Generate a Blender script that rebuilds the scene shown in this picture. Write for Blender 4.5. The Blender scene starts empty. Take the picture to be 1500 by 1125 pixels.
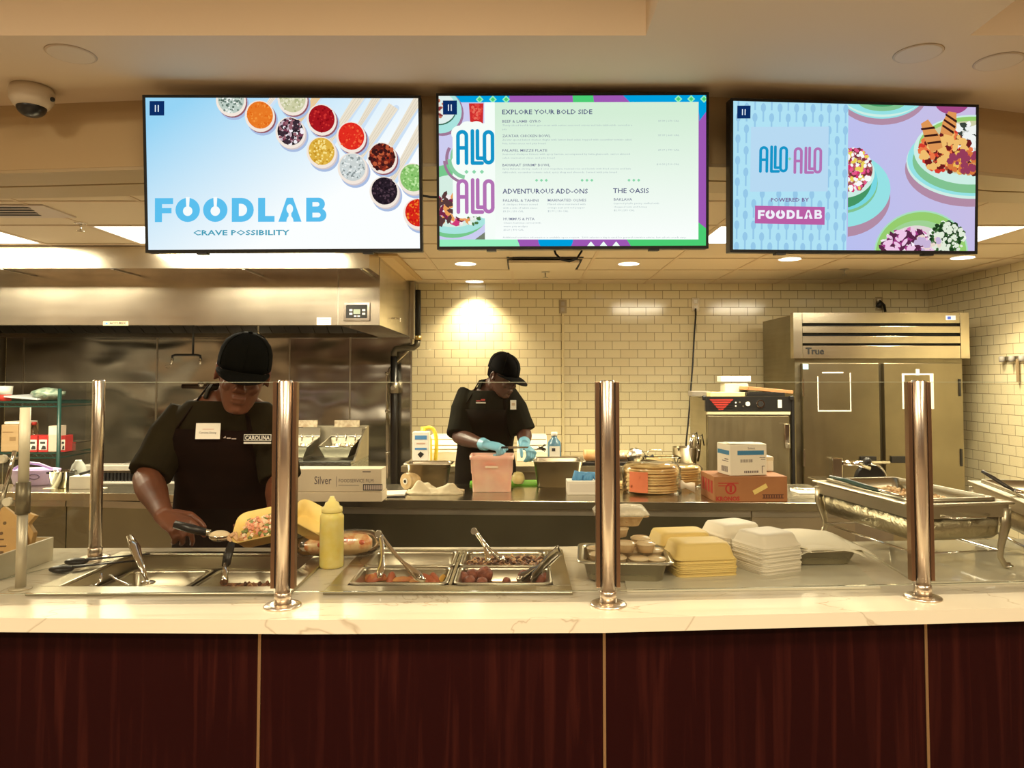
import bpy, bmesh, math, random
from mathutils import Vector, Matrix
S = bpy.context.scene
COL = S.collection
PI = math.pi
def R(a): return math.radians(a)
# ---------------------------------------------------------------- camera
FPX = 1090.0; PITCH = R(2.4); EYE = Vector((0, 0, 1.5)); CX = 765.0; CY = 509.3
cam_d = bpy.data.cameras.new('camera'); cam = bpy.data.objects.new('camera', cam_d); COL.objects.link(cam)
cam.location = EYE; cam.rotation_euler = (PI/2 + PITCH, 0, 0)
cam_d.sensor_width = 36.0; cam_d.lens = 36.0*FPX/1500.0
cam_d.shift_x = (750-CX)/1500.0; cam_d.shift_y = (CY-562.5)/1500.0
cam_d.clip_start = 0.05
S.camera = cam
# ---------------------------------------------------------------- world, exposure, large lights
W = bpy.data.worlds.new('world'); S.world = W; W.use_nodes = True
W.node_tree.nodes['Background'].inputs[0].default_value = (1.0, .82, .58, 1)
W.node_tree.nodes['Background'].inputs[1].default_value = 0.15
S.view_settings.view_transform = 'Standard'; S.view_settings.look = 'None'
S.view_settings.gamma = 1.0; S.view_settings.exposure = 0.0; S.view_settings.use_curve_mapping = False
WARM = (1.0, .83, .58)
def area(name, loc, sx, sy, power, col=WARM, rot=(0, 0, 0), spread=180):
    d = bpy.data.lights.new(name, 'AREA'); d.shape = 'RECTANGLE'; d.size = sx; d.size_y = sy
    d.energy = power; d.color = col; d.spread = R(spread)
    o = bpy.data.objects.new(name, d); o.location = loc; o.rotation_euler = rot; COL.objects.link(o); return o
# dining room ceiling luminaires (their housings are built with the room below)
DINING_LAMPS = [(-2.6, -1.2), (0.0, -1.2), (2.6, -1.2), (-2.6, .5), (0.0, .5), (2.6, .5)]
for i, (x, y) in enumerate(DINING_LAMPS):
    area('dining_light', (x, y, 2.975 if y < 2 else 2.67), .55, .55, 66, WARM)
# kitchen troffers: real lit panels in the ceiling grid
KZ = 2.425
TROFFERS = [(-4.53, -3.26), (-2.625, -1.355), (1.18, 1.82), (2.45, 3.09)]
for x0, x1 in TROFFERS:
    area('troffer_light', ((x0+x1)/2, 4.755, KZ-.012), (x1-x0)-.04, .56, 96*(x1-x0)/1.27, (1.0, .88, .62))
# ---------------------------------------------------------------- helpers
def ray(px, py):
    a = (px-CX)/FPX; b = -(py-CY)/FPX
    return Vector((a, math.cos(PITCH)-b*math.sin(PITCH), math.sin(PITCH)+b*math.cos(PITCH)))
def at(px, py, Y=None, z=None):
    d = ray(px, py); t = Y/d.y if Y is not None else (z-EYE.z)/d.z
    return EYE + d*t
def X(px, Y): return at(px, 600, Y=Y).x
def Z(py, Y): return at(750, py, Y=Y).z

_m = {}
def mat(name, col=(.8, .8, .8), rough=.5, metal=0.0, spec=.5, noise=None, bump=None, emit=None, trans=0, alpha=None, coat=0, sub=0):
    """procedural principled material; noise=(scale xyz, amount, second colour) , bump=(scale xyz, strength)"""
    if name in _m: return _m[name]
    m = bpy.data.materials.new(name); m.use_nodes = True; nt = m.node_tree; N = nt.nodes; L = nt.links
    b = N['Principled BSDF']; I = b.inputs
    c = tuple(col)+(1,) if len(col) == 3 else col
    I['Base Color'].default_value = c; I['Roughness'].default_value = rough; I['Metallic'].default_value = metal
    I['Specular IOR Level'].default_value = spec
    if coat: I['Coat Weight'].default_value = coat; I['Coat Roughness'].default_value = .08
    if sub: I['Subsurface Weight'].default_value = sub; I['Subsurface Scale'].default_value = .02
    if trans: I['Transmission Weight'].default_value = trans
    if emit:
        I['Emission Color'].default_value = tuple(emit[0])+(1,); I['Emission Strength'].default_value = emit[1]
    def tex(sc):
        tc = N.new('ShaderNodeTexCoord'); mp = N.new('ShaderNodeMapping'); mp.inputs['Scale'].default_value = sc
        L.new(tc.outputs['Object'], mp.inputs[0]); nz = N.new('ShaderNodeTexNoise'); nz.inputs['Detail'].default_value = 4
        nz.inputs['Scale'].default_value = 1.0
        L.new(mp.outputs[0], nz.inputs['Vector']); return nz
    if noise:
        sc, c2 = noise[0], noise[1]; lo, hi = (noise[2], noise[3]) if len(noise) > 3 else (.35, .65)
        nz = tex(sc); cr = N.new('ShaderNodeValToRGB')
        cr.color_ramp.elements[0].position = lo; cr.color_ramp.elements[1].position = hi
        cr.color_ramp.elements[0].color = c; cr.color_ramp.elements[1].color = tuple(c2)+(1,)
        L.new(nz.outputs[0], cr.inputs[0]); L.new(cr.outputs[0], I['Base Color'])
    if bump:
        nz = tex(bump[0]); bp = N.new('ShaderNodeBump'); bp.inputs['Strength'].default_value = bump[1]; bp.inputs['Distance'].default_value = .004
        L.new(nz.outputs[0], bp.inputs['Height']); L.new(bp.outputs[0], I['Normal'])
    _m[name] = m; return m
def emat(name, col, s=1.0):
    if name in _m: return _m[name]
    m = bpy.data.materials.new(name); m.use_nodes = True; nt = m.node_tree; nt.nodes.clear()
    e = nt.nodes.new('ShaderNodeEmission'); o = nt.nodes.new('ShaderNodeOutputMaterial')
    e.inputs[0].default_value = tuple(col)+(1,); e.inputs[1].default_value = s; nt.links.new(e.outputs[0], o.inputs[0])
    _m[name] = m; return m
def srgb(r, g, b):
    f = lambda c: (c/255/12.92) if c/255 <= .04045 else ((c/255+.055)/1.055)**2.4
    return (f(r), f(g), f(b))
def glassmat(name, tint=(1, 1, 1), refl=1.0, rough=0.0):
    """thin sheet: clear pass-through plus mirror by angle"""
    if name in _m: return _m[name]
    m = bpy.data.materials.new(name); m.use_nodes = True; nt = m.node_tree; N = nt.nodes; L = nt.links; N.clear()
    t = N.new('ShaderNodeBsdfTransparent'); t.inputs[0].default_value = tuple(tint)+(1,)
    g = N.new('ShaderNodeBsdfGlossy'); g.inputs['Roughness'].default_value = rough
    fr = N.new('ShaderNodeFresnel'); fr.inputs[0].default_value = 1.45
    mu = N.new('ShaderNodeMath'); mu.operation = 'MULTIPLY'; mu.inputs[1].default_value = refl
    mx = N.new('ShaderNodeMixShader'); o = N.new('ShaderNodeOutputMaterial')
    L.new(fr.outputs[0], mu.inputs[0]); L.new(mu.outputs[0], mx.inputs[0]); L.new(t.outputs[0], mx.inputs[1]); L.new(g.outputs[0], mx.inputs[2])
    L.new(mx.outputs[0], o.inputs[0]); _m[name] = m; return m

class MB:
    def __init__(s): s.v = []; s.f = []; s.m = []; s.sm = []
    def add(s, vs, fs, mi=0, smooth=False):
        b = len(s.v); s.v += [Vector(v) for v in vs]
        for f in fs: s.f.append([b+i for i in f]); s.m.append(mi); s.sm.append(smooth)
        return s
    def box(s, x0, x1, y0, y1, z0, z1, mi=0):
        vs = [(x, y, z) for z in (z0, z1) for y in (y0, y1) for x in (x0, x1)]
        return s.add(vs, [(0, 2, 3, 1), (4, 5, 7, 6), (0, 1, 5, 4), (2, 6, 7, 3), (0, 4, 6, 2), (1, 3, 7, 5)], mi)
    def cbox(s, c, d, mi=0, M=None):
        n = len(s.v); s.box(-d[0]/2, d[0]/2, -d[1]/2, d[1]/2, -d[2]/2, d[2]/2, mi)
        T = Matrix.Translation(c) @ (M.to_4x4() if M else Matrix())
        for i in range(n, len(s.v)): s.v[i] = T @ s.v[i]
        return s
    def loft(s, rings, mi=0, smooth=True, caps=True, closed=True):
        n = len(rings[0]); b = len(s.v)
        for r in rings: s.v += [Vector(p) for p in r]
        for i in range(len(rings)-1):
            for j in range(n if closed else n-1):
                k = (j+1) % n
                s.f.append([b+i*n+j, b+i*n+k, b+(i+1)*n+k, b+(i+1)*n+j]); s.m.append(mi); s.sm.append(smooth)
        if caps and closed:
            s.f.append([b+j for j in range(n)][::-1]); s.m.append(mi); s.sm.append(False)
            s.f.append([b+(len(rings)-1)*n+j for j in range(n)]); s.m.append(mi); s.sm.append(False)
        return s
    def tube(s, pts, r, n=10, mi=0, smooth=True, caps=True, flat=1.0, up=(0, 0, 1)):
        pts = [Vector(p) for p in pts]; m = len(pts); rr = r if isinstance(r, (list, tuple)) else [r]*m
        rings = []; prev = None
        for i, p in enumerate(pts):
            d = (pts[min(i+1, m-1)]-pts[max(i-1, 0)]).normalized()
            if prev is None:
                u = Vector(up); u = u if abs(u.dot(d)) < .95 else Vector((0, 1, 0))
            else: u = prev
            u = (u-d*u.dot(d)).normalized(); w = d.cross(u); prev = u
            rings.append([p+(w*math.cos(a)+u*math.sin(a)*flat)*rr[i] for a in [2*PI*k/n for k in range(n)]])
        return s.loft(rings, mi, smooth, caps)
    def cyl(s, p0, p1, r0, r1=None, n=20, mi=0, caps=True, smooth=True):
        return s.tube([p0, p1], [r0, r0 if r1 is None else r1], n, mi, smooth, caps)
    def lathe(s, prof, c=(0, 0, 0), n=24, mi=0, sx=1, sy=1, smooth=True, caps=True):
        rings = [[(c[0]+r*sx*math.cos(2*PI*k/n), c[1]+r*sy*math.sin(2*PI*k/n), c[2]+z) for k in range(n)] for r, z in prof]
        return s.loft(rings, mi, smooth, caps)
    def prism(s, poly, h0, h1, axis='z', mi=0, smooth=False):
        def P(a, b, h): return (a, b, h) if axis == 'z' else ((a, h, b) if axis == 'y' else (h, a, b))
        return s.loft([[P(a, b, h0) for a, b in poly], [P(a, b, h1) for a, b in poly]], mi, smooth)
    def sph(s, c, r, n=12, mi=0, m=8):
        rx, ry, rz = r if isinstance(r, (tuple, list)) else (r, r, r)
        rings = []
        for i in range(m+1):
            t = -PI/2+PI*i/m; q = max(math.cos(t), .02)
            rings.append([(c[0]+rx*q*math.cos(2*PI*k/n), c[1]+ry*q*math.sin(2*PI*k/n), c[2]+rz*math.sin(t)) for k in range(n)])
        return s.loft(rings, mi)
    def xf(s, M, start=0):
        for i in range(start, len(s.v)): s.v[i] = M @ s.v[i]
        return s
    def jit(s, a, seed=1, start=0):
        rnd = random.Random(seed)
        for i in range(start, len(s.v)): s.v[i] += Vector((rnd.uniform(-a, a), rnd.uniform(-a, a), rnd.uniform(-a, a)))
        return s
    def mesh(s, name, mats):
        me = bpy.data.meshes.new(name); me.from_pydata([tuple(v) for v in s.v], [], s.f)
        for m in (mats if isinstance(mats, (list, tuple)) else [mats]): me.materials.append(m)
        me.polygons.foreach_set('material_index', s.m); me.polygons.foreach_set('use_smooth', s.sm)
        me.update(); bm = bmesh.new(); bm.from_mesh(me)
        bmesh.ops.recalc_face_normals(bm, faces=bm.faces); bm.to_mesh(me); bm.free(); return me
    def build(s, name, mats, parent=None, bevel=0, loc=None, rot=None, subsurf=0, remesh=0, smooth_it=0, seg=2, label=None):
        o = bpy.data.objects.new(name, s.mesh(name, mats)); COL.objects.link(o)
        if parent: o.parent = parent
        if loc is not None: o.location = loc
        if rot is not None: o.rotation_euler = rot
        if remesh:
            r = o.modifiers.new('r', 'REMESH'); r.mode = 'VOXEL'; r.voxel_size = remesh; r.use_smooth_shade = True
        if smooth_it:
            k = o.modifiers.new('s', 'SMOOTH'); k.iterations = smooth_it; k.factor = .5
        if bevel:
            bv = o.modifiers.new('b', 'BEVEL'); bv.width = bevel; bv.segments = seg; bv.limit_method = 'ANGLE'; bv.angle_limit = R(40)
        if subsurf:
            ss = o.modifiers.new('ss', 'SUBSURF'); ss.levels = ss.render_levels = subsurf
        if label: o['label'] = label
        return o
def tag(o, label=None, cat=None, group=None, kind=None):
    if label: o['label'] = label
    if cat: o['category'] = cat
    if group: o['group'] = group
    if kind: o['kind'] = kind
    return o
def thing(name, label, cat, loc=(0, 0, 0), rotz=0, group=None, rot=None):
    o = bpy.data.objects.new(name, None); COL.objects.link(o); o.empty_display_size = .05
    o.location = loc; o.rotation_euler = rot if rot else (0, 0, rotz)
    return tag(o, label, cat, group)
def struct(name, mb, mats, parent=None, **k):
    o = mb.build(name, mats, parent, **k); o['kind'] = 'structure'; return o
def dup(src, loc=None, rotz=None, label=None, rot=None):
    def cp(o, par):
        c = o.copy(); COL.objects.link(c)
        if par: c.parent = par
        for ch in [x for x in list(bpy.data.objects) if x.parent == o]: cp(ch, c)
        return c
    r = cp(src, None)
    if loc is not None: r.location = loc
    if rotz is not None: r.rotation_euler = (0, 0, rotz)
    if rot is not None: r.rotation_euler = rot
    if label: r['label'] = label
    return r
def rrect(w, d, r, n=5, cx=0, cy=0):
    """rounded rectangle outline, counter-clockwise"""
    out = []
    for qx, qy, a0 in ((1, 1, 0), (-1, 1, 90), (-1, -1, 180), (1, -1, 270)):
        for k in range(n):
            a = R(a0+90*k/(n-1)); out.append((cx+qx*(w/2-r)+r*math.cos(a), cy+qy*(d/2-r)+r*math.sin(a)))
    return out
def bez(p0, p1, p2, p3, n=12):
    P = [Vector(p) for p in (p0, p1, p2, p3)]
    return [P[0]*(1-t)**3+P[1]*3*t*(1-t)**2+P[2]*3*t*t*(1-t)+P[3]*t**3 for t in [i/n for i in range(n+1)]]
def textmesh(mb, s, size, org, xd=(1, 0, 0), yd=(0, 0, 1), mi=0, bold=0.0, align='LEFT', sx=1.0, depth=0, spacing=1.0):
    """writing as real geometry in plane (xd, yd), raised a hair from the surface"""
    cu = bpy.data.curves.new('t', 'FONT'); cu.body = s; cu.size = size; cu.offset = bold; cu.align_x = align
    cu.resolution_u = 2; cu.extrude = depth; cu.space_character = spacing
    ob = bpy.data.objects.new('t', cu); me = bpy.data.meshes.new_from_object(ob)
    xd = Vector(xd).normalized(); yd = Vector(yd).normalized(); nd = xd.cross(yd); org = Vector(org)
    vs = [org+xd*v.co.x*sx+yd*v.co.y+nd*v.co.z for v in me.vertices]
    mb.add(vs, [list(p.vertices) for p in me.polygons], mi)
    bpy.data.objects.remove(ob); bpy.data.curves.remove(cu); bpy.data.meshes.remove(me)
    return mb
# ---------------------------------------------------------------- shared materials
def stainless(name, col=(.62, .59, .53), rough=.28, sc=(2, 2, 60), amt=.06):
    if name in _m: return _m[name]
    m = mat(name, col, rough, 1.0); nt = m.node_tree; N = nt.nodes; L = nt.links; b = N['Principled BSDF']
    tc = N.new('ShaderNodeTexCoord'); mp = N.new('ShaderNodeMapping'); mp.inputs['Scale'].default_value = sc
    nz = N.new('ShaderNodeTexNoise'); nz.inputs['Scale'].default_value = 1; nz.inputs['Detail'].default_value = 5
    mr = N.new('ShaderNodeMapRange'); mr.inputs['To Min'].default_value = rough-amt*1.5; mr.inputs['To Max'].default_value = rough+amt*2
    L.new(tc.outputs['Object'], mp.inputs[0]); L.new(mp.outputs[0], nz.inputs[0]); L.new(nz.outputs[0], mr.inputs[0]); L.new(mr.outputs[0], b.inputs['Roughness'])
    n2 = N.new('ShaderNodeTexNoise'); n2.inputs['Scale'].default_value = 3; n2.inputs['Detail'].default_value = 6
    cr = N.new('ShaderNodeValToRGB'); cr.color_ramp.elements[0].position = .3; cr.color_ramp.elements[1].position = .7
    cr.color_ramp.elements[0].color = tuple(c*.8 for c in col)+(1,); cr.color_ramp.elements[1].color = tuple(min(1, c*1.08) for c in col)+(1,)
    L.new(tc.outputs['Object'], n2.inputs[0]); L.new(n2.outputs[0], cr.inputs[0]); L.new(cr.outputs[0], b.inputs['Base Color'])
    return m
STEEL = stainless('brushed_steel')
POSTM = stainless('post_steel', (.80, .70, .58), .27, (6, 6, .4), .03)
STEEL_H = stainless('hood_steel', (.66, .60, .49), .22, (1.5, 1.5, 30), .02)
STEEL_W = mat('wall_steel', (.46, .45, .40), .2, 1.0)
STEEL_D = stainless('worn_steel', (.50, .46, .38), .36)
STEEL_P = mat('polished_steel', (.72, .69, .62), .14, 1.0)
CHROME = mat('chrome', (.8, .78, .72), .08, 1.0)
BRONZE = mat('bronze_clamp', (.42, .27, .17), .3, 1.0)
BLACK = mat('black_plastic', (.012, .012, .012), .35)
BLACKM = mat('black_matte', (.01, .01, .01), .8)
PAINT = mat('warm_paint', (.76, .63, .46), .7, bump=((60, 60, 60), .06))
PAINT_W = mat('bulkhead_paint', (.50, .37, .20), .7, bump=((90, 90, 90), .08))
TILEC = mat('ceiling_tile', (.66, .56, .40), .85, bump=((120, 120, 120), .15))
GRIDM = mat('ceiling_grid', (.60, .47, .31), .5)
WHITEP = mat('white_plastic', (.82, .80, .74), .4)
CREAM = mat('cream_plastic', (.80, .76, .62), .45)
CARD = mat('cardboard', (.50, .33, .17), .8, noise=((3, 3, 30), (.45, .29, .14)))
PAPER = mat('white_paper', (.82, .79, .70), .8)
INK = mat('dark_ink', (.03, .03, .035), .7)
RED = mat('red_ink', (.55, .03, .02), .6)
BLUE = mat('blue_ink', (.05, .22, .50), .6)
def brickmat(name, plane, c1, c2, mortar, bw=.164, bh=.082, off=(0, 0), rough=.12):
    m = mat(name, c1, rough); nt = m.node_tree; N = nt.nodes; L = nt.links; b = N['Principled BSDF']
    tc = N.new('ShaderNodeTexCoord'); sp = N.new('ShaderNodeSeparateXYZ'); cb = N.new('ShaderNodeCombineXYZ')
    L.new(tc.outputs['Object'], sp.inputs[0]); L.new(sp.outputs[0 if plane == 'x' else 1], cb.inputs[0]); L.new(sp.outputs[2], cb.inputs[1])
    mp = N.new('ShaderNodeMapping'); mp.inputs['Location'].default_value = (off[0], off[1], 0); L.new(cb.outputs[0], mp.inputs[0])
    br = N.new('ShaderNodeTexBrick'); br.inputs['Scale'].default_value = 1; br.inputs['Brick Width'].default_value = bw
    br.inputs['Row Height'].default_value = bh; br.inputs['Mortar Size'].default_value = .0024; br.inputs['Mortar Smooth'].default_value = .2
    br.inputs['Color1'].default_value = tuple(c1)+(1,); br.inputs['Color2'].default_value = tuple(c2)+(1,); br.inputs['Mortar'].default_value = tuple(mortar)+(1,)
    br.offset = .5; L.new(mp.outputs[0], br.inputs[0]); L.new(br.outputs[0], b.inputs['Base Color'])
    bp = N.new('ShaderNodeBump'); bp.inputs['Strength'].default_value = .6; bp.inputs['Distance'].default_value = .002; bp.invert = True
    L.new(br.outputs['Fac'], bp.inputs['Height']); L.new(bp.outputs[0], b.inputs['Normal'])
    mr = N.new('ShaderNodeMapRange'); mr.inputs['To Min'].default_value = rough; mr.inputs['To Max'].default_value = .8
    L.new(br.outputs['Fac'], mr.inputs[0]); L.new(mr.outputs[0], b.inputs['Roughness'])
    return m
TC1, TC2, TCM = (.80, .72, .48), (.76, .67, .43), (.26, .19, .085)
TILE_B = brickmat('subway_tile_back', 'x', TC1, TC2, TCM, off=(.03, .02))
TILE_R = brickmat('subway_tile_side', 'y', TC1, TC2, TCM, off=(.1, .02), rough=.3)
# floor
fm = brickmat('floor_tile', 'x', (.26, .20, .15), (.23, .18, .13), (.12, .10, .07), .3, .3, rough=.35)
nt = fm.node_tree
for l in list(nt.links):
    if l.from_node.type == 'SEPXYZ' and l.from_socket.name == 'Z': nt.links.new(l.from_node.outputs[1], l.to_socket)
YB = 7.2; XR = 3.94; XL = -5.0; DZ = 2.69; BZ = 2.405
struct('floor', MB().box(-6, 6, -5, YB+.2, -.1, 0), fm)
struct('wall_back', MB().box(XL-.2, XR+.2, YB, YB+.15, 0, KZ+.05), TILE_B)
struct('wall_right', MB().box(XR, XR+.15, 3.5, YB, 0, KZ+.05), TILE_R)
struct('wall_left', MB().box(XL-.15, XL, 3.5, YB, 0, KZ+.05), mat('left_wall_steel', (.3, .27, .22), .4, .8))
# dining room behind and beside the viewer
DW = mat('dining_wall', (.66, .52, .36), .7); DWB = mat('dining_wood', (.20, .10, .06), .45, noise=((1, 1, 12), (.13, .06, .035)))
struct('wall_rear', MB().box(-6, 6, -5.15, -5, 0, 3.1), DWB)
struct('wall_dining_left', MB().box(-6.15, -6, -5, 3.5, 0, 3.1), DW)
struct('wall_dining_right', MB().box(6, 6.15, -5, 3.5, 0, 3.1), DW)
# front ceiling with recessed trays
tb = at(948, 47, z=DZ); tc_ = at(1432, 43, z=DZ); ye = (tb.y+at(0, 57, z=DZ).y)/2
TRAY_TOP = 3.0
mb = MB()
mb.box(-6, 6, ye, 3.7, DZ, DZ+.4)
mb.box(tb.x, tc_.x, -3.5, ye, DZ, DZ+.4)
mb.box(-6, -4.6, -3.5, ye, DZ, DZ+.4); mb.box(4.6, 6, -3.5, ye, DZ, DZ+.4)
mb.box(-6, 6, -5, -3.5, DZ, DZ+.4)
mb.box(-4.6, tb.x, -3.5, ye, TRAY_TOP, DZ+.4); mb.box(tc_.x, 4.6, -3.5, ye, TRAY_TOP, DZ+.4)
struct('ceiling', mb, PAINT)
# bulkhead over the serving line, slightly bowed as in the photo
pl = [(-900, 175), (0, 155), (209, 147), (620, 141), (1040, 142), (1430, 157), (1500, 166), (2200, 190)]
front = [at(a, b, z=DZ) for a, b in pl]
poly = [(p.x, p.y) for p in front]+[(p.x, p.y+.43) for p in front[::-1]]
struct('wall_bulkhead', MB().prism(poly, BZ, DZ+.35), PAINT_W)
# shutter track: two flat rails under the bulkhead with a dark slot between
for k, (a, b) in enumerate(((.0, .205), (.225, .43))):
    q = [(p.x, p.y+a+.002) for p in front]+[(p.x, p.y+b) for p in front[::-1]]
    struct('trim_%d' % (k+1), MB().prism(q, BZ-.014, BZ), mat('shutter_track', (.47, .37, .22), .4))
# kitchen ceiling: tiles around the troffers, T-bar grid
GX = [.548+.635*k for k in range(-9, 6)]; GY = [3.23+.61*k for k in range(0, 8)]
mb = MB()
ky0 = 4.45; ky1 = 5.06
mb.box(XL, XR, 3.5, ky0, KZ, KZ+.05); mb.box(XL, XR, ky1, YB+.1, KZ, KZ+.05)
edges = [XL]+[e for t in TROFFERS for e in t]+[XR]
for a, b in zip(edges[::2], edges[1::2]): mb.box(a, b, ky0, ky1, KZ, KZ+.05)
mb.box(XL, XR, ky0, ky1, KZ+.08, KZ+.12)
kc = struct('ceiling.001', mb, TILEC)
mb = MB()
for x in GX:
    if XL < x < XR: mb.box(x-.012, x+.012, 3.62, YB, KZ-.004, KZ-.0005)
for y in (3.84, 4.45, 5.06, 5.67, 6.28, 6.89): mb.box(XL, XR, y-.012, y+.012, KZ-.005, KZ-.0008)
struct('ceiling_grid', mb, GRIDM, kc)
LIT = emat('lit_diffuser', (1.0, .93, .78), 5.0)
TN = ['lit ceiling light panel at the far left above the exhaust hood', 'lit ceiling light panel beside the small chrome sprinkler, left of the spice screen',
      'lit ceiling light panel glimpsed in the gap between middle and right screens', 'lit ceiling light panel to the right of the rightmost menu screen']
for (x0, x1), lb in zip(TROFFERS, TN):
    t = thing('ceiling_light_panel', lb, 'ceiling light', ((x0+x1)/2, 4.755, KZ), group='ceiling light panels in the kitchen')
    w = (x1-x0)/2-.01
    MB().box(-w+.015, w-.015, -.28, .28, .0, .006).build('diffuser', LIT, t)
    f = MB()
    for a in ((-w, w, -.297, -.28), (-w, w, .28, .297), (-w, -w+.015, -.28, .28), (w-.015, w, -.28, .28)): f.box(*a, -.003, .03)
    f.build('frame', WHITEP, t)
# recessed downlights of the kitchen
DL = [(682, 386, 'nearer of the two round downlights above the white wall glow'), (695, 412, 'small round downlight close to the tiled wall, above its glare'), (921, 386, 'round downlight right of the open ceiling tile'),
      (1157, 379, 'round downlight just under the right screen, left end'), (1410, 377, 'round downlight under the right corner of the right screen')]
for i, (px, py, lb) in enumerate(DL):
    p = at(px, py, z=KZ)
    t = thing('recessed_downlight', lb, 'ceiling light', p, group='round downlights in the kitchen ceiling')
    MB().lathe([(.088, -.006), (.088, -.002), (.078, -.002), (.078, -.006)], n=28, caps=False).build('trim_ring', WHITEP, t)
    MB().lathe([(.08, -.005), (.08, -.001)], n=28).build('lens', emat('can_lens', (1, .95, .8), 6), t)
    d = bpy.data.lights.new('downlight', 'SPOT'); d.energy = 135 if i != 1 else 125; d.color = (1, .85, .56); d.spot_size = R(120); d.spot_blend = .8; d.shadow_soft_size = .07
    o = bpy.data.objects.new('downlight', d); o.location = p+Vector((0, 0, -.02)); COL.objects.link(o)
# dining luminaire housings
for (x, y), lb in zip(DINING_LAMPS, [r+' square ceiling light in the '+q+' row of the dining room' for q in ('rear', 'front') for r in ('left', 'middle', 'right')]):
    t = thing('dining_ceiling_light', lb, 'ceiling light', (x, y, 2.985), group='dining room ceiling lights')
    MB().box(-.3, .3, -.3, .3, 0, .012).build('housing', WHITEP, t)
# ---------------------------------------------------------------- serving counter
CZ = .926
MARBLE = mat('cream_quartz', (.80, .73, .57), .13, spec=.5)
nt = MARBLE.node_tree; N = nt.nodes; L = nt.links
tc = N.new('ShaderNodeTexCoord'); mp = N.new('ShaderNodeMapping'); mp.inputs['Scale'].default_value = (1.0, 2.2, 1); mp.inputs['Rotation'].default_value = (0, 0, .35)
nz = N.new('ShaderNodeTexNoise'); nz.inputs['Scale'].default_value = 1.6; nz.inputs['Detail'].default_value = 5; nz.inputs['Distortion'].default_value = 1.4
cr = N.new('ShaderNodeValToRGB'); e = cr.color_ramp.elements
e[0].position = .494; e[0].color = (.72, .66, .52, 1); e[1].position = .506; e[1].color = (.72, .66, .52, 1)
k = e.new(.5); k.color = (.52, .44, .32, 1)
L.new(tc.outputs['Object'], mp.inputs[0]); L.new(mp.outputs[0], nz.inputs[0]); L.new(nz.outputs[0], cr.inputs[0]); L.new(cr.outputs[0], N['Principled BSDF'].inputs['Base Color'])
fr = [at(a, b, z=CZ) for a, b in [(-500, 900), (0, 905), (450, 908), (885, 906), (1200, 898), (1500, 890), (2000, 872)]]
bk = [at(a, b, z=CZ) for a, b in [(2000, 786), (1230, 794), (800, 801), (100, 803), (-500, 806)]]
ct = thing('serving_counter', 'long cream quartz serving counter with dark wood front', 'counter', (0, 0, 0))
TH = .034
outline = [(p.x, p.y) for p in fr]+[(p.x, p.y) for p in bk]
# wells are real openings: the slab is built as strips around them
def strip(mb, poly): mb.prism(poly, CZ-TH, CZ)
def fy(x, pts):
    pts = sorted([(p.x, p.y) for p in pts])
    for (xa, ya), (xb, yb) in zip(pts, pts[1:]):
        if xa <= x <= xb: return ya+(yb-ya)*(x-xa)/(xb-xa)
    return pts[0][1] if x < pts[0][0] else pts[-1][1]
LW = (-1.27, -.66, 2.05, 2.44); RW = (-.485, .09, 2.06, 2.47)
xs = sorted(set([fr[0].x, fr[-1].x, *LW[:2], *RW[:2]]+[p.x for p in fr[1:-1]]+[p.x for p in bk[1:-1]]))
mb = MB()
def quadslab(xa, xb, f0, f1):
    mb.prism([(xa, f0(xa)), (xb, f0(xb)), (xb, f1(xb)), (xa, f1(xa))], CZ-TH, CZ)
F = lambda x: fy(x, fr)
B = lambda x: fy(x, bk)
for xa, xb in zip(xs, xs[1:]):
    c = (xa+xb)/2; w = LW if LW[0] < c < LW[1] else (RW if RW[0] < c < RW[1] else None)
    if w: quadslab(xa, xb, F, lambda x: w[2]); quadslab(xa, xb, lambda x: w[3], B)
    else: quadslab(xa, xb, F, B)
mb.build('countertop', MARBLE, ct)
WOOD = mat('dark_wood_laminate', (.016, .0010, .0012), .5, spec=.12, noise=((38, 38, 1.8), (.050, .0085, .005), .5, .88))
nt = WOOD.node_tree
N_ = [n for n in nt.nodes if n.type == 'TEX_NOISE'][0]; N_.inputs['Detail'].default_value = 8; N_.inputs['Distortion'].default_value = .6
seams = [at(p, 960, Y=1.83).x for p in (379, 886, 1382)]
es = [fr[0].x]+seams+[fr[-1].x]
for a, b in zip(es, es[1:]):
    n = 6; P = [(a+.004+(b-a-.008)*i/n) for i in range(n+1)]
    MB().prism([(x, F(x)+.035) for x in P]+[(x, F(x)+.06) for x in P[::-1]], 0, CZ-TH-.001).build('front_panel', WOOD, ct)
for s in seams:
    MB().box(s-.0035, s+.0035, F(s)+.032, F(s)+.055, 0, CZ-TH-.001).build('metal_seam_strip', mat('brass_strip', (.50, .33, .18), .35, .9), ct)
MB().prism([(x, B(x)-.09) for x in xs]+[(x, B(x)-.06) for x in xs[::-1]], 0, CZ-TH-.001).build('back_panel', STEEL_D, ct)
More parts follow.
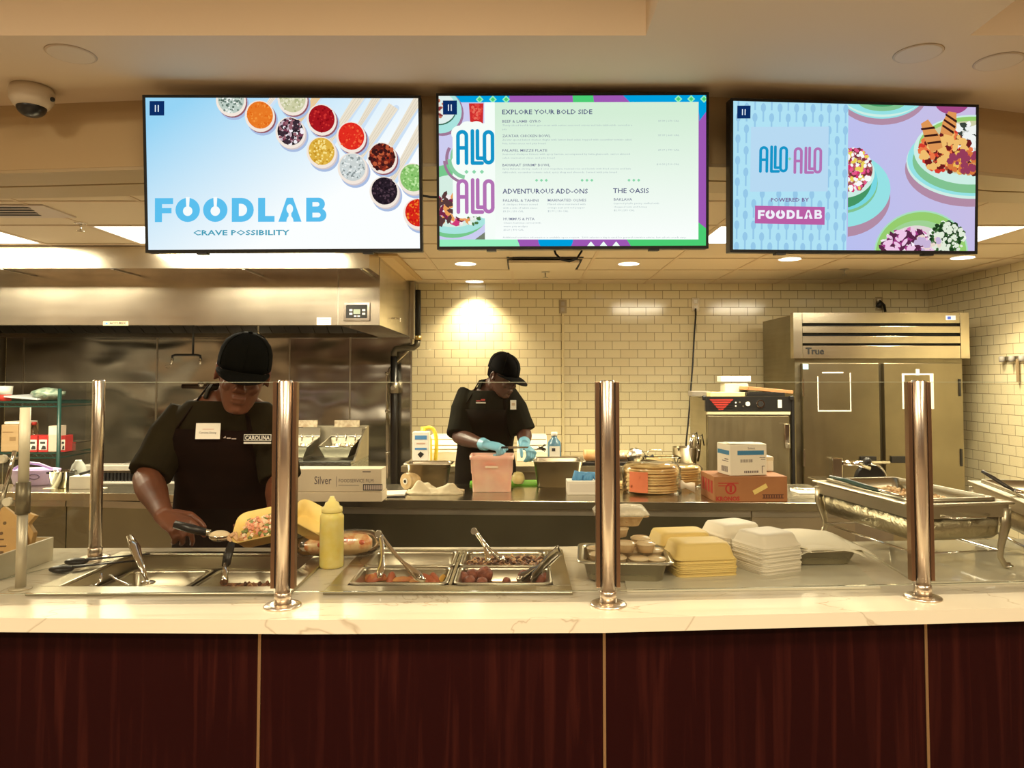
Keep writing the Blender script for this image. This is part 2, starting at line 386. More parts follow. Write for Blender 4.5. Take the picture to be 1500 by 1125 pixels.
# ---------------------------------------------------------------- sneeze guard
GL = glassmat('guard_glass', (.985, .99, .975), .8)
EDGE = mat('ground_glass_edge', (.30, .32, .24), .3)
GZ = at(890, 560, Y=1.95).z
def post(px, py, lb, clamps=True):
    p = at(px, py, z=CZ)
    t = thing('sneeze_guard_post', lb, 'sneeze guard post', p, group='steel posts of the sneeze guard')
    h = at(px, 557, Y=p.y).z-CZ
    MB().lathe([(.046, 0), (.047, .003), (.043, .006), (.030, .008)], n=28).build('base_flange', POSTM, t)
    MB().lathe([(.0215, .0085), (.0215, .034), (.0195, .036)], n=24).build('collar', POSTM, t)
    MB().lathe([(.0185, .036), (.0185, h-.003), (.016, h)], n=24).build('pole', POSTM, t)
    for sx in (-1, 1) if clamps else ():
        MB().box(sx*.0205 if sx > 0 else -.0305, .0305 if sx > 0 else -.0205, -.006, .016, .045, h-.004).build('glass_clamp', BRONZE, t, bevel=.001)
        MB().box(min(sx*.0185, sx*.0205), max(sx*.0185, sx*.0205), -.003, .012, .045, h-.006).build('gasket', BLACK, t)
    return p, h
P1, h1 = post(414, 888, 'steel sneeze guard post in front of the cook in the left foreground')
P2, h2 = post(891, 886, 'steel sneeze guard post at the middle, by the sauce cups pan')
P3, h3 = post(1352, 876, 'steel sneeze guard post in front of the chafing dish')
P0, h0 = post(139, 818, 'slim steel sneeze guard post at the left rear, behind the black spoons', False)
def pane(a, b, z0, z1, lb, inset=.024):
    d = (b-a); d.z = 0; L_ = d.length; d.normalize(); c = (a+b)/2
    o = MB().box(-L_/2+inset, L_/2-inset, -.003, .003, 0, z1-z0).build('sneeze_guard_glass', GL, None, loc=(c.x, c.y+.005, z0), rot=(0, 0, math.atan2(d.y, d.x)))
    m = MB(); m.box(-L_/2+inset, L_/2-inset, -.003, .003, z1-z0+.0002, z1-z0+.0014); m.build('top_edge', EDGE, o)
    MB().box(-L_/2+inset, L_/2-inset, -.003, .003, -.0014, -.0002).build('bottom_edge', EDGE, o)
    tag(o, lb, 'glass pane', 'clear glass panes of the sneeze guard')
pz = lambda p, h: p.z+h-.006
PL = at(-200, 893, z=CZ); PR = at(1850, 862, z=CZ)
pane(PL, P1, CZ+.035, P1.z+h1-.006, 'clear glass pane left of the first foreground post, before the cook')
pane(P1, P2, CZ+.035, P1.z+h1-.006, 'clear glass pane between first and middle posts, before the hot wells')
pane(P2, P3, CZ+.035, P2.z+h2-.006, 'clear glass pane between middle and right posts, before the clamshell stacks')
pane(P3, PR, CZ+.035, P3.z+h3-.006, 'clear glass pane right of the last post, before the chafing dishes')
pane(at(-140, 884, z=CZ), P0, CZ+.004, P0.z+h0-.006, 'clear end glass pane running back to the slim rear post')
# ---------------------------------------------------------------- menu screens
def gradmat(name, c1, c2, scale=(1, 0, 1), off=0.0, noise=0.0):
    """backlit picture ground: a two-colour blend that belongs to the displayed image"""
    if name in _m: return _m[name]
    m = emat(name, c1); nt = m.node_tree; N = nt.nodes; L = nt.links; e = N['Emission']
    tc = N.new('ShaderNodeTexCoord'); vm = N.new('ShaderNodeVectorMath'); vm.operation = 'DOT_PRODUCT'; vm.inputs[1].default_value = scale
    ad = N.new('ShaderNodeMath'); ad.inputs[1].default_value = off; cr = N.new('ShaderNodeValToRGB')
    cr.color_ramp.elements[0].color = tuple(c1)+(1,); cr.color_ramp.elements[1].color = tuple(c2)+(1,)
    L.new(tc.outputs['Object'], vm.inputs[0]); L.new(vm.outputs['Value'], ad.inputs[0]); L.new(ad.outputs[0], cr.inputs[0]); L.new(cr.outputs[0], e.inputs[0])
    return m
class Canvas:
    def __init__(s, quad, w, h, eps=6e-5):
        s.q = quad; s.w = w; s.h = h; s.mb = MB(); s.mats = []; s.k = 0; s.eps = eps
        s.xmin = s.ymin = 0
    def mi(s, m):
        if m not in s.mats: s.mats.append(m)
        return s.mats.index(m)
    def uv(s, x, y):
        (ax, ay), (bx, by), (cx, cy), (dx, dy) = s.q   # tl, tr, br, bl
        u = .5; v = .5
        for _ in range(4):
            xl = ax+(dx-ax)*v; xr = bx+(cx-bx)*v; u = (x-xl)/(xr-xl)
            yt = ay+(by-ay)*u; yb = dy+(cy-dy)*u; v = (y-yt)/(yb-yt)
        return u, v
    def clip(s, P):
        for ax, lim, sg in ((0, 0, 1), (0, 1, -1), (1, 0, 1), (1, 1, -1)):
            out = []
            for i in range(len(P)):
                a = P[i-1]; b = P[i]; da = (a[ax]-lim)*sg; db = (b[ax]-lim)*sg
                if (da >= 0) != (db >= 0):
                    t = da/(da-db); out.append((a[0]+(b[0]-a[0])*t, a[1]+(b[1]-a[1])*t))
                if db >= 0: out.append(b)
            P = out
            if len(P) < 3: return []
        return P
    def P3(s, u, v): return ((u-.5)*s.w, -s.k*s.eps, (1-v)*s.h)
    def poly(s, pts, m, new=True):
        if new: s.k += 1
        P = s.clip([s.uv(*p) for p in pts])
        if P: s.mb.add([s.P3(*p) for p in P], [list(range(len(P)))], s.mi(m))
    def rect(s, x0, y0, x1, y1, m, new=True): s.poly([(x0, y0), (x1, y0), (x1, y1), (x0, y1)], m, new)
    def ell(s, x, y, rx, ry, m, new=True, n=28, rot=0, a0=0, a1=360):
        c, q = math.cos(R(rot)), math.sin(R(rot)); pts = []
        for k in range(n):
            t = R(a0+(a1-a0)*k/(n if a1-a0 == 360 else n-1)); a, b = rx*math.cos(t), ry*math.sin(t); pts.append((x+a*c-b*q, y+a*q+b*c))
        s.poly(pts, m, new)
    def ring(s, x, y, R0, R1, m, a0=0, a1=360, n=36, ry=1.0):
        s.k += 1
        for k in range(n):
            t0, t1 = R(a0+(a1-a0)*k/n), R(a0+(a1-a0)*(k+1)/n)
            s.poly([(x+r*math.cos(t), y+ry*r*math.sin(t)) for r, t in ((R0, t0), (R1, t0), (R1, t1), (R0, t1))], m, False)
    def stroke(s, pts, w, m, new=True):
        if new: s.k += 1
        for (ax, ay), (bx, by) in zip(pts, pts[1:]):
            d = math.hypot(bx-ax, by-ay) or 1; nx, ny = -(by-ay)/d*w/2, (bx-ax)/d*w/2
            s.poly([(ax+nx, ay+ny), (bx+nx, by+ny), (bx-nx, by-ny), (ax-nx, ay-ny)], m, False)
        for p in pts: s.ell(p[0], p[1], w/2, w/2, m, False, 12)
    def dots(s, cx, cy, rx, ry, n, r, mats, seed=1, el=1.0):
        rnd = random.Random(seed)
        for i, m in enumerate(mats):
            s.k += 1
            for _ in range(n//len(mats)):
                t = rnd.uniform(0, 2*PI); q = math.sqrt(rnd.random()); a = rnd.uniform(0, PI)
                e1 = rnd.uniform(.6, 1.2)*r
                s.ell(cx+rx*q*math.cos(t), cy+ry*q*math.sin(t), e1*el, e1, m, False, 6, math.degrees(a))
    def text(s, t, x0, x1, yb, cap, m, bold=0.0):
        s.k += 1; cu = bpy.data.curves.new('t', 'FONT'); cu.body = t; cu.size = 1; cu.offset = bold; cu.resolution_u = 1
        ob = bpy.data.objects.new('t', cu); me = bpy.data.meshes.new_from_object(ob)
        xs = [v.co.x for v in me.vertices]; a, b = min(xs), max(xs)
        hs = max(v.co.y for v in me.vertices if True) if t.isupper() else .73
        hs = .73
        vs = [s.P3(*s.uv(x0+(v.co.x-a)/(b-a)*(x1-x0), yb-v.co.y/hs*cap)) for v in me.vertices]
        s.mb.add(vs, [list(p.vertices) for p in me.polygons], s.mi(m))
        bpy.data.objects.remove(ob); bpy.data.curves.remove(cu); bpy.data.meshes.remove(me)
def E(name, r, g, b, k=1.0): return emat('screen_'+name, srgb(r, g, b), k)
def pause_badge(c, x, y, s):
    c.rect(x, y, x+s, y+s, E('navy', 12, 45, 100)); c.k += 1
    for q in (.36, .56): c.rect(x+s*q, y+s*.28, x+s*(q+.07), y+s*.74, E('white', 225, 238, 248), False)
def foodlab(c, x0, y0, k, m, bg):
    X_ = lambda x: x0+(x-98)*k; Y_ = lambda y: y0+(y-595)*k
    r = lambda a, b, d, e, mm=m, new=False: c.rect(X_(a), Y_(b), X_(d), Y_(e), mm, new)
    c.k += 1
    r(98, 595, 134, 718); r(98, 595, 190, 626); r(98, 646, 182, 673)
    for ox in (264, 404):
        c.ell(X_(ox), Y_(656), 62*k, 62*k, m, False)
    r(622, 595, 658, 718); r(622, 688, 706, 718)
    c.poly([(X_(a), Y_(b)) for a, b in ((768, 595), (800, 595), (844, 718), (726, 718))], m, False)
    # D and B with bowed right sides
    def bowl(xa, ya, yb, xr):
        ry = (yb-ya)/2; pts = [(xa, ya)]+[(xr-ry+ry*math.cos(t), (ya+yb)/2+ry*math.sin(t)) for t in [-PI/2+PI*i/12 for i in range(13)]]+[(xa, yb)]
        return [(X_(a), Y_(b)) for a, b in pts]
    c.poly(bowl(488, 595, 718, 600), m, False)
    c.poly(bowl(868, 595, 660, 964), m, False); c.poly(bowl(868, 650, 718, 972), m, False)
    c.k += 1
    for ox in (264, 404):
        c.ell(X_(ox), Y_(662), 24*k, 25*k, bg, False); c.poly([(X_(ox+a), Y_(b)) for a, b in ((-10, 590), (10, 590), (7, 645), (-7, 645))], bg, False)
    c.poly(bowl(524, 625, 688, 566), bg, False); c.poly(bowl(900, 618, 640, 936), bg, False); c.poly(bowl(900, 672, 696, 942), bg, False)
    c.ell(X_(784), Y_(652), 17*k, 24*k, bg, False); r(778, 670, 792, 690, bg); c.ell(X_(785), Y_(718), 18*k, 30*k, bg, False, 16, 0, 180, 360)
def allo(c, x0, y0, sx, sy, w, m):
    T = lambda pts: [(x0+a*sx, y0+b*sy) for a, b in pts]
    arc = lambda cx, cy, r, a0, a1: [(cx+r*math.cos(R(a0+(a1-a0)*i/8)), cy+r*1.0*math.sin(R(a0+(a1-a0)*i/8))) for i in range(9)]
    c.k += 1
    c.stroke(T([(0, 170)]+arc(21, 30, 21, 180, 360)+[(42, 170)]), w, m, False); c.stroke(T([(0, 92), (42, 92)]), w, m, False)
    c.stroke(T([(72, 5), (72, 170), (120, 170)]), w, m, False); c.stroke(T([(97, 5), (97, 145), (130, 145)]), w, m, False)
    c.stroke(T([(132, 30)]+arc(152, 30, 20, 180, 360)+arc(152, 148, 20, 0, 180)+[(132, 30)]), w, m, False)
def screen(name, lb, cor, Ys, quad, draw, w_, h_):
    """cor: photo corners of the housing tl,tr,br,bl; Ys: distances"""
    tl, tr, br, bl = [at(px, py, Y=y) for (px, py), y in zip(cor, Ys)]
    ax = (br-bl); w = (ax.length+(tr-tl).length)/2; ax = ((tr-tl)+(br-bl)).normalized(); up = ((tl-bl)+(tr-br)).normalized(); h = ((tl-bl).length+(tr-br).length)/2
    up = (up-ax*up.dot(ax)).normalized(); M = Matrix((ax, ax.cross(up)*-1, up)).transposed()
    M = Matrix((ax, up.cross(ax), up)).transposed()
    t = thing(name, lb, 'menu screen', (bl+br)/2, group='menu screens above the serving line'); t.rotation_euler = M.to_euler()
    bz = .010
    MB().box(-w/2, w/2, 0, .05, 0, h).build('housing', BLACK, t, bevel=.003)
    b = MB(); b.box(-w/2, w/2, -.006, 0, h-bz, h); b.box(-w/2, w/2, -.006, 0, 0, bz*1.2); b.box(-w/2, -w/2+bz, -.006, 0, bz*1.2, h-bz); b.box(w/2-bz, w/2, -.006, 0, bz*1.2, h-bz)
    b.build('bezel', BLACKM, t)
    c = Canvas(quad, w-2*bz, h-2.2*bz); draw(c)
    for i in range(len(c.mb.v)): c.mb.v[i] += Vector((0, -.0008, bz*1.2))
    c.mb.build('display', c.mats, t)
    for sx in (-.3, .3):
        MB().box(sx*w-.02, sx*w+.02, -.004, .03, -.008, .002).build('bottom_clip', BLACK, t)
    MB().box(-w*.28, w*.28, .05, .19, h*.35, h*.65).build('wall_mount', BLACKM, t)
    return t
def draw1(c):
    c.rect(-50, -50, 1600, 1000, gradmat('blue_white_ground', srgb(150, 212, 245), srgb(252, 255, 255), (.85, 0, -1.3), 1.12))
    wood = E('spoon_wood', 236, 226, 206); wood2 = E('spoon_wood_warm', 240, 200, 140); rim = E('spoon_rim', 244, 232, 220); sh = E('spoon_shade', 170, 190, 225); shr = E('spoon_deep', 150, 90, 100)
    hs = [((785, 260), (945, 40), 34, wood2), ((945, 362), (1150, 60), 44, wood), ((1098, 285), (1245, 50), 36, wood), ((1105, 445), (1315, 125), 46, wood), ((1258, 392), (1480, 30), 44, wood), ((1270, 567), (1490, 190), 46, wood), ((628, 175), (720, 40), 30, rim)]
    for a, b, w, m in hs:
        c.stroke([(a[0]+14, a[1]+10), (b[0]+14, b[1]+10)], w*.7, E('handle_shade', 205, 225, 245))
        d = Vector((b[0]-a[0], b[1]-a[1], 0)).normalized(); n = Vector((-d.y, d.x, 0))
        s0 = Vector((*a, 0))+d*50; e0 = Vector((*b, 0))
        c.poly([tuple((s0+n*w*.28)[:2]), tuple((e0+n*w*.62)[:2]), tuple((e0-n*w*.62)[:2]), tuple((s0-n*w*.28)[:2])], m)
        c.k += 1
        for q in (-.3, .05, .32): c.stroke([tuple((s0+n*w*q*.6)[:2]), tuple((e0+n*w*q)[:2])], 2.5, E('handle_line', 214, 204, 184), False)
    K = lambda n, *a: E(n, *a)
    sp = [(480, 95, [K('a', 225, 232, 222), K('b', 90, 110, 100), K('c', 240, 245, 240), K('d', 120, 140, 130)], K('a0', 190, 205, 195)),
          (628, 175, [K('e', 245, 150, 60), K('f', 225, 105, 25), K('g', 235, 130, 45)], K('e0', 232, 122, 38)),
          (795, 92, [K('h', 215, 215, 180), K('i', 180, 185, 140), K('j', 230, 228, 200)], K('h0', 205, 205, 165)),
          (785, 260, [K('k', 200, 180, 190), K('l', 120, 60, 80), K('m', 245, 240, 245), K('n', 150, 100, 110), K('o', 60, 45, 55)], K('k0', 38, 28, 34)),
          (945, 195, [K('p', 175, 25, 30), K('q', 140, 12, 22), K('r', 205, 50, 45)], K('p0', 165, 22, 30)),
          (945, 362, [K('s', 230, 190, 80), K('t', 200, 150, 40), K('u', 250, 225, 140)], K('s0', 220, 175, 65)),
          (1098, 285, [K('v', 235, 65, 40), K('w', 215, 35, 25), K('x', 245, 100, 60)], K('v0', 225, 45, 32)),
          (1105, 445, [K('y', 235, 240, 238), K('z', 140, 150, 150), K('aa', 205, 215, 215)], K('y0', 205, 212, 210)),
          (1258, 392, [K('ab', 150, 50, 30), K('ac', 90, 30, 25), K('ad', 190, 90, 55), K('ae', 60, 25, 25)], K('ab0', 105, 38, 30)),
          (1270, 567, [K('af', 50, 38, 48), K('ag', 28, 20, 28), K('ah', 80, 60, 70)], K('af0', 38, 28, 36)),
          (1418, 500, [K('ai', 150, 205, 120), K('aj', 110, 175, 85), K('ak', 190, 230, 160)], K('ai0', 140, 195, 110)),
          (1445, 680, [K('al', 220, 45, 25), K('am', 240, 120, 40), K('an', 200, 25, 20)], K('al0', 215, 40, 25))]
    for i, (x, y, ms, b0) in enumerate(sp):
        c.ell(x+14, y+20, 78, 80, sh, True, 28, -30); c.ell(x+7, y+8, 76, 80, shr if i in (0, 1, 2, 4, 6, 8) else E('rim_dk', 214, 200, 200), True, 28, -25)
        c.ell(x, y, 76, 82, rim, True, 28, -25); c.ell(x, y-6, 66, 71, b0, True, 28, -25)
        c.dots(x, y-6, 62, 67, 110 if i not in (1, 4, 6) else 60, 6 if i not in (3, 8) else 10, ms, i)
    pause_badge(c, 70, 98, 74)
    W_ = E('logo_gap', 246, 252, 253); B_ = E('logo_blue', 92, 192, 238)
    foodlab(c, 98, 595, 1.0, B_, W_)
    c.text('CRAVE POSSIBILITY', 293, 783, 786, 27, E('sub_teal', 70, 160, 185), .02)
def draw2(c):
    bl, pu, gr, mint = E('b_blue', 0, 160, 222), E('b_purple', 158, 88, 180), E('b_green', 75, 205, 115), E('b_mint', 150, 240, 190)
    c.rect(-50, -50, 1600, 1000, pu)
    c.rect(30, 50, 405, 110, bl); c.poly([(728, 50), (832, 50), (840, 110), (732, 110)], gr); c.poly([(970, 50), (1440, 50), (1440, 100), (1382, 190), (1370, 110), (1030, 110)], bl)
    c.poly([(1370, 715), (1440, 770), (1440, 860), (1040, 860), (1005, 805), (1370, 800)], gr)
    c.poly([(30, 800), (440, 800), (462, 860), (30, 860)], mint); c.ell(640, 812, 90, 62, bl)
    c.poly([(1440, 120), (1380, 200), (1380, 130)], bl)
    for x in (252, 320, 388, 1272, 1338, 1404):
        c.poly([(x-20, 88), (x, 68), (x+20, 88), (x, 108)], mint); c.poly([(x-11, 88), (x, 77), (x+11, 88), (x, 99)], gr)
    c.k += 1
    for x in (822, 887, 952): c.poly([(x-20, 842), (x, 818), (x+20, 842)], E('wht', 240, 255, 248), False)
    c.rect(40, 103, 1376, 808, gradmat('menu_ground', srgb(212, 238, 214), srgb(250, 255, 252), (.0, 0, -2.0), 1.1))
    # picture column
    lav = E('lav', 205, 205, 240); teal = E('plate_teal', 170, 228, 222); tgr = E('plate_green', 120, 200, 140); shd = E('pl_sh', 160, 120, 150); lg = E('pl_lgreen', 150, 215, 110)
    c.rect(40, 103, 276, 808, lav)
    c.ell(60, 160, 110, 115, shd); c.ell(50, 150, 110, 112, teal); c.ell(45, 140, 88, 80, E('pl_dark', 60, 110, 90)); c.ell(40, 132, 90, 82, E('bowl_w', 225, 240, 236)); c.dots(48, 140, 40, 50, 40, 9, [E('fo1', 200, 120, 90), E('fo2', 240, 225, 210), E('fo3', 140, 60, 60)], 3)
    c.poly([(197, 108), (272, 108), (268, 222), (204, 222)], E('drink', 205, 45, 45)); c.dots(235, 150, 30, 36, 24, 8, [E('ice', 235, 110, 90), E('ice2', 225, 70, 60)], 5)
    c.ell(200, 218, 36, 10, E('drk_sh', 120, 40, 90))
    c.ring(190, 390, 100, 116, shd, 90, 210); c.ring(200, 385, 80, 100, E('pg', 140, 205, 160), 90, 210)
    c.ell(110, 610, 210, 190, tgr, True, 40); c.ell(80, 565, 110, 26, lg); c.ell(120, 640, 200, 140, teal, True, 40); c.ell(115, 610, 180, 135, E('bw2', 214, 238, 226), True, 40)
    c.dots(100, 650, 125, 75, 110, 14, [E('f4', 210, 60, 120), E('f5', 245, 235, 235), E('f6', 120, 40, 70), E('f7', 235, 160, 90), E('f8', 90, 60, 60)], 8, 2.2)
    c.dots(210, 680, 50, 50, 40, 8, [E('f9', 240, 245, 235), E('f10', 80, 120, 70)], 9, 1.6)
    c.poly([(225, 808), (276, 770), (276, 808)], E('dksh', 120, 130, 110))
    wc = E('cloud', 246, 254, 248)
    c.rect(276, 103, 330, 808, wc)
    for x, y in ((150, 262), (190, 240), (235, 240), (280, 250), (150, 410), (230, 460), (160, 660), (280, 660), (240, 480)): c.ell(x, y, 45, 40, wc, False)
    c.rect(112, 250, 330, 690, wc, False)
    c.ring(190, 395, 84, 104, E('pg', 140, 205, 160), 100, 180); c.ring(185, 400, 108, 122, shd, 105, 178)
    allo(c, 140, 245, 1.03, 1.0, 19, E('allo_blue', 20, 150, 200)); allo(c, 140, 497, 1.03, 1.0, 19, E('allo_purple', 180, 115, 180))
    for x in (183, 222, 262): c.poly([(x-11, 460), (x, 449), (x+11, 460), (x, 471)], E('dia', 140, 215, 170))
    c.k += 1
    for x0 in (543, 777, 1018):
        for j in range(3):
            x = x0+25*j; c.poly([(x-8, 504), (x, 496), (x+8, 504), (x, 512)], E('dia', 140, 215, 170), False)
    hd = E('head_txt', 70, 72, 120); sb = E('sub_txt', 120, 125, 150); ti = E('tiny_txt', 168, 182, 190)
    c.text('EXPLORE YOUR BOLD SIDE', 368, 830, 165, 25, hd, .01); c.text('ADVENTUROUS ADD-ONS', 368, 806, 572, 26, hd, .01); c.text('THE OASIS', 936, 1120, 570, 26, hd, .01)
    for t, x0, x1, y in (('BEEF & LAMB GYRO', 368, 566, 208), ("ZA'ATAR CHICKEN BOWL", 368, 615, 283), ('FALAFEL MEZZE PLATE', 368, 598, 357), ('BAHARAT SHRIMP BOWL', 368, 613, 432),
                         ('FALAFEL & TAHINI', 370, 552, 614), ('MARINATED OLIVES', 600, 798, 613), ('BAKLAVA', 940, 1034, 609), ('HUMMUS & PITA', 372, 532, 709)):
        c.text(t, x0, x1, y, 14, sb, .005)
    for t, x0, x1, y in (('Thinly sliced beef & lamb gyro meat with sumac seasoned onions and kale tabbouleh, served in a', 368, 1035, 226), ('pita', 368, 390, 246), ('$9.39 | 670 CAL', 1168, 1276, 205),
                         ("Za'atar spiced baked chicken thighs with lemon basil salad, topped with cucumber tomato salad,", 368, 1033, 300), ('feta, tahini sauce and pita bread', 368, 590, 319), ('$9.39 | 660 CAL', 1168, 1276, 278),
                         ('Seasoned chickpea fritters with spicy harissa, accompanied by baba ghanoush, carrot almond', 368, 1022, 374), ('salad, marinated olives, and pita bread', 368, 636, 393), ('$9.39 | 780 CAL', 1168, 1276, 353),
                         ('Spicy Baharat shrimp seafood over mujadara, basmati rice and lentils with fried onions and kale', 368, 1028, 449), ('tabbouleh, cucumber tomato salad, spicy zhug and almonds. Served with pita bread', 368, 956, 467), ('$10.39 | 510 CAL', 1160, 1276, 427),
                         ('A chickpea fritters served', 370, 548, 632), ('with a side of tahini sauce', 370, 546, 650), ('$3.29 | 250 CAL', 370, 476, 668), ('Mixed olives marinated with', 600, 794, 631), ('orange zest and red pepper', 600, 790, 649), ('$2.99 | 130 CAL', 600, 706, 667),
                         ('Layered phyllo pastry stuffed with', 940, 1172, 627), ('chopped nuts and honey', 940, 1110, 645), ('$2.99 | 270 CAL', 940, 1046, 663), ('Classic hummus served with', 372, 564, 727), ('warm pita wedges', 372, 496, 745), ('$3.29 | 490 CAL', 372, 476, 763),
                         ('Additional nutrition information is available upon request.  2000 calories a day is used for general nutrition advice, but calorie needs vary.', 368, 1312, 802)):
        c.text(t, x0, x1, y, 9, ti)
    pause_badge(c, 64, 95, 72)
def draw3(c):
    c.rect(-50, -50, 1600, 1000, gradmat('lavender_ground', srgb(184, 192, 240), srgb(204, 190, 226), (1.2, 0, .3), .1))
    c.rect(-50, -50, 638, 1000, E('cyan', 176, 226, 244))
    pat = E('spoon_pat', 150, 200, 232); c.k += 1
    for i, x in enumerate(range(118, 640, 39)):
        for j in range(-1, 8):
            y = 60+j*104+(0 if i % 2 else 48)+(x-100)*.02
            if 178 < x < 545 and 160 < y+40 < 500: continue
            c.ell(x, y+20, 12, 22, pat, False, 14); c.rect(x-4, y+30, x+4, y+88, pat, False)
    c.rect(178, 175, 545, 488, E('logo_panel', 184, 218, 242))
    allo(c, 225, 268, .71, .72, 13, E('allo_blue', 20, 150, 200)); allo(c, 387, 274, .71, .72, 13, E('allo_purple', 180, 115, 180))
    c.poly([(354, 330), (362, 322), (370, 330), (362, 338)], E('dia', 140, 215, 170))
    c.text('POWERED BY', 276, 456, 537, 19, E('pow', 120, 95, 150), .02)
    c.poly([(202, 556), (532, 563), (532, 650), (202, 642)], E('pinkbox', 186, 96, 165)); foodlab(c, 216, 578, .347, E('pwhite', 240, 240, 250), E('pinkbox', 186, 96, 165))
    # plates and bowls
    sh = E('pk_sh', 178, 140, 165); tl = E('t_teal', 150, 225, 228); gr = E('t_green', 130, 195, 145); lt = E('t_light', 205, 238, 228); dg = E('t_dgreen', 70, 150, 100); lm = E('t_lime', 150, 205, 110)
    RC = c.clip; c.clip = lambda P: RC2(RC(P))
    ux = c.uv(640, 400)[0]
    def RC2(P):
        out = []
        for i in range(len(P)):
            a = P[i-1]; b = P[i]; da = a[0]-ux; db = b[0]-ux
            if (da >= 0) != (db >= 0):
                t = da/(da-db); out.append((ux, a[1]+(b[1]-a[1])*t))
            if db >= 0: out.append(b)
        return out if len(out) > 2 else []
    c.ell(800, 20, 220, 148, sh, True, 40); c.ell(800, 0, 215, 138, tl, True, 40); c.ell(800, 0, 210, 130, lt, True, 40); c.ell(805, 20, 200, 98, tl, True, 40); c.ell(800, 50, 120, 52, gr, True, 30); c.ell(800, 40, 100, 40, dg)
    c.ell(1140, 60, 84, 58, E('plum', 165, 75, 135))
    c.ell(610, 520, 236, 190, sh, True, 44); c.ell(610, 480, 236, 182, tl, True, 44); c.ell(612, 450, 172, 145, gr, True, 40); c.ell(606, 440, 176, 142, E('rimt', 120, 215, 225), True, 40); c.ell(606, 430, 150, 140, dg, True, 40); c.ell(606, 400, 162, 122, lt, True, 40); c.ell(608, 385, 150, 108, E('f_base', 170, 90, 90), True, 40)
    c.dots(660, 380, 95, 105, 220, 10, [E('g1', 245, 240, 240), E('g2', 215, 50, 110), E('g3', 120, 50, 60), E('g4', 230, 90, 140), E('g5', 235, 210, 90), E('g6', 250, 250, 248)], 21, 1.4)
    c.ell(1240, 380, 326, 185, sh, True, 50); c.ell(1250, 345, 330, 182, lt, True, 50); c.ell(1250, 335, 325, 178, tl, True, 50); c.ell(1255, 340, 305, 160, gr, True, 50)
    c.ell(1240, 290, 285, 168, lt, True, 50); c.ell(1240, 270, 262, 140, lm, True, 50); c.ell(1240, 280, 258, 130, E('h0', 120, 60, 40), True, 50); c.dots(1230, 330, 180, 75, 160, 14, [E('h11', 170, 80, 50), E('h12', 90, 40, 35), E('h13', 215, 150, 90)], 29)
    c.dots(1200, 235, 100, 70, 200, 12, [E('h1', 248, 248, 246), E('h2', 200, 205, 200), E('h3', 60, 70, 60), E('h1b', 240, 244, 240)], 22, 1.7)
    c.dots(1110, 300, 125, 95, 200, 17, [E('h4', 215, 60, 45), E('h5', 235, 120, 70), E('h6', 110, 30, 30), E('h7', 240, 190, 110)], 23)
    c.dots(1210, 350, 85, 50, 110, 15, [E('h8', 240, 190, 90), E('h9', 215, 120, 60), E('h10', 150, 60, 90)], 24)
    for q in ((985, 155, 60, 150, -25), (1120, 110, 60, 110, 15)):
        x, y, w, h, r_ = q
        M_ = lambda a, b: (x+20+a*math.cos(R(r_))-b*math.sin(R(r_)), y+a*math.sin(R(r_))+b*math.cos(R(r_)))
        c.poly([M_(-20, 0), M_(20, -4), M_(40, h*.6), M_(30, h), M_(-30, h), M_(-34, h*.5)], E('meat', 222, 150, 85)); c.k += 1
        for j in (.2, .45, .7): c.poly([M_(-30, h*j-10), M_(-30, h*j), M_(34, h*j+22), M_(34, h*j+10)], E('grillmark', 60, 28, 22), False)
    c.ell(1000, 790, 230, 208, E('rimc', 170, 222, 190), True, 50); c.ell(1000, 790, 222, 200, lm, True, 50); c.ell(990, 820, 200, 190, E('ylg', 160, 210, 150), True, 50); c.ell(975, 830, 180, 175, E('bwl3', 225, 215, 215), True, 50)
    c.dots(935, 765, 125, 85, 260, 11, [E('k1', 215, 110, 180), E('k2', 250, 240, 248), E('k3', 160, 60, 130), E('k4', 90, 40, 70), E('k5', 240, 200, 230)], 31, 2.4)
    c.dots(1125, 715, 85, 75, 260, 10, [E('k6', 240, 248, 235), E('k7', 60, 100, 50), E('k8', 30, 60, 30), E('k9', 225, 235, 215)], 32, 1.3)
    c.dots(1030, 740, 60, 40, 30, 14, [E('k10', 235, 215, 200), E('k11', 200, 180, 215)], 33)
    c.clip = RC
    pause_badge(c, 111, 74, 62)
SCR1 = screen('menu_screen', 'left wall screen showing spoons of spices and FOODLAB lettering', [(209, 139), (616, 141), (619, 368), (214, 371)], (2.93, 2.97, 3.01, 2.97),
       [(45, 78), (1443, 85), (1455, 857), (62, 860)], draw1, 0, 0)
SCR2 = screen('menu_screen', 'middle wall screen with the printed menu and colourful border', [(640, 137), (1038, 136), (1038, 364), (640, 366)], (2.97, 2.97, 3.01, 3.01),
       [(42, 70), (1415, 68), (1415, 840), (42, 845)], draw2, 0, 0)
SCR3 = screen('menu_screen', 'right wall screen showing bowls of food on lavender and a cyan logo panel', [(1066, 144), (1428, 154), (1431, 372), (1069, 370)], (2.95, 3.05, 3.09, 2.99),
       [(92, 50), (1258, 85), (1265, 780), (100, 768)], draw3, 0, 0)
def pr(px0, px1, py0, py1, D):
    a = at(px0, py1, Y=D); b = at(px1, py0, Y=D); return a.x, b.x, a.z, b.z
def sc(D): return D/FPX
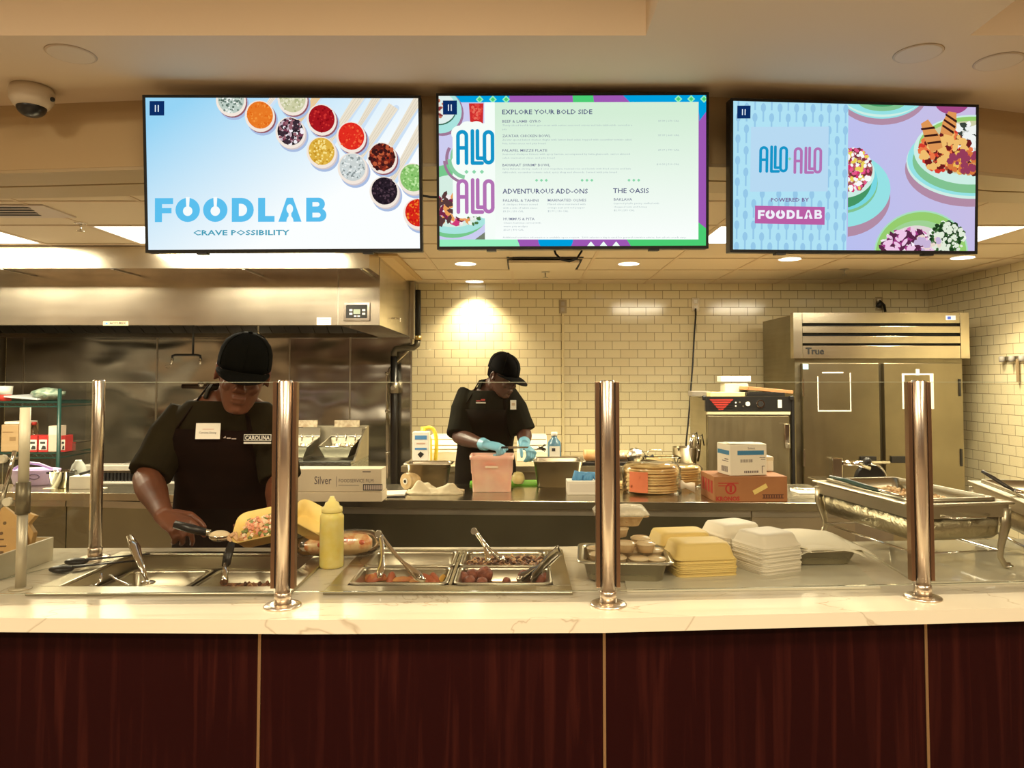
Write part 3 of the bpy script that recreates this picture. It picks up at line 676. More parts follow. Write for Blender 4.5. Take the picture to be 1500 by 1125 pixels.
# ---------------------------------------------------------------- steel wall cladding behind the cooking line
def wavy(m, s=.5, scale=(3, 3, 3), dist=.02):
    nt = m.node_tree; N = nt.nodes; L = nt.links; b = N['Principled BSDF']
    tc = N.new('ShaderNodeTexCoord'); mp = N.new('ShaderNodeMapping'); mp.inputs['Scale'].default_value = scale
    nz = N.new('ShaderNodeTexNoise'); nz.inputs['Scale'].default_value = 1; nz.inputs['Detail'].default_value = 1; bp = N.new('ShaderNodeBump')
    bp.inputs['Strength'].default_value = s; bp.inputs['Distance'].default_value = dist
    L.new(tc.outputs['Object'], mp.inputs[0]); L.new(mp.outputs[0], nz.inputs[0]); L.new(nz.outputs[0], bp.inputs['Height']); L.new(bp.outputs[0], b.inputs['Normal']); return m
wavy(STEEL_W, 1.0, (1.6, 1.6, 2.6), .06)
xe = X(602, 7.17)
cl = [XL+.02, X(32, 7.17), X(228, 7.17), X(423, 7.17), X(512, 7.17), xe]
w = thing('wall_cladding', 'sheets of brushed steel cladding on the wall below the hood', 'wall panel', ((XL+xe)/2, 7.19, 0))
for a, b in zip(cl, cl[1:]):
    o = w.location.x
    MB().box(a-o+.002, b-o-.002, -.012, .008, .3, 2.2).build('steel_sheet', STEEL_W, w)
    MB().box(b-o-.008, b-o+.008, -.016, -.011, .3, 2.2).build('joint_strip', STEEL_D, w)
# ---------------------------------------------------------------- exhaust hood
D1 = 5.5; zb = Z(476, D1); hx = X(555, D1); ux_ = X(539, 5.13)
hx0 = XL+.06
t = thing('exhaust_hood', 'long brushed steel exhaust hood over the cooking line', 'exhaust hood', (hx, D1, zb)); o = Vector(t.location)
H = KZ-.006-zb; L0 = hx0-hx; xcomp = X(494, D1)-hx
m = MB(); m.box(L0, 0, 0, .02, 0, H); m.box(L0, 0, .02, 1.66, H-.03, H-.001); m.box(L0, 0, 1.64, 1.66, .05, H-.03); m.box(L0, L0+.02, .02, 1.64, 0, H-.03)
m.box(L0, xcomp, .02, .09, 0, .02)
m.build('canopy', STEEL_H, t)
m = MB(); m.box(xcomp, 0, .021, 1.66, .0, H-.031); m.build('service_compartment', STEEL_H, t, bevel=.002)
m = MB(); m.box(xcomp-.004, xcomp+.002, -.002, .0, 0, H); m.build('panel_seam', STEEL_D, t)
m = MB()
for i in range(26):
    xa = L0+.05+i*(xcomp-L0-.1)/26; wd = (xcomp-L0-.1)/26-.006
    m.add([(xa, 1.50, .03), (xa+wd, 1.50, .03), (xa+wd, .85, .42), (xa, .85, .42)], [(0, 1, 2, 3)])
m.build('baffle_filter', mat('dark_filter', (.10, .10, .10), .4, .9), t)
MB().box(L0, xcomp, 1.50, 1.64, -.012, .03).build('grease_trough', STEEL_P, t)
uz0 = Z(393, 5.13)-zb
MB().box(L0, ux_-hx, 5.13-D1, .0, uz0, H).build('upper_housing', STEEL_H, t)
for px in (20, 178, 366, 535): MB().box(X(px, 5.3)-hx-.01, X(px, 5.3)-hx+.01, 5.13-D1+.01, -.003, uz0-.006, uz0).build('underside_rib', STEEL_D, t)
a = pr(503, 542, 443, 470, D1-.012)
m = MB(); m.box(a[0]-hx, a[1]-hx, -.014, 0, a[2]-zb, a[3]-zb); cp = m.build('control_panel', STEEL_P, t, bevel=.002)
w_, h_ = a[1]-a[0], a[3]-a[2]; x0, z0 = a[0]-hx, a[2]-zb
m = MB(); m.box(x0+.02, x0+w_-.02, -.017, -.014, z0+.02, z0+h_-.018, 0)
m.box(x0+.075, x0+.125, -.019, -.017, z0+.05, z0+.085, 1)
for j in range(2):
    for dx in (.045, .14): m.box(x0+dx, x0+dx+.022, -.019, -.017, z0+.045+j*.026, z0+.06+j*.026, 2)
for dx in (.08, .105): m.box(x0+dx, x0+dx+.018, -.019, -.017, z0+.03, z0+.04, 2)
m.build('control_display', [BLACK, mat('lcd', (.35, .42, .33), .3), WHITEP], cp)
a = pr(151, 188, 470.5, 478, D1-.002)
m = MB(); m.box(a[0]-hx, a[1]-hx, -.004, 0, a[2]-zb+.006, a[3]-zb, 0); textmesh(m, 'ACCUREX', .026, (a[0]-hx+.05, -.0046, a[2]-zb+.014), mi=1, bold=.001)
m.prism([(a[0]-hx+.012, a[2]-zb+.014), (a[0]-hx+.042, a[2]-zb+.014), (a[0]-hx+.027, a[2]-zb+.032)], -.0055, -.004, 'y', 2)
m.build('maker_plate', [mat('plate_tan', (.62, .50, .30), .4), INK, BLUE], t)
a = pr(464, 485, 465, 477, D1-.002)
m = MB(); m.box(a[0]-hx, a[1]-hx, -.003, 0, max(0, a[2]-zb), a[3]-zb, 0)
for k in range(3): m.box(a[0]-hx+.01, a[1]-hx-.01, -.0036, -.003, .012+.012*k, .016+.012*k, 1)
m.build('warning_sticker', [PAPER, mat('sticker_red', (.6, .25, .15), .6)], t)
MB().tube([(.0, .62, .10), (.05, .62, .10), (.05, .62, .07)], .007, 8).build('side_hook', CHROME, t)
for px, l in ((283, 1), (378, 0)):
    D = 6.2; p = at(px, 500, Y=D)
    n = thing('suppression_nozzle', 'black fire nozzle pipe with two heads hanging below the hood' if l else 'short fire nozzle hanging just above the left cook\'s cap', 'fire nozzle', (p.x, D, zb))
    s = sc(D)
    if l:
        zt = Z(520, D)-zb
        m = MB().cyl((0, 0, H-.032), (0, 0, zt), .009); m.tube([(-30*s, 0, zt-.03), (-30*s, 0, zt-.008), (-26*s, 0, zt), (6*s, 0, zt), (11*s, 0, zt-.008), (11*s, 0, zt-.03)], .010, 10); m.build('pipe', BLACK, n)
        for dx in (-30, 11): MB().cyl((dx*s, 0, zt-.03), (dx*s-.01*(dx < 0), 0, zt-.08), .011, .008).build('nozzle_head', CHROME, n)
        MB().tube([(-36*s+.012*math.cos(a)*2, 0, zt-.095+.014*math.sin(a)) for a in [2*PI*i/14 for i in range(15)]], .002, 5).build('cap_ring', STEEL_D, n)
    else:
        MB().cyl((0, 0, H-.032), (0, 0, Z(486, D)-zb), .007).build('pipe', STEEL_D, n); MB().cyl((0, 0, Z(486, D)-zb), (.012, 0, Z(498, D)-zb), .010, .008).build('nozzle_head', CHROME, n)
# ---------------------------------------------------------------- pipes at the right end of the hood
D = 7.06; s = sc(D)
t = thing('black_gas_pipe', 'black gas pipe with brass elbows running down beside the hood', 'pipe', (X(577, D), D, Z(520, D)))
g = lambda px, py: at(px, py, Y=D)-Vector(t.location)
MB().cyl(g(612, 425), g(612, 500), .029).build('upper_pipe', BLACK, t)
MB().tube([g(612, 498), g(611, 505), g(606, 509), g(590, 510), g(580, 511), g(577, 516), g(577, 524)], .03, 12).build('elbow', mat('grey_fitting', (.16, .15, .12), .35, .8), t)
MB().cyl(g(612, 492), g(612, 498), .036).build('brass_collar', mat('brass', (.6, .45, .18), .3, .9), t)
MB().cyl(g(577, 522), g(577, 720), .033).build('lower_pipe', BLACK, t)
m = MB(); m.cyl(g(577, 560), g(577, 576), .042); m.cyl(g(577, 568)+Vector((0, -.04, 0)), g(577, 568)+Vector((0, -.06, 0)), .02); m.build('shutoff_valve', STEEL_D, t)
t = thing('steel_conduit', 'thin steel conduit bending down the cladding left of the black pipe', 'pipe', (X(568, D), D, Z(700, D)))
g = lambda px, py: at(px, py, Y=7.145)-Vector(t.location)
MB().tube([g(603, 508), g(590, 522), g(580, 531), g(571, 540), g(567, 552), g(567, 600), g(567, 700)], .013, 10).build('tube', STEEL_P, t)
for py in (545, 600, 662): MB().cyl(g(567, py), g(567, py+4), .019).build('coupling', CHROME, t)
t = thing('vent_duct', 'slim steel duct standing between the hood and the tiled wall', 'pipe', (X(604, 7.0), 7.0, Z(497, 7.0)))
MB().box(-.025, .02, -.04, .04, 0, KZ-.01-t.location.z).build('duct_body', STEEL_D, t, bevel=.006)
t = thing('ceiling_access_frame', 'tan framed ceiling strip above the hood pipes', 'ceiling frame', (X(585, 6.2), 6.2, KZ-.02))
MB().box(-.09, .1, -.75, .62, .0, .016).build('frame', mat('tan_frame', (.55, .38, .17), .5), t)
MB().box(-.05, .06, -.7, .58, -.003, .0).build('cover', mat('tan_cover', (.66, .48, .24), .5), t)
# ---------------------------------------------------------------- refrigerator
D = 6.1; a = pr(1162, 1418, 458, 525, D); zt = a[3]; xl, xr_ = a[0], a[1]; wd = xr_-xl
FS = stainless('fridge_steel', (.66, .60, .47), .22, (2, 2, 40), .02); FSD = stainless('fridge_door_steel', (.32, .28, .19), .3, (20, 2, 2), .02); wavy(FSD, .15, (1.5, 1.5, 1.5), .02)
t = thing('reach_in_refrigerator', 'tall two-door steel refrigerator with louvred top against the tiled wall', 'refrigerator', ((xl+xr_)/2, D, 0))
hw = wd/2; z1 = a[2]
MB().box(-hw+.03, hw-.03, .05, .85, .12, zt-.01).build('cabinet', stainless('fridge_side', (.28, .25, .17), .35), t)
m = MB(); hh = zt-z1
for k in range(4):
    zz = z1+.005+k*hh*.0+0
bands = [(z1, z1+hh*.275), (z1+hh*.33, z1+hh*.485), (z1+hh*.555, z1+hh*.70), (z1+hh*.77, zt)]
for b0, b1 in bands: m.box(-hw+.075, hw-.075, -.01, .03, b0, b1)
m.box(-hw, -hw+.073, -.012, .06, z1, zt); m.box(hw-.073, hw, -.012, .06, z1, zt)
m.build('louvre_header', FS, t, bevel=.002)
MB().box(-hw+.07, hw-.07, .031, .05, z1+.01, zt-.01).build('grille_shadow', BLACKM, t)
m = MB(); textmesh(m, 'True', .075, (-hw+.1, -.013, z1+.035), mi=0, bold=.002, depth=.001); m.build('badge', BLACK, t)
m = MB(); m.box(hw-.19, hw-.11, -.013, -.01, zt-.062, zt-.025, 0); m.box(hw-.178, hw-.15, -.0145, -.013, zt-.055, zt-.033, 1); m.build('display', [mat('disp_blue', (.55, .65, .85), .3), mat('disp_dark', (.02, .04, .2), .3, emit=((.1, .2, .8), .5))], t)
for i, (p0, p1) in enumerate(((1176, 1287), (1295, 1409))):
    b = pr(p0, p1, 532, 560, D); x0, x1 = b[0]-t.location.x, b[1]-t.location.x; zd = b[3]
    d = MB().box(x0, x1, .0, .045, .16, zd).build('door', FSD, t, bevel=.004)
    hx_ = x0+.012 if i == 0 else x1-.012
    for zz in (zd-.18, zd-.75): MB().box(hx_-.02, hx_-.006, -.012, .0, zz-.09, zz+.05).build('hinge', BLACK if i else CHROME, d)
    hb = x1-.04 if i == 0 else x0+.04
    MB().box(hb-.13 if i == 0 else hb, hb if i == 0 else hb+.30, -.02, .0, Z(676, D)-.01, Z(670, D)+.01).build('handle', BLACK, d, bevel=.004)
    if i == 0:
        q = pr(1176, 1184, 533, 541, D); MB().box(q[0]-t.location.x, q[1]-t.location.x, -.002, 0, q[2], q[3]).build('blue_sticker', mat('sticker_blue', (.3, .6, .8), .5), d)
        q = pr(1198, 1246, 546, 602, D); tx = t.location.x; m = MB()
        m.box(q[0]-tx, q[0]-tx+.008, -.002, 0, q[2], q[3]-.03); m.box(q[1]-tx-.008, q[1]-tx, -.002, 0, q[2], q[3]); m.box(q[0]-tx, q[1]-tx, -.0025, -.0003, q[2]-.004, q[2]+.006); m.box(q[0]-tx+.04, q[1]-tx-.06, -.0025, -.0003, q[3]-.004, q[3]+.006)
        m.build('tape_outline', PAPER, d)
    else:
        q = pr(1322, 1367, 547, 599, D); tx = t.location.x
        m = MB().box(q[0]-tx, q[1]-tx, -.002, 0, q[2], q[3], 0); m.box(q[0]-tx+.02, q[1]-tx-.03, -.0026, -.002, q[2]+.04, q[3]-.012, 1); m.cbox(((q[0]+q[1])/2-tx, -.003, q[3]+.01), (.03, .002, .05), 0); m.build('taped_notice', [PAPER, FSD], d)
for dx in (-hw+.1, hw-.1):
    for dy in (.12, .78): MB().cyl((dx, dy, 0), (dx, dy, .125), .025, n=12).build('caster', BLACK, t)
# outlets, conduit, cord, wall rack
def outlet(px, py, lb, Dw=YB, h=20, w=11, blank=False):
    s = sc(Dw); p = at(px, py, Y=Dw-.01); t = thing('wall_outlet', lb, 'outlet', (p.x, Dw, p.z))
    MB().box(-w*s/2, w*s/2, -.010, -.0005, -h*s/2, h*s/2).build('cover_plate', stainless('plate', (.45, .38, .26), .35), t, bevel=.002)
    for k in (-1, 1): MB().cbox((0, -.011, k*h*s*.22), (w*s*.45, .003, h*s*.28)).build('socket', WHITEP if not blank else STEEL_D, t)
    return t
outlet(824.5, 449, 'steel outlet plate high on the tiles above the pale conduit', blank=True)
o1 = outlet(1019, 446, 'outlet plate high on the tiles with a black cord plugged in')
outlet(1288, 445, 'dark outlet above the refrigerator with a black plug')
p = at(824.5, 460, Y=YB); t = thing('wall_conduit', 'cream vertical conduit down the tiled wall', 'pipe', (p.x, YB-.008, Z(690, YB)))
MB().box(-.012, .012, -.012, .004, 0, p.z-t.location.z).build('channel', mat('conduit_cream', (.72, .62, .36), .5), t, bevel=.003)
MB().box(-.018, .018, -.014, .004, 0, .04).build('end_clip', CREAM, t)
D = YB-.03; pts = [at(x, y, Y=D-(k*.03)) for k, (x, y) in enumerate([(1019, 452), (1019, 465), (1017, 490), (1015, 530), (1012, 570), (1009, 610), (1006, 640), (1004, 662)])]
tag(MB().tube(pts, .008, 8).build('power_cord', BLACK), 'black power cord hanging from the outlet down the tiles', 'cord')
D = YB-.04; pts = [at(x, y, Y=D) for x, y in [(1287, 450), (1290, 443), (1295, 447), (1297, 457)]]
tag(MB().tube(pts, [.03, .028, .014, .012], 8).build('refrigerator_plug', BLACK), 'black plug and cord end above the refrigerator', 'plug')
# tool rail on the right wall
D = 6.0; p = at(1486, 525, Y=5.9); zr = p.z
t = thing('tool_rail', 'grey gripper rail with hooks on the right tiled wall', 'tool rail', (XR, 5.85, zr))
MB().box(-.02, -.0005, -.32, .24, -.015, .02).build('backing_rail', STEEL_D, t)
for k in range(5): MB().lathe([(.018, -.025), (.022, -.01), (.022, .015), (.014, .022)], (-.04, .2-.12*k, 0), 12).build('gripper', mat('rail_grey', (.35, .33, .30), .5), t)
for k in (1, 3): MB().box(-.03, -.022, .14-.12*k, .165-.12*k, -.19, -.005).build('hanging_strap', mat('strap_brown', (.30, .22, .12), .6), t)
# ---------------------------------------------------------------- ceiling fittings
def cdisk(px, py, lb, r=.105):
    p = at(px, py, z=DZ); t = thing('ceiling_cover', lb, 'ceiling cover', p, group='round flush covers in the dining ceiling')
    MB().lathe([(r, -.0008), (r*.97, -.003), (r*.9, -.0035)], n=32).build('rim', mat('cover_rim', (.62, .50, .36), .6), t); MB().lathe([(r*.9, -.0036), (r*.9, -.0044)], n=32).build('disc', mat('cover_disc', (.72, .62, .48), .6), t)
cdisk(104, 79, 'round flush ceiling cover at upper left above the camera', .085); cdisk(1345, 78, 'round flush ceiling cover above the right screen', .085); cdisk(1463, 90, 'round flush ceiling cover nearest the right edge', .085)
p = at(47, 128, z=DZ)
t = thing('dome_camera', 'cream dome security camera on the ceiling at upper left', 'security camera', (p.x, p.y, DZ))
MB().lathe([(.075, -.001), (.082, -.02), (.080, -.055), (.062, -.082), (.05, -.085)], n=32).build('housing', mat('cam_cream', (.62, .54, .42), .4), t)
MB().sph((0, 0, -.082), (.055, .055, .042), 24, m=12).build('dome', BLACK, t)
MB().sph((.085, 0, -.05), .01, 8).build('cable_gland', BLACK, t)
def sprk(px, py, lb, white=False):
    p = at(px, py, z=KZ); t = thing('sprinkler_head', lb, 'sprinkler', (p.x, p.y, KZ))
    c = CHROME if white else STEEL_D
    MB().lathe([(.035, -.001), (.033, -.008), (.01, -.01)], n=20).build('escutcheon', c, t)
    m = MB().cyl((0, 0, -.01), (0, 0, -.05), .006, n=8); m.lathe([(.022, -.052), (.022, -.049)], n=14); m.build('deflector', c, t)
sprk(118, 326, 'chrome sprinkler head beside the left light panels', True); sprk(799, 398, 'sprinkler head above the tiled wall, centre'); sprk(1237, 394, 'sprinkler head on the dark ceiling right of centre')
p = at(10, 309, z=KZ); t = thing('ceiling_vent', 'square louvred ceiling vent at the far left', 'vent', (p.x, p.y, KZ))
MB().box(-.3, .3, -.16, .14, -.008, -.0005).build('vent_frame', mat('vent_face', (.55, .47, .40), .5), t)
m = MB()
for k in range(4): m.box(-.2+.02*k, .2-.02*k, -.13+.06*k, -.10+.06*k, -.010, -.008)
m.build('louvre_slot', BLACKM, t)
a_, b_ = at(742, 376, z=KZ), at(846, 394, z=KZ)
t = thing('ceiling_hatch', 'open ceiling tile with a dark gap below the middle screen', 'ceiling hatch', ((a_.x+b_.x)/2, (a_.y+b_.y)/2, KZ))
hw, hd = (b_.x-a_.x)/2, (a_.y-b_.y)/2
hx1 = abs(hw); hd1 = abs(hd)
MB().box(-hx1, hx1, -hd1, hd1, -.004, -.0008).build('gap', BLACKM, t)
MB().box(-hx1+.015, hx1-.03, -hd1+.035, hd1-.03, -.03, -.012).build('tilted_tile', TILEC, t, rot=(R(2.0), 0, 0))
pts = [at(x, y, Y=3.1) for x, y in [(808, 355), (814, 372), (822, 380), (834, 383), (845, 379), (852, 368), (856, 355)]]
tag(MB().tube(pts, .0045, 8).build('screen_cable', BLACK), 'black cable loop drooping below the middle screen', 'cable')
pts = [at(x, y, Y=3.12) for x, y in [(622, 287), (630, 287.5), (638, 288)]]
tag(MB().tube([at(x, y, Y=3.06) for x, y in [(612, 286), (622, 287), (630, 288.5), (645, 289)]], .005, 8).build('linking_cable', BLACK), 'black cable linking the left and middle screens', 'cable')

t = thing('wall_lever', 'short brown pipe with steel lever on the cladding left of the cook', 'pipe', (X(265, 7.1), 7.12, Z(566, 7.1)))
MB().tube([(0, 0, 0), (.30, 0, 0)], .022, 12).build('pipe', mat('brown_pipe', (.09, .06, .04), .4, .6), t)
MB().sph((.19, -.03, .02), (.03, .02, .03), 12).build('lever', CHROME, t); MB().cyl((.15, 0, 0), (.15, .05, 0), .012, n=8).build('bracket', STEEL_D, t)
# ---------------------------------------------------------------- kitchen counter (stainless, behind the aisle)
KC = .90
kf = [at(a, b, z=KC) for a, b in [(-700, 716), (-200, 719), (200, 723), (430, 731), (900, 735), (1260, 737)]]
kyb = 4.28
t = thing('kitchen_counter', 'long stainless work counter behind the serving aisle', 'counter', (0, 0, 0))
out = [(p.x, p.y) for p in kf]+[(kf[-1].x, kyb), (kf[0].x, kyb)]
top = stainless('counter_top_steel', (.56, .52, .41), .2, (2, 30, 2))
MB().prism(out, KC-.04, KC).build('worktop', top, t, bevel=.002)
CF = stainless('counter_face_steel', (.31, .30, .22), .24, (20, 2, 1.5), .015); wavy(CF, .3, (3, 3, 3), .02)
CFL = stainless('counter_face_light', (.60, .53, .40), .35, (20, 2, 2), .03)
KF = lambda x: fy(x, kf)
cut = [kf[0].x, X(70, 3.8), X(430, 3.7), X(1103, 3.62), X(1287, 3.62)]
for i, (a, b) in enumerate(zip(cut, cut[1:])):
    b2 = min(b, kf[-1].x-.01); a2 = a+.003
    if i == 3: b2 = kf[-1].x-.01
    P = [(a2, KF(a2)+.03), (b2-.003, KF(b2)+.03), (b2-.003, KF(b2)+.06), (a2, KF(a2)+.06)]
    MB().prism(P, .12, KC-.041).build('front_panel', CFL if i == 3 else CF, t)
    P = [(a2, KF(a2)+.022), (b2-.003, KF(b2)+.022), (b2-.003, KF(b2)+.029), (a2, KF(a2)+.029)]
    MB().prism(P, KC-.075, KC-.041).build('apron_rail', STEEL_D, t)
for x in (kf[0].x+.1, -1.5, .3, kf[-1].x-.1):
    for y in (4.2,): MB().cyl((x, y, 0), (x, y, KC-.04), .025).build('leg', STEEL_D, t)
    MB().cyl((x, KF(x)+.1, 0), (x, KF(x)+.1, .2), .025).build('leg', STEEL_D, t)
def boxthing(name, lb, cat, px0, px1, py0, py1, depth, z=None, D=None, rz=0, m=CARD, group=None, text=None, bevel=.003):
    """carton: front face fills the photo rectangle; stands on height z or at distance D"""
    if D is None: D = at((px0+px1)/2, py1, z=z).y
    a = pr(px0, px1, py0, py1, D); w = a[1]-a[0]; h = a[3]-(z if z is not None else a[2])
    t = thing(name, lb, cat, ((a[0]+a[1])/2, D, z if z is not None else a[2]), rz, group)
    MB().box(-w/2, w/2, 0, depth, 0, h).build('carton_body', m, t, bevel=bevel)
    return t, w, h
# film boxes
t, w, h = boxthing('film_box', 'lower long carton lying under the silver film box', 'box', 414, 560, 721, 735, .13, z=KC, m=mat('pale_card', (.72, .62, .45), .7))
ztop = KC+h; Dt = t.location.y
t2, w, h = boxthing('film_box', 'long pale carton lettered Silver foodservice film', 'box', 416, 558, 687, 720, .12, z=ztop+.0008, D=Dt+.004, m=mat('pale_card', (.72, .62, .45), .7))
m = MB(); y = -.0012
textmesh(m, 'Silver', .055, (-.09, y, h*.34), mi=0, sx=.7); m.box(.018, .0195, y, 0, h*.22, h*.68, 0); textmesh(m, 'FOODSERVICE FILM', .023, (.03, y, h*.42), mi=0, sx=.85)
m.box(.03, .13, y, 0, h*.28, h*.30, 0); m.box(.15, .245, y, 0, h*.06, h*.34, 1)
for k in range(9): m.box(.154+.0102*k, .1615+.0102*k, y-.0005, y, h*.1, h*.3, 2)
for k in range(3): m.box(-w/2+.01, -w/2+.07-.015*k, y, 0, h*(.13+.07*k), h*(.15+.07*k), 0)
m.box(-w/2+.01, -w/2+.08, y, 0, h*.86, h*.88, 0); m.box(w/2-.09, w/2-.05, y, 0, h*.86, h*.9, 0)
m.build('printing', [mat('ink_soft', (.12, .09, .10), .7), INK, mat('code_pale', (.62, .52, .45), .7)], t2)
MB().box(w/2+.0005, w/2+.003, 0, .12, .0, h).build('tucked_end_flap', mat('pale_card_lt', (.78, .69, .52), .7), t2)
# clipboard, film roll, towel
p = at(555, 729, z=KC); t = thing('clipboard', 'dark clipboard with white sheets on the counter edge', 'clipboard', (p.x, p.y+.03, KC), R(3))
MB().box(-.15, .13, -.03, .13, .0, .004).build('board', BLACK, t)
MB().box(-.12, .125, -.02, .125, .0045, .012).build('paper_sheets', PAPER, t, rot=(R(0), R(-1), 0))
MB().box(-.15, -.11, .02, .10, .0045, .013).build('clip', CHROME, t, bevel=.002)
p = at(598, 716, z=KC); t = thing('film_roll', 'tan roll of wrap lying on its side, left of the steel pan', 'wrap roll', (p.x, p.y, KC), R(-38))
MB().xf(Matrix()).tube([(0, -.02, .043), (0, .14, .043)], .043, 28).build('wound_film', mat('film_tan', (.66, .50, .28), .35, noise=((2, 60, 2), (.55, .40, .2))), t)
m = MB().cyl((0, -.021, .043), (0, -.024, .043), .017); m.build('core', WHITEP, t); MB().cyl((0, -.0242, .043), (0, -.026, .043), .009).build('core_hole', BLACKM, t)
def cloth(name, lb, loc, w, d, h, seed, m, rz=0, n=26, cat='towel'):
    rnd = random.Random(seed); bumps = [(rnd.uniform(-.4, .4), rnd.uniform(-.35, .35), rnd.uniform(.10, .22), rnd.uniform(.35, 1)) for _ in range(9)]
    vs = []; f = []
    for lay in (0, 1):
        for j in range(n+1):
            for i in range(n+1):
                u, v = i/n-.5, j/n-.5
                ed = 1+.07*math.sin(9*v+seed)+.05*math.sin(17*v); ed2 = 1+.08*math.sin(8*u+seed*2)
                z = sum(a*math.exp(-((u-x)**2+(v-y)**2)/(2*s*s*.35)) for x, y, s, a in bumps)*h*.55
                z *= min(1, (0.5-abs(u))*7+.15)*min(1, (0.5-abs(v))*6+.15)
                z += .006*abs(math.sin(22*u+7*v+seed))+.003
                vs.append((u*w*ed, v*d*ed2, z+.004 if lay == 0 else max(.0, z-.002)*.0+.0005))
    N_ = (n+1)**2
    for j in range(n):
        for i in range(n):
            a = j*(n+1)+i; f.append((a, a+1, a+n+2, a+n+1)); f.append((N_+a, N_+a+n+1, N_+a+n+2, N_+a+1))
    for i in range(n):
        for a, b in ((i, i+1), (n*(n+1)+i+1, n*(n+1)+i), ((i+1)*(n+1), i*(n+1)), (i*(n+1)+n, (i+1)*(n+1)+n)): f.append((b, a, N_+a, N_+b))
    o = MB().add(vs, f, 0, True).build(name, m, None, loc=loc, rot=(0, 0, rz)); tag(o, lb, cat); return o
TOWEL = mat('towel_cloth', (.78, .70, .50), .9, bump=((200, 200, 200), .4))
p = at(640, 722, z=KC); cloth('kitchen_towel', 'crumpled cream towel on the work counter before the steel pan', (p.x-.01, p.y-.005, KC), .27, .14, .075, 4, TOWEL)
# hotel pans
def pan(name, lb, cat, loc, w, d, h, rz=0, m=STEEL_D, lip=.016, parent=None, r=.03, taper=.9, rot=None, group=None):
    if parent is None: t = thing(name, lb, cat, loc, rz, group, rot=rot)
    else: t = parent
    mm = MB(); th = .0015
    o = lambda k, ex, z: [(x, y, z) for x, y in rrect((w+ex)*k, (d+ex)*k, r*k)]
    mm.loft([o(1, lip*2, h-.004), o(1, lip*2, h), o(1, 0, h), o(1, -.004, h-.008), o(taper, -.004, .008), o(taper*.94, -.02, .0025), ], 0, True, False)
    mm.loft([o(1, lip*2, h-.004), o(1, .002, h-.004), o(taper, .0, .007), o(taper*.94, -.016, 0)], 0, True, False)
    mm.add(o(taper*.94, -.02, .0025), [list(range(20))]); mm.add(o(taper*.94, -.016, 0), [list(range(20))])
    if parent is None: mm.build('pan_shell', m, t)
    return (t, mm)
p = at(623, 719, z=KC); PANK = stainless('pan_steel', (.58, .52, .40), .3)
s = sc(p.y)
t, _ = pan('steel_pan', 'deep steel pan with red sauce behind the towel', 'food pan', (p.x+.0, p.y+.16, KC), 64*s, .15, Z(682, p.y)-KC, m=PANK, taper=.86)
MB().prism(rrect(60*s*.9, .13, .02), .0, .004).build('red_sauce', mat('red_sauce', (.45, .05, .02), .3), t, loc=(0, 0, (Z(682, p.y)-KC)*.78))
p = at(817, 716, z=KC); s = sc(p.y)
t, _ = pan('steel_pan', 'large empty deep steel pan behind the glove box', 'food pan', (p.x+.005, p.y+.13, KC), 72*s, .22, Z(676, p.y)-KC, m=PANK, taper=.84)
# pink tub
p = at(720, 722, z=KC); s = sc(p.y); h = Z(668, p.y)-KC; w = 62*s
t = thing('plastic_tub', 'frosted pink plastic tub with handle tab, in front of the second cook', 'tub', (p.x, p.y+.09, KC))
TUB = mat('tub_pink', (.86, .62, .50), .35, noise=((14, 14, 14), (.80, .50, .40)), sub=.3)
mm = MB(); o = lambda k, z: [(x, y, z) for x, y in rrect(w*k, .17*k, .022)]
mm.loft([o(.89, 0), o(.90, .004), o(.945, h*.5), o(.98, h*.52), o(1.0, h*.88), o(1.05, h*.89), o(1.05, h), o(.99, h), o(.97, h*.9), o(.88, .006)], 0, True, True)
mm.build('tub_wall', TUB, t)
MB().box(-.035, .035, -.096, -.083, h*.66, h*.73).build('handle_tab', mat('tub_pale', (.9, .72, .55), .4), t, bevel=.005)
# cutting board, onion
p = at(735, 713, z=KC)
t = MB().prism(rrect(.40, .16, .03), 0, .012).build('cutting_board', mat('green_board', (.22, .62, .06), .45), None, loc=(p.x+.015, p.y+.11, KC), rot=(0, 0, R(2)), bevel=.003); tag(t, 'bright green cutting board behind the pink tub', 'cutting board')
p = at(759, 710, z=KC+.012)
o = MB().lathe([(.004, .0), (.026, .004), (.037, .025), (.036, .045), (.024, .064), (.010, .068), (.004, .066)], n=24).build('peeled_onion', mat('onion', (.86, .72, .32), .3), None, loc=(p.x, p.y+.02, KC+.0125)); tag(o, 'peeled yellow onion on the green cutting board', 'onion')
# glove box with blue gloves
t, w, h = boxthing('glove_box', 'white box of blue gloves in front of the large steel pan', 'glove box', 831, 886, 705, 725, .12, z=KC, m=PAPER)
m = MB(); rnd = random.Random(3)
for k in range(7):
    x = rnd.uniform(-.04, .04); m.tube([(x-.02, .04, h-.002), (x-.01, .045, h+.025+rnd.random()*.02), (x+.02, .05, h+.03), (x+.03, .055, h+.004)], [.014, .012, .013, .010], 8, flat=.6)
m.build('nitrile_gloves', mat('glove_blue', (.12, .38, .72), .4), t)
MB().box(-w/2+.012, w/2-.012, -.001, 0, h*.2, h*.8).build('side_print', mat('pale_print', (.74, .70, .62), .7), t)
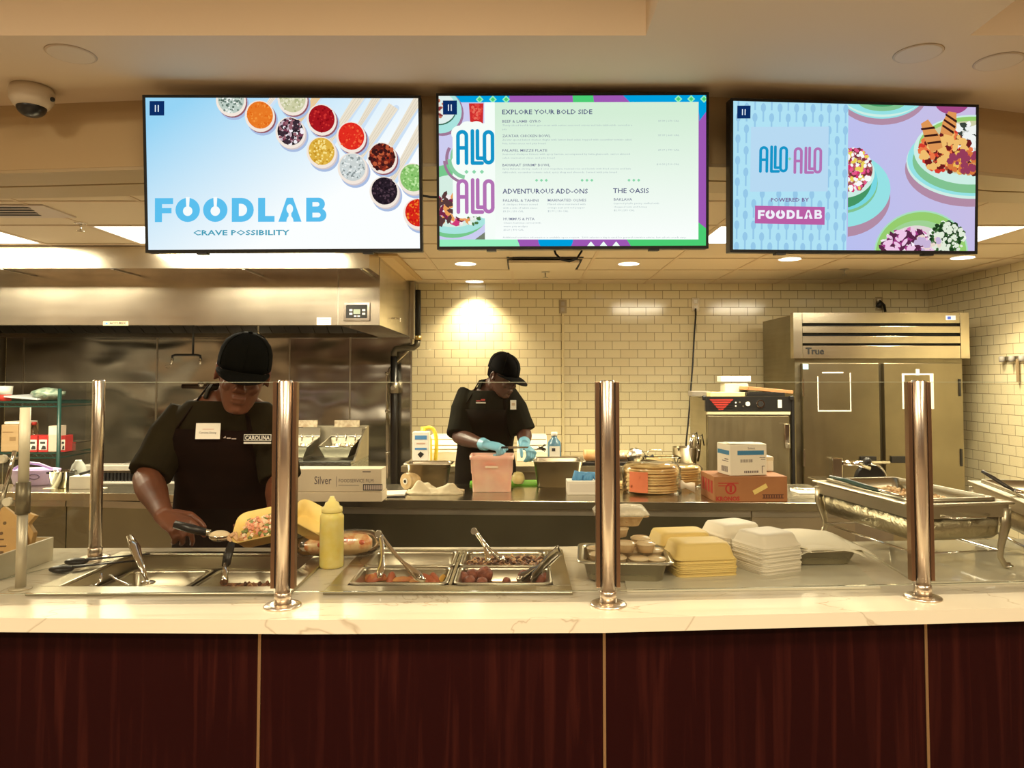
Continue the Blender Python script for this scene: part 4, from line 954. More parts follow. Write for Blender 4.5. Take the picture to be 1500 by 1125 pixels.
# pita bags
PITA = mat('pita', (.92, .72, .36), .8, noise=((8, 8, 60), (.80, .55, .24)))
PLAS = glassmat('plastic_film', (.99, .98, .95), 1.8, .15)
def pitas(px, py, lb, n, R_, sq=1.0, hz=.0085, seed=1, wrap=True, red=False):
    p = at(px, py, z=KC); t = thing('pita_stack', lb, 'bread stack', (p.x, p.y+R_*.75, KC), group='stacks of pita bread on the work counter'); rnd = random.Random(seed)
    for k in range(n):
        dx, dy = rnd.uniform(-.006, .006), rnd.uniform(-.005, .005); r = R_*rnd.uniform(.93, 1.0)
        MB().lathe([(r*.9, .0), (r, .003), (r*.98, hz*.7), (r*.6, hz), (r*.2, hz*1.1)], n=22, sy=.75).build('pita_round', PITA, t, loc=(dx, dy, .002+k*hz*1.02), rot=(R(rnd.uniform(-1.5, 1.5)), R(rnd.uniform(-1.5, 1.5)), rnd.uniform(0, 3)*0))
    if wrap:
        H_ = n*hz*1.02+.012; m = MB(); rings = []
        for k in range(9):
            q = k/8; rr = R_*(1.10 if q < .8 else 1.10-(q-.8)*1.6); z = H_*min(1, q*1.08)
            rings.append([(rr*(1+.025*math.sin(7*a+k*2+seed))*math.cos(a), .78*rr*(1+.03*math.sin(9*a-k))*math.sin(a), max(.0008, z*(1+.03*math.sin(5*a)))) for a in [2*PI*i/36 for i in range(36)]])
        m.loft(rings, 0, True, True).build('plastic_bag', PLAS, t)
        m = MB(); a = R_*1.05
        m.loft([[(a+.0, -.03, .02), (a, .03, .02), (a, .02, .07), (a, -.02, .075)], [(a+.03, -.012, .025), (a+.03, .012, .03), (a+.03, .012, .045), (a+.03, -.012, .05)], [(a+.075, -.035, .004), (a+.07, .03, .004), (a+.065, .03, .05), (a+.075, -.03, .055)]], 0, True, True).build('bag_neck', mat('bag_white', (.85, .76, .6), .3), t)
    if red:
        m = MB(); m.loft([[(R_*1.115*math.cos(a), .79*R_*1.11*math.sin(a), z) for a in [R(215+5*i) for i in range(9)]] for z in (.015, H_*.5, H_*.75)], 0, True, False, False).build('red_print', mat('red_film', (.78, .22, .10), .5), t)
    return t
pitas(960, 726, 'tall bagged stack of pita with a red mark, before the carton', 10, 42*3.62/1090, seed=2, red=True, hz=.0145)
pitas(925, 718, 'low pita loaf lying left of the bagged stack', 3, 26*3.7/1090, seed=5, wrap=False, hz=.012)
pitas(1002, 715, 'second bagged stack of pita squeezed beside the brown carton', 8, 32*3.75/1090, seed=8, hz=.0135)
# KRONOS carton, white cartons on top
KB = mat('brown_carton', (.40, .17, .06), .6, noise=((5, 5, 5), (.33, .13, .045)))
t, w, h = boxthing('brown_carton', 'brown carton with red print lying at the right end of the work counter', 'box', 1046, 1154, 698, 735, .24, z=KC, rz=R(2), m=KB)
KT = KC+h; kx, ky = t.location.x, t.location.y
m = MB(); textmesh(m, 'KRONOS', .028, (-w/2+.008, -.001, .006), mi=0, bold=.0012)
m.loft([[( -.10+.028*math.cos(a), -.0012, h*.52+.028*math.sin(a)) for a in [2*PI*i/20 for i in range(20)]], [(-.10+.020*math.cos(a), -.0012, h*.52+.020*math.sin(a)) for a in [2*PI*i/20 for i in range(20)]]], 0, False, False)
m.box(-.106, -.094, -.0013, 0, h*.38, h*.66, 0); m.box(w/2-.125, w/2-.02, -.001, 0, h*.12, h*.16, 1); m.box(w/2-.125, w/2-.02, -.001, 0, h*.26, h*.29, 1)
for k in range(8): m.box(w/2-.12+.0125*k, w/2-.113+.0125*k, -.001, 0, h*.16, h*.26, 1)
m.box(-w/2+.02, -w/2+.12, -.001, 0, h*.72, h*.76, 0); m.box(-w/2+.02, -w/2+.09, -.001, 0, h*.62, h*.65, 0)
m.build('printing', [mat('carton_red', (.42, .03, .02), .6), mat('carton_dark', (.12, .04, .02), .6)], t)
MB().cbox((.045, -.002, h*.5), (.075, .002, .022), M=Matrix.Rotation(R(-28), 3, 'Y')).build('shipping_label', mat('label_yellow', (.80, .62, .20), .6), t)
m = MB()
for k in range(4): m.box(-w/2-.0012, -w/2, .03+.05*k, .06+.05*k, h*.3, h*.8)
m.build('side_print', mat('carton_red', (.42, .03, .02), .6), t)
WC = mat('white_carton', (.80, .74, .60), .7)
def wcarton(lb, px0, px1, py0, py1, dep, D, rz, z):
    t, w, h = boxthing('white_carton', lb, 'box', px0, px1, py0, py1, dep, z=z, D=D, rz=rz, m=WC)
    m = MB(); y = -.001
    m.box(-w*.30, w*.42, y, 0, h*.66, h*.80, 0); textmesh(m, 'Select', .016, (-w*.02, y, h*.84), mi=1); m.box(-w*.22, w*.1, y, 0, h*.42, h*.52, 1)
    for k in range(9): m.box(-w*.21+k*w*.033, -w*.195+k*w*.033, y-.0005, y, h*.42, h*.52, 2)
    for k in range(8): m.box(-w*.12+k*w*.05, -w*.09+k*w*.05, y, 0, h*.08, h*.15, 1)
    m.box(w*.36, w*.375, y, 0, h*.06, h*.3, 1); m.box(w*.36, w*.44, y, 0, h*.28, h*.3, 1); m.box(w*.3, w*.46, y, 0, h*.56, h*.58, 1); m.box(w*.34, w*.46, y, 0, h*.5, h*.52, 1)
    m.box(-w/2-.001, -w/2, .01, dep-.01, h*.66, h*.8, 0)
    for k in range(6): m.box(-w/2-.001, -w/2, .03+.012*k, .036+.012*k, h*.1, h*.28, 1)
    m.box(-w/2-.001, -w/2, .02, .06, h*.5, h*.53, 1); m.box(-w/2-.001, -w/2, .02, .09, h*.44, h*.46, 1)
    m.build('printing', [mat('carton_blue', (.04, .20, .38), .6), mat('ink_soft', (.12, .09, .10), .7), WC], t)
    m = MB().box(-w/2, w/2, 0, dep*.45, 0, .002); m.build('lid_flap', mat('white_carton_lt', (.86, .80, .66), .7), t, loc=(0, .004, h+.0008), rot=(R(3), R(1.5), 0))
    return t
wcarton('white carton with blue stripe standing on the brown carton', 1068, 1125, 651, 697, .15, ky+.03, R(10), KT+.001)
t, w, h = boxthing('white_carton', 'small plain white carton behind the blue striped one', 'box', 1098, 1133, 669, 700, .10, z=KT+.001, D=ky+.205, m=WC)
MB().box(-w/2, w/2, -.002, -.0005, h-.02, h-.004).build('tape_strip', mat('tape', (.7, .6, .4), .3), t)
# paper with tongs at counter's right end
p = at(1185, 722, z=KC)
o = MB().prism([(-.09, -.05), (.13, -.05), (.15, .03), (.12, .13), (-.07, .14), (-.1, .05)], 0, .006).build('paper_liner', PAPER, None, loc=(p.x+.02, p.y+.0, KC), bevel=.002); tag(o, 'white paper liner under small tongs at the counter end', 'paper')
m = MB().tube([(-.08, 0, .02), (-.06, -.01, .014), (.0, -.02, .011), (.08, .0, .016)], .003, 6); m.tube([(-.07, .03, .02), (-.04, .01, .014), (.0, -.018, .011)], .003, 6)
o = m.build('small_tongs', CHROME, None, loc=(p.x, p.y+.03, KC+.002)); tag(o, 'small wire tongs lying on the white paper liner', 'tongs')
# ---------------------------------------------------------------- prep table with raised back at the tiled wall
D = 5.3; x0, x1 = X(588, D), X(925, D); zt = Z(683, D)
t = thing('prep_table', 'steel prep table with raised lids behind the second cook', 'prep table', ((x0+x1)/2, D, 0)); hw = (x1-x0)/2; PT = zt+.001
CB = mat('cream_panel', (.72, .65, .48), .4); stl = stainless('prep_steel', (.68, .60, .44), .3)
MB().box(-hw, hw, 0, .75, zt-.04, zt).build('table_top', stl, t, bevel=.002)
MB().box(-hw+.04, hw-.04, .06, .7, .12, zt-.041).build('cabinet', stl, t)
zl = Z(640, 5.7)
for a, b in ((625, 690), (757, 802)):
    xa, xb = X(a, 5.65)-t.location.x, X(b, 5.65)-t.location.x
    l = MB().prism([(.30, zt+.001), (.74, zt+.001), (.74, zl), (.52, zl), (.33, zt+.06)], xa, xb, 'x').build('raised_lid', CB, t, bevel=.004)
    for q in (.45, .8): MB().box(xa+.01, xb-.01, .30+.1*q-.004, .31+.1*q, zt+.06+.12*q, zt+.065+.12*q).build('ledge', stl, l)
for dx in (-hw+.04, hw-.04):
    for dy in (.04, .71): MB().cyl((dx, dy, 0), (dx, dy, zt-.04), .022, n=12).build('leg', stl, t)
# items on the prep table
def bottle(name, lb, cat, px, py0, py1, D, prof, m, z, group=None, n=20, sx=1, sy=1):
    p = at(px, py1, Y=D); h = at(px, py0, Y=D).z-z
    t = thing(name, lb, cat, (p.x, D, z), 0, group); s = sc(D)
    MB().lathe([(r*s, q*h) for r, q in prof], n=n, sx=sx, sy=sy).build('bottle_body', m, t); return t, h, s
p5 = 5.42
t, h, s = bottle('soap_bottle', 'blue liquid soap bottle with white label on the prep table', 'bottle', 812, 633, 672, p5, [(3, 0), (9.8, .01), (10, .6), (9, .7), (4, .82), (4, .9), (3.8, .9)], mat('blue_bottle', (.10, .22, .32), .2), PT)
MB().cyl((0, 0, h*.88), (0, 0, h), 4.6*s).build('cap', WHITEP, t)
m = MB().box(-7.5*s, 7.5*s, -10.3*s, -9.6*s, h*.12, h*.58, 0); m.box(-4*s, 1*s, -10.5*s, -10.3*s, h*.42, h*.52, 1); m.build('label', [PAPER, INK], t)
t, w, h = boxthing('cleaner_box', 'white box with blue bands printed on the prep table left end', 'box', 604, 628, 633, 674, .10, D=5.34, z=PT, m=PAPER)
m = MB(); y = -.0012
m.box(-w*.35, w*.38, y, 0, h*.78, h*.90, 0); m.box(-w*.35, w*.38, y, 0, h*.47, h*.53, 0); m.box(-w*.42, w*.42, y, 0, h*.03, h*.14, 0); m.box(-w*.25, w*.28, y, 0, h*.64, h*.68, 1)
m.prism([(-w*.18, h*.33), (0, h*.42), (w*.22, h*.34), (.0, h*.22)], y, 0, 'y', 2)
m.build('printing', [mat('band_blue', (.08, .26, .55), .5), mat('band_tan', (.6, .4, .3), .6), BLACKM], t)
D = 5.52; s = sc(D); p = at(620, 672, Y=D)
t = thing('yellow_jug', 'yellow handled jug standing behind the white and blue box', 'jug', (p.x, D, PT)); h = Z(625, D)-PT
YEL = mat('yellow_plastic', (.86, .68, .06), .35)
MB().lathe([(.01, 0), (.06, .004), (.065, .02), (.065, h*.62), (.05, h*.78), (.02, h*.9), (.02, h)], n=20).build('body', YEL, t)
MB().tube(bez((0, 0, h*.93), (.09, 0, h*1.1), (.11, 0, h*.8), (.09, 0, h*.05), 14), .014, 10).build('handle', YEL, t)
# bread packages, foil, device
D = 5.35
for k, (a, b, c, d, lb) in enumerate(((856, 906, 672, 688, 'orange bagged loaf on the black tray, prep table right end'), (884, 922, 671, 684, 'smaller orange bagged loaf beside the foil packet'))):
    q = pr(a, b, c, d, D+.1*k); w = q[1]-q[0]; h = q[3]-q[2]
    tt = thing('bread_loaf', lb, 'bread', ((q[0]+q[1])/2, D+.1*k+.06, max(q[2], PT+.028)))
    MB().loft([[(x, y*ky_, z) for y, z in [(-.055, .004), (.055, .004), (.06, h*.5), (.04, h*.95), (0, h), (-.04, h*.95), (-.06, h*.5)]] for x, ky_ in ((-w/2, .7), (-w/2+.015, 1), (0, 1.05), (w/2-.015, 1), (w/2, .7))]).build('loaf_body', mat('loaf_orange', (.72, .34, .12), .35, noise=((12, 12, 12), (.82, .55, .28))), tt)
    MB().tube([(w/2, 0, h*.5), (w/2+.03, 0, h*.4), (w/2+.05, 0, h*.5)], [.02, .008, .022], 8).build('twisted_end', mat('bag_white', (.85, .76, .6), .3), tt)
q = pr(852, 930, 690, 700, 5.2)
o = MB().box(-.21, .21, -.1, .3, 0, .022).build('black_tray', BLACK, None, bevel=.004, loc=((q[0]+q[1])/2, 5.42, PT+.001)); tag(o, 'black tray under the orange loaves', 'tray')
q = pr(922, 948, 667, 680, 5.3)
tt = thing('foil_packet', 'crumpled foil packet right of the orange loaves', 'foil packet', ((q[0]+q[1])/2, 5.42, PT+.0))
MB().sph((0, 0, .06), (.07, .05, .055), 14).jit(.005, 4).build('foil', mat('foil', (.75, .72, .65), .2, 1.0, bump=((60, 60, 60), 1.0)), tt)
MB().tube([(.06, 0, .05), (.1, 0, .045), (.13, 0, .055)], [.02, .008, .02], 8).build('twisted_end', BLACKM, tt)
# second table to the right carrying pot, container and knives
x0, x1 = X(928, 5.3), X(1025, 5.3); PT2 = Z(684, 5.3)
t = thing('side_table', 'steel side table between prep table and holding cabinet', 'table', ((x0+x1)/2, 5.3, 0)); hw = (x1-x0)/2-.005
MB().box(-hw, hw, 0, .6, PT2-.03, PT2).build('table_top', stl, t); MB().box(-hw+.01, hw-.01, .02, .58, .1, PT2-.031).build('cabinet', CFL, t)
for dx in (-hw+.03, hw-.03): MB().cyl((dx, .05, 0), (dx, .05, .1), .02, n=10).build('foot', STEEL_D, t)
D = 5.55; p = at(1003, 672, Y=D); s = sc(D); h = Z(655, D)-PT2
t = thing('cooking_pot', 'steel pot on the side table below the black cord', 'pot', (p.x, D, PT2))
MB().lathe([(.01, 0), (17*s, .003), (17.5*s, h), (18.3*s, h+.002), (17*s, h+.002), (16.5*s, .01), (.01, .008)], n=28, caps=False).build('pot_wall', STEEL_P, t)
MB().tube([(17.4*s, 0, h*.7), (20*s, 0, h*.8), (22*s, 0, h*.8)], .006, 8).build('handle', STEEL_P, t)
D = 5.40; p = at(975, 690, Y=D); s = sc(D); hc = Z(668, D)-PT2
CLR = glassmat('clear_plastic', (.93, .90, .80), 1.5, .05)
t = thing('clear_container', 'wide clear plastic food container behind the pita bags', 'container', (X(965, D), D, PT2))
mm = MB(); o = lambda k, z: [(x, y, z) for x, y in rrect(.27*k, .2*k, .03)]
mm.loft([o(.9, 0), o(1, hc-.01), o(1.06, hc-.01), o(1.06, hc), o(.98, hc), o(.88, .004)], 0, True, True); mm.build('container_wall', CLR, t)
t = thing('wire_holder', 'thin wire stand above the pita bags', 'wire stand', (X(959, 5.75), 5.75, PT2)); z1 = Z(659, 5.75)-PT2
MB().tube([(-.055, 0, 0), (-.055, 0, z1-.02), (-.045, 0, z1), (.045, 0, z1), (.055, 0, z1-.02), (.055, 0, 0)], .004, 6).build('wire_frame', CHROME, t)
for k, (pa, pb, lb) in enumerate(((1012, 1020, 'steel scoop leaning against the holding cabinet'), (1020, 1030, 'second steel scoop leaning nearest the cabinet side'))):
    D = 5.62+.03*k; a = at(pa, 672, Y=D); t = thing('steel_scoop', lb, 'utensil', (a.x, D, PT2)); h = Z(634+3*k, D)-PT2
    MB().loft([[(.012*q+dx, dy*.01, z) for dx, dy in ((-.018*q2, -1), (.018*q2, -1), (.018*q2, 1), (-.018*q2, 1))] for q, q2, z in ((0, 1.0, 0), (.5, 1.4, h*.4), (1.3, 1.2, h*.8), (2, .5, h))], 0, True).build('blade', STEEL_P, t)
    MB().tube([(.02, 0, h*.85), (.045, 0, h*1.02), (.06, 0, h*.6)], .005, 6).build('handle', BLACK, t)
# ---------------------------------------------------------------- holding cabinet
D = 5.6; q = pr(1036, 1158, 581, 700, D); w = q[1]-q[0]; zt = q[3]
t = thing('holding_cabinet', 'steel hot holding cabinet with black dial panel left of the refrigerator', 'holding cabinet', ((q[0]+q[1])/2, D, 0))
HC = stainless('cabinet_steel', (.44, .39, .27), .33)
MB().box(-w/2, w/2, .02, .55, .1, zt-.01).build('cabinet_body', HC, t, bevel=.003)
zd = Z(609, D)
d = MB().box(-w/2+.005, w/2-.02, -.012, .019, .2, zd).build('door', stainless('cab_door', (.40, .35, .23), .34, (30, 2, 2)), t, bevel=.004)
MB().box(w/2-.06, w/2-.02, -.035, -.012, zd-.24, zd-.06).build('latch', STEEL_P, d, bevel=.004)
MB().box(-w/2, w/2-.01, -.02, .02, zd+.01, zd+.03).jit(.0015).build('ledge', mat('crumbed_ledge', (.75, .68, .45), .6), t)
zc = (zd+.035+zt)/2
pn = MB().box(-w/2-.01, w/2, -.01, .02, zd+.035, zt).build('control_panel', BLACK, t)
m = MB().prism([(-w/2+.02, zc+.035), (-w/2+.2, zc+.035), (-w/2+.12, zc-.045), (-w/2+.09, zc-.045)], -.012, -.0105, 'y', 0)
m.build('red_graphic', mat('cab_red', (.45, .03, .02), .5), pn)
m = MB()
for k in range(4): m.box(-w/2+.02, -w/2+.2, -.0135, -.0122, zc+.02-.018*k, zc+.024-.018*k)
m.build('graphic_gap', BLACK, pn)
for dx, r, mm_ in ((.085, .03, CHROME), (-.01, .017, WHITEP)):
    MB().cyl((dx, -.01, zc), (dx, -.02, zc), r, n=20).build('dial', mm_, pn)
MB().cyl((.085, -.0205, zc), (.085, -.022, zc), .022, n=20).build('dial_face', BLACKM, pn)
for dx, dz in ((-.1, .01), (-.1, -.015), (-.07, .012), (-.045, -.018)): MB().cyl((dx, -.01, zc+dz), (dx, -.016, zc+dz), .006, n=10).build('switch', WHITEP if dx == -.1 else STEEL_D, pn)
MB().box(w/2-.1, w/2-.07, -.012, -.01, zc-.03, zc+.03).build('rating_label', PAPER, pn)
for dx in (-w/2-.02, w/2+.0): MB().cbox((dx, -.012, zt-.01), (.03, .03, .035)).build('corner_bumper', BLACK, t, bevel=.006)
MB().box(w/2+.004, w/2+.024, -.01, .03, .1, zt).build('side_bumper', BLACK, t)
for dx in (-w/2+.05, w/2-.05):
    for dy in (.08, .5): MB().cyl((dx, dy, 0), (dx, dy, .1), .03, n=12).build('caster', BLACK, t)
def stuffontop(name, lb, cat, px0, px1, py0, py1, D, dep, m, z, rz=0, rot=None):
    q = pr(px0, px1, py0, py1, D); w = q[1]-q[0]; h = q[3]-q[2]
    o = MB().box(-w/2, w/2, 0, dep, 0, h).build(name, m, None, bevel=.003, loc=((q[0]+q[1])/2, D, z), rot=rot or (0, 0, rz)); tag(o, lb, cat); return o
stuffontop('paper_folder', 'yellowed papers flat on the holding cabinet top', 'papers', 1040, 1092, 574, 580, 5.66, .25, mat('yellow_paper', (.78, .66, .35), .7), zt, R(3))
stuffontop('spiral_book', 'grey book on the left edge of the holding cabinet', 'book', 1014, 1042, 574, 581, 5.75, .2, mat('grey_book', (.25, .22, .18), .6), zt, R(-4))
o = stuffontop('sheet_tray', 'brown tray tilted on the right of the holding cabinet top', 'tray', 1096, 1162, 572, 577, 5.64, .3, mat('brown_tray', (.50, .24, .10), .5), zt+.035, rot=(0, R(5), 0))
o = stuffontop('binder', 'black binder under the brown tray', 'binder', 1094, 1150, 577, 583, 5.64, .26, BLACK, zt, R(0))
stuffontop('slim_carton', 'slim white carton on top of stacked papers above the cabinet', 'box', 1056, 1100, 551, 559, 5.9, .12, PAPER, Z(559, 5.9))
o = stuffontop('white_bundle', 'white paper bundle carrying the slim carton', 'papers', 1062, 1096, 559, 577, 5.88, .14, mat('bundle', (.66, .62, .5), .7), zt)
# ---------------------------------------------------------------- slicer
D = 4.95; p = at(1250, 700, Y=D); s = sc(D)
t = thing('meat_slicer', 'meat slicer with black round guard before the refrigerator', 'slicer', (p.x, D, 0)); zb_ = Z(706, D)
MB().box(-.19, .22, -.15, .3, zb_-.04, zb_).build('base', STEEL_P, t, bevel=.01)
MB().box(-.17, .2, -.12, .27, 0, zb_-.041).build('stand', STEEL_D, t)
g = lambda px, py: (X(px, D)-p.x, Z(py, D))
x, z = g(1268, 700); MB().xf(Matrix()).tube([(x, -.06, z), (x, -.03, z)], [.09, .1], 28).build('blade_guard', BLACK, t)
MB().tube([(x+.098*math.cos(R(a)), -.062, z+.098*math.sin(R(a))) for a in range(-20, 110, 8)], .006, 8).build('guard_ring', CHROME, t)
a = g(1212, 676); b = g(1296, 676); MB().tube([(a[0], -.05, a[1]), (b[0], -.05, b[1])], .011, 10).build('slide_rod', CHROME, t)
a = g(1216, 672); MB().box(a[0]-.03, a[0]+.04, -.09, .0, zb_, a[1]+.015).build('end_column', CHROME, t, bevel=.006)
a = g(1225, 676); b = g(1262, 684); MB().tube([(a[0], -.09, a[1]), ((a[0]+b[0])/2, -.1, a[1]-.005), (b[0], -.1, b[1])], [.014, .012, .016], 10).build('pusher_arm', CHROME, t)
a = g(1262, 674); MB().sph((a[0], -.07, a[1]), .026, 12).build('knob', BLACK, t)
# ---------------------------------------------------------------- fryers with baskets
D = 5.4; q = pr(410, 514, 676, 690, D); zt = q[3]; xl = q[0]; xr_ = X(536, D+.3)
t = thing('deep_fryer', 'steel deep fryer below the hood, right of the cook', 'fryer', ((q[0]+q[1])/2, D, 0)); w = q[1]-q[0]; zbs = Z(624, 5.95)
MB().box(-w/2, w/2, 0, .62, .12, zt-.02).build('fryer_body', stainless('fryer_blue', (.36, .38, .36), .25), t, bevel=.004)
MB().box(-w/2, w/2, -.01, .10, zt-.02, zt).build('front_ledge', stainless('fryer_blue', (.36, .38, .36), .25), t, bevel=.004)
MB().box(-w/2, w/2+.0, .56, .62, zt-.02, zbs).build('back_riser', mat('riser_steel', (.55, .50, .38), .4, .9), t)
MB().prism([(.1, zt-.02), (.56, zt-.02), (.56, zbs-.01), (.45, zbs-.03)], w/2-.012, w/2+.0, 'x').build('splash_guard', STEEL_D, t)
for dx in (-w/2+.05, w/2-.05): MB().cyl((dx, .06, 0), (dx, .06, .12), .025).build('foot', STEEL_D, t)
MESH = mat('basket_mesh', (.30, .27, .20), .35, 1.0, bump=((300, 300, 300), .5))
for k, (pa, pb, lb) in enumerate(((405, 466, 'fryer basket hanging at the left, partly behind the post'), (474, 528, 'fryer basket hanging at the right of the fryer'))):
    b = thing('fryer_basket', lb, 'fryer basket', (X((pa+pb)/2, 5.72), 5.72, zt+.002), group='fryer baskets hanging over the fryer'); W_ = (X(pb, 5.72)-X(pa, 5.72))/2*.86; top = Z(650, 5.6)-zt; hi = Z(640, 5.85)-zt
    m = MB(); m.loft([[(-W_*.7, -.16, .01), (W_*.7, -.16, .01), (W_*.7, .10, .01), (-W_*.7, .10, .01)], [(-W_, -.2, top*.85), (W_, -.2, top*.85), (W_, .14, hi), (-W_, .14, hi)]], 0, False, False); m.add([(-W_*.7, -.16, .01), (W_*.7, -.16, .01), (W_*.7, .10, .01), (-W_*.7, .10, .01)], [(0, 1, 2, 3)])
    m.build('mesh_body', MESH, b)
    MB().tube([(-W_, .14, hi), (-W_, -.2, top*.85), (W_, -.2, top*.85), (W_, .14, hi), (-W_, .14, hi)], .006, 8).build('rim_wire', CHROME, b)
    MB().box(-W_, W_, .145, .155, hi-.04, Z(627, 5.87)-zt).build('hanger_plate', mat('hanger_steel', (.62, .58, .48), .35, 1.0), b)
    MB().box(-W_*.8, W_*.8, .16, .18, Z(626, 5.87)-zt, Z(616, 5.87)-zt).build('header_plate', mat('worn_plate', (.70, .62, .45), .5, .6, noise=((30, 30, 30), (.4, .3, .2))), b)
    m = MB(); m.box(-W_, W_*.8, .140, .1445, hi-.01, hi+.002, 0); m.build('red_handle_line', mat('handle_red', (.45, .04, .02), .4), b)
    for j in range(3): MB().tube([(-W_*.6+W_*.6*j, .138, hi+.02), (-W_*.6+W_*.6*j, .125, hi-.03)], .004, 6).build('hook', CHROME, b)
    for j, fx in enumerate((-.35, .3)): MB().cyl((W_*fx, .05, .02), (W_*fx, .05, top*.9), W_*.22, n=14).build('sleeve', mat('sleeve_steel', (.7, .62, .45), .3, .9), b)
# ---------------------------------------------------------------- range / char grill at the left
D = 5.5; q = pr(120, 262, 681, 706, D)
t = thing('char_grill', 'grill range with pale front edge and black grates, left of the cook', 'grill', ((q[0]+q[1])/2, D, 0)); w = q[1]-q[0]; zt = q[3]
MB().box(-w/2, w/2, .03, .7, .1, zt-.05).build('grill_body', STEEL_D, t)
MB().box(-w/2, w/2, .0, .12, zt-.045, zt).build('bullnose', mat('pale_steel', (.85, .80, .70), .2, .6), t, bevel=.008)
MB().box(-w/2, w/2, -.03, .03, zt-.20, zt-.12).build('drip_rail', mat('pale_steel', (.85, .80, .70), .2, .6), t, bevel=.006)
for k in range(26): MB().box(-w/2+.02+k*w/26.6, -w/2+.034+k*w/26.6, .002, .028, zt-.12, zt-.06).build('grate_bar', BLACK, t)
m = MB().box(-w/2+.3, w/2-.02, .2, .65, zt-.04, zt+.05); m.build('griddle_plate', BLACKM, t)
for dx in (-w/2+.05, w/2-.05): MB().cyl((dx, .1, 0), (dx, .1, .1), .025).build('foot', STEEL_D, t)
MB().sph((.12, .4, zt+.075), (.07, .05, .03), 12).build('charred_food', mat('charred', (.35, .18, .08), .7, noise=((30, 30, 30), (.7, .45, .25))), t)
# ---------------------------------------------------------------- wire shelf
GRN = mat('green_wire', (.01, .055, .045), .35)
D = 5.9; xr_ = X(87, D); SX0 = XL+.12
t = thing('wire_shelf_unit', 'dark green wire shelving unit at the far left below the hood', 'shelf', ((SX0+xr_)/2, D, 0)); hw = (xr_-SX0)/2; zs = [Z(588, D), Z(663, D), .35]
for dx in (-hw, hw):
    for dy in (0, .5): MB().cyl((dx, dy, 0), (dx, dy, zs[0]+.10), .014, n=12).build('post', GRN, t)
for z in zs:
    m = MB()
    for k in range(24): m.box(-hw+.02+k*(2*hw-.04)/23-.002, -hw+.02+k*(2*hw-.04)/23+.002, 0, .5, z-.004, z)
    m.box(-hw, hw, -.006, .006, z-.045, z-.037); m.box(-hw, hw, -.006, .006, z-.008, z); m.box(-hw, hw, .494, .506, z-.03, z); m.box(hw-.006, hw+.006, 0, .5, z-.045, z-.037); m.box(hw-.006, hw+.006, 0, .5, z-.008, z)
    n = 40
    m.tube([(-hw+2*hw*i/n, -.002, z-.024+.014*(-1)**i) for i in range(n+1)], .0025, 4); m.build('shelf_deck', GRN, t)
def shbox(name, lb, cat, a, b, c, d, dep, z, m, dy=.06):
    q = pr(a, b, c, d, D+dy); w = q[1]-q[0]; h = q[3]-z
    tt = thing(name, lb, cat, ((q[0]+q[1])/2, D+dy, z)); MB().box(-w/2, w/2, 0, dep, 0, h).build('box_body', m, tt, bevel=.003); return tt, w, h
z1 = zs[1]+.001; z0 = zs[0]+.001
tt, w, h = shbox('cardboard_box', 'brown cardboard box on the middle green shelf', 'box', 1, 27, 622, 661, .25, z1, CARD)
m = MB().box(-w/2+.01, w/2-.04, -.001, 0, h*.7, h*.74); m.box(0, .05, -.001, 0, h*.4, h*.55); m.build('printing', mat('box_print', (.3, .18, .08), .7), tt)
o = MB().box(-.07, .07, 0, .2, 0, .02).build('plastic_tray', PAPER, None, bevel=.004, loc=(X(17, D+.06), D+.08, z1+h+.002)); tag(o, 'flat white plastic tray on top of the brown cardboard box', 'tray')
for k, (a, b) in enumerate(((41, 55), (56, 70), (89, 96))):
    q = pr(a, b, 638, 660, D+.05); w = q[1]-q[0]; h = q[3]-z1
    tt = thing('sauce_carton', ('red and white sauce carton below the clear bottle', 'red and white sauce carton next to the tall pale box', 'red and white sauce carton right of the shelf post')[k], 'carton', ((q[0]+q[1])/2, D+.05, z1), group='red and white cartons on the shelf')
    MB().box(-w/2, w/2, 0, .1, 0, h).build('carton_body', mat('carton_red2', (.50, .03, .03), .5), tt)
    m = MB().box(-w*.42, w*.42, -.0012, 0, h*.12, h*.75, 0); m.box(-w*.3, w*.25, -.0024, -.0012, h*.5, h*.62, 1); m.prism([(-w*.2, h*.15), (w*.35, h*.15), (w*.3, h*.35), (0, h*.4)], -.0024, -.0012, 'y', 1); m.build('label', [PAPER, INK], tt)
tt, w, h = shbox('tall_carton', 'tall pale carton beside the green shelf post', 'box', 70, 84, 624, 660, .12, z1, mat('pale_pink', (.75, .62, .50), .6))
m = MB().box(-w/2+.004, w/2-.004, -.001, 0, h*.66, h*.95); m.build('white_panel', PAPER, tt)
q = pr(44, 56, 620, 645, D+.2); t_, h, s = bottle('clear_bottle', 'clear bottle with red cap standing behind the red cartons', 'bottle', 49, 620, 660, D+.22, [(5, 0), (7, .02), (7, .55), (3, .85), (2.6, .95)], glassmat('bottle_clear', (.8, .75, .7), 2, .1), z1)
MB().cyl((0, 0, h*.93), (0, 0, h*1.05), 3.4*s, n=12).build('cap', RED, t_)
q = pr(96, 121, 643, 655, D+.1)
tt = thing('metal_tin', 'flat metal tray box at the right end of the middle shelf', 'tray', ((q[0]+q[1])/2-.07, D+.14, z1)); MB().box(-.05, .06, 0, .25, 0, .06).build('tin_body', STEEL_D, tt); MB().box(-.053, .063, -.003, .253, .0605, .07).build('tin_lid', STEEL_P, tt)
tt = thing('deli_cup', 'white cup with red base on the top green shelf', 'cup', (X(4, D+.1), D+.12, z0)); MB().lathe([(.045, 0), (.05, .05)], n=20).build('red_base', RED, tt); MB().lathe([(.05, .0505), (.056, .12), (.052, .12)], n=20).build('cup_wall', PAPER, tt)
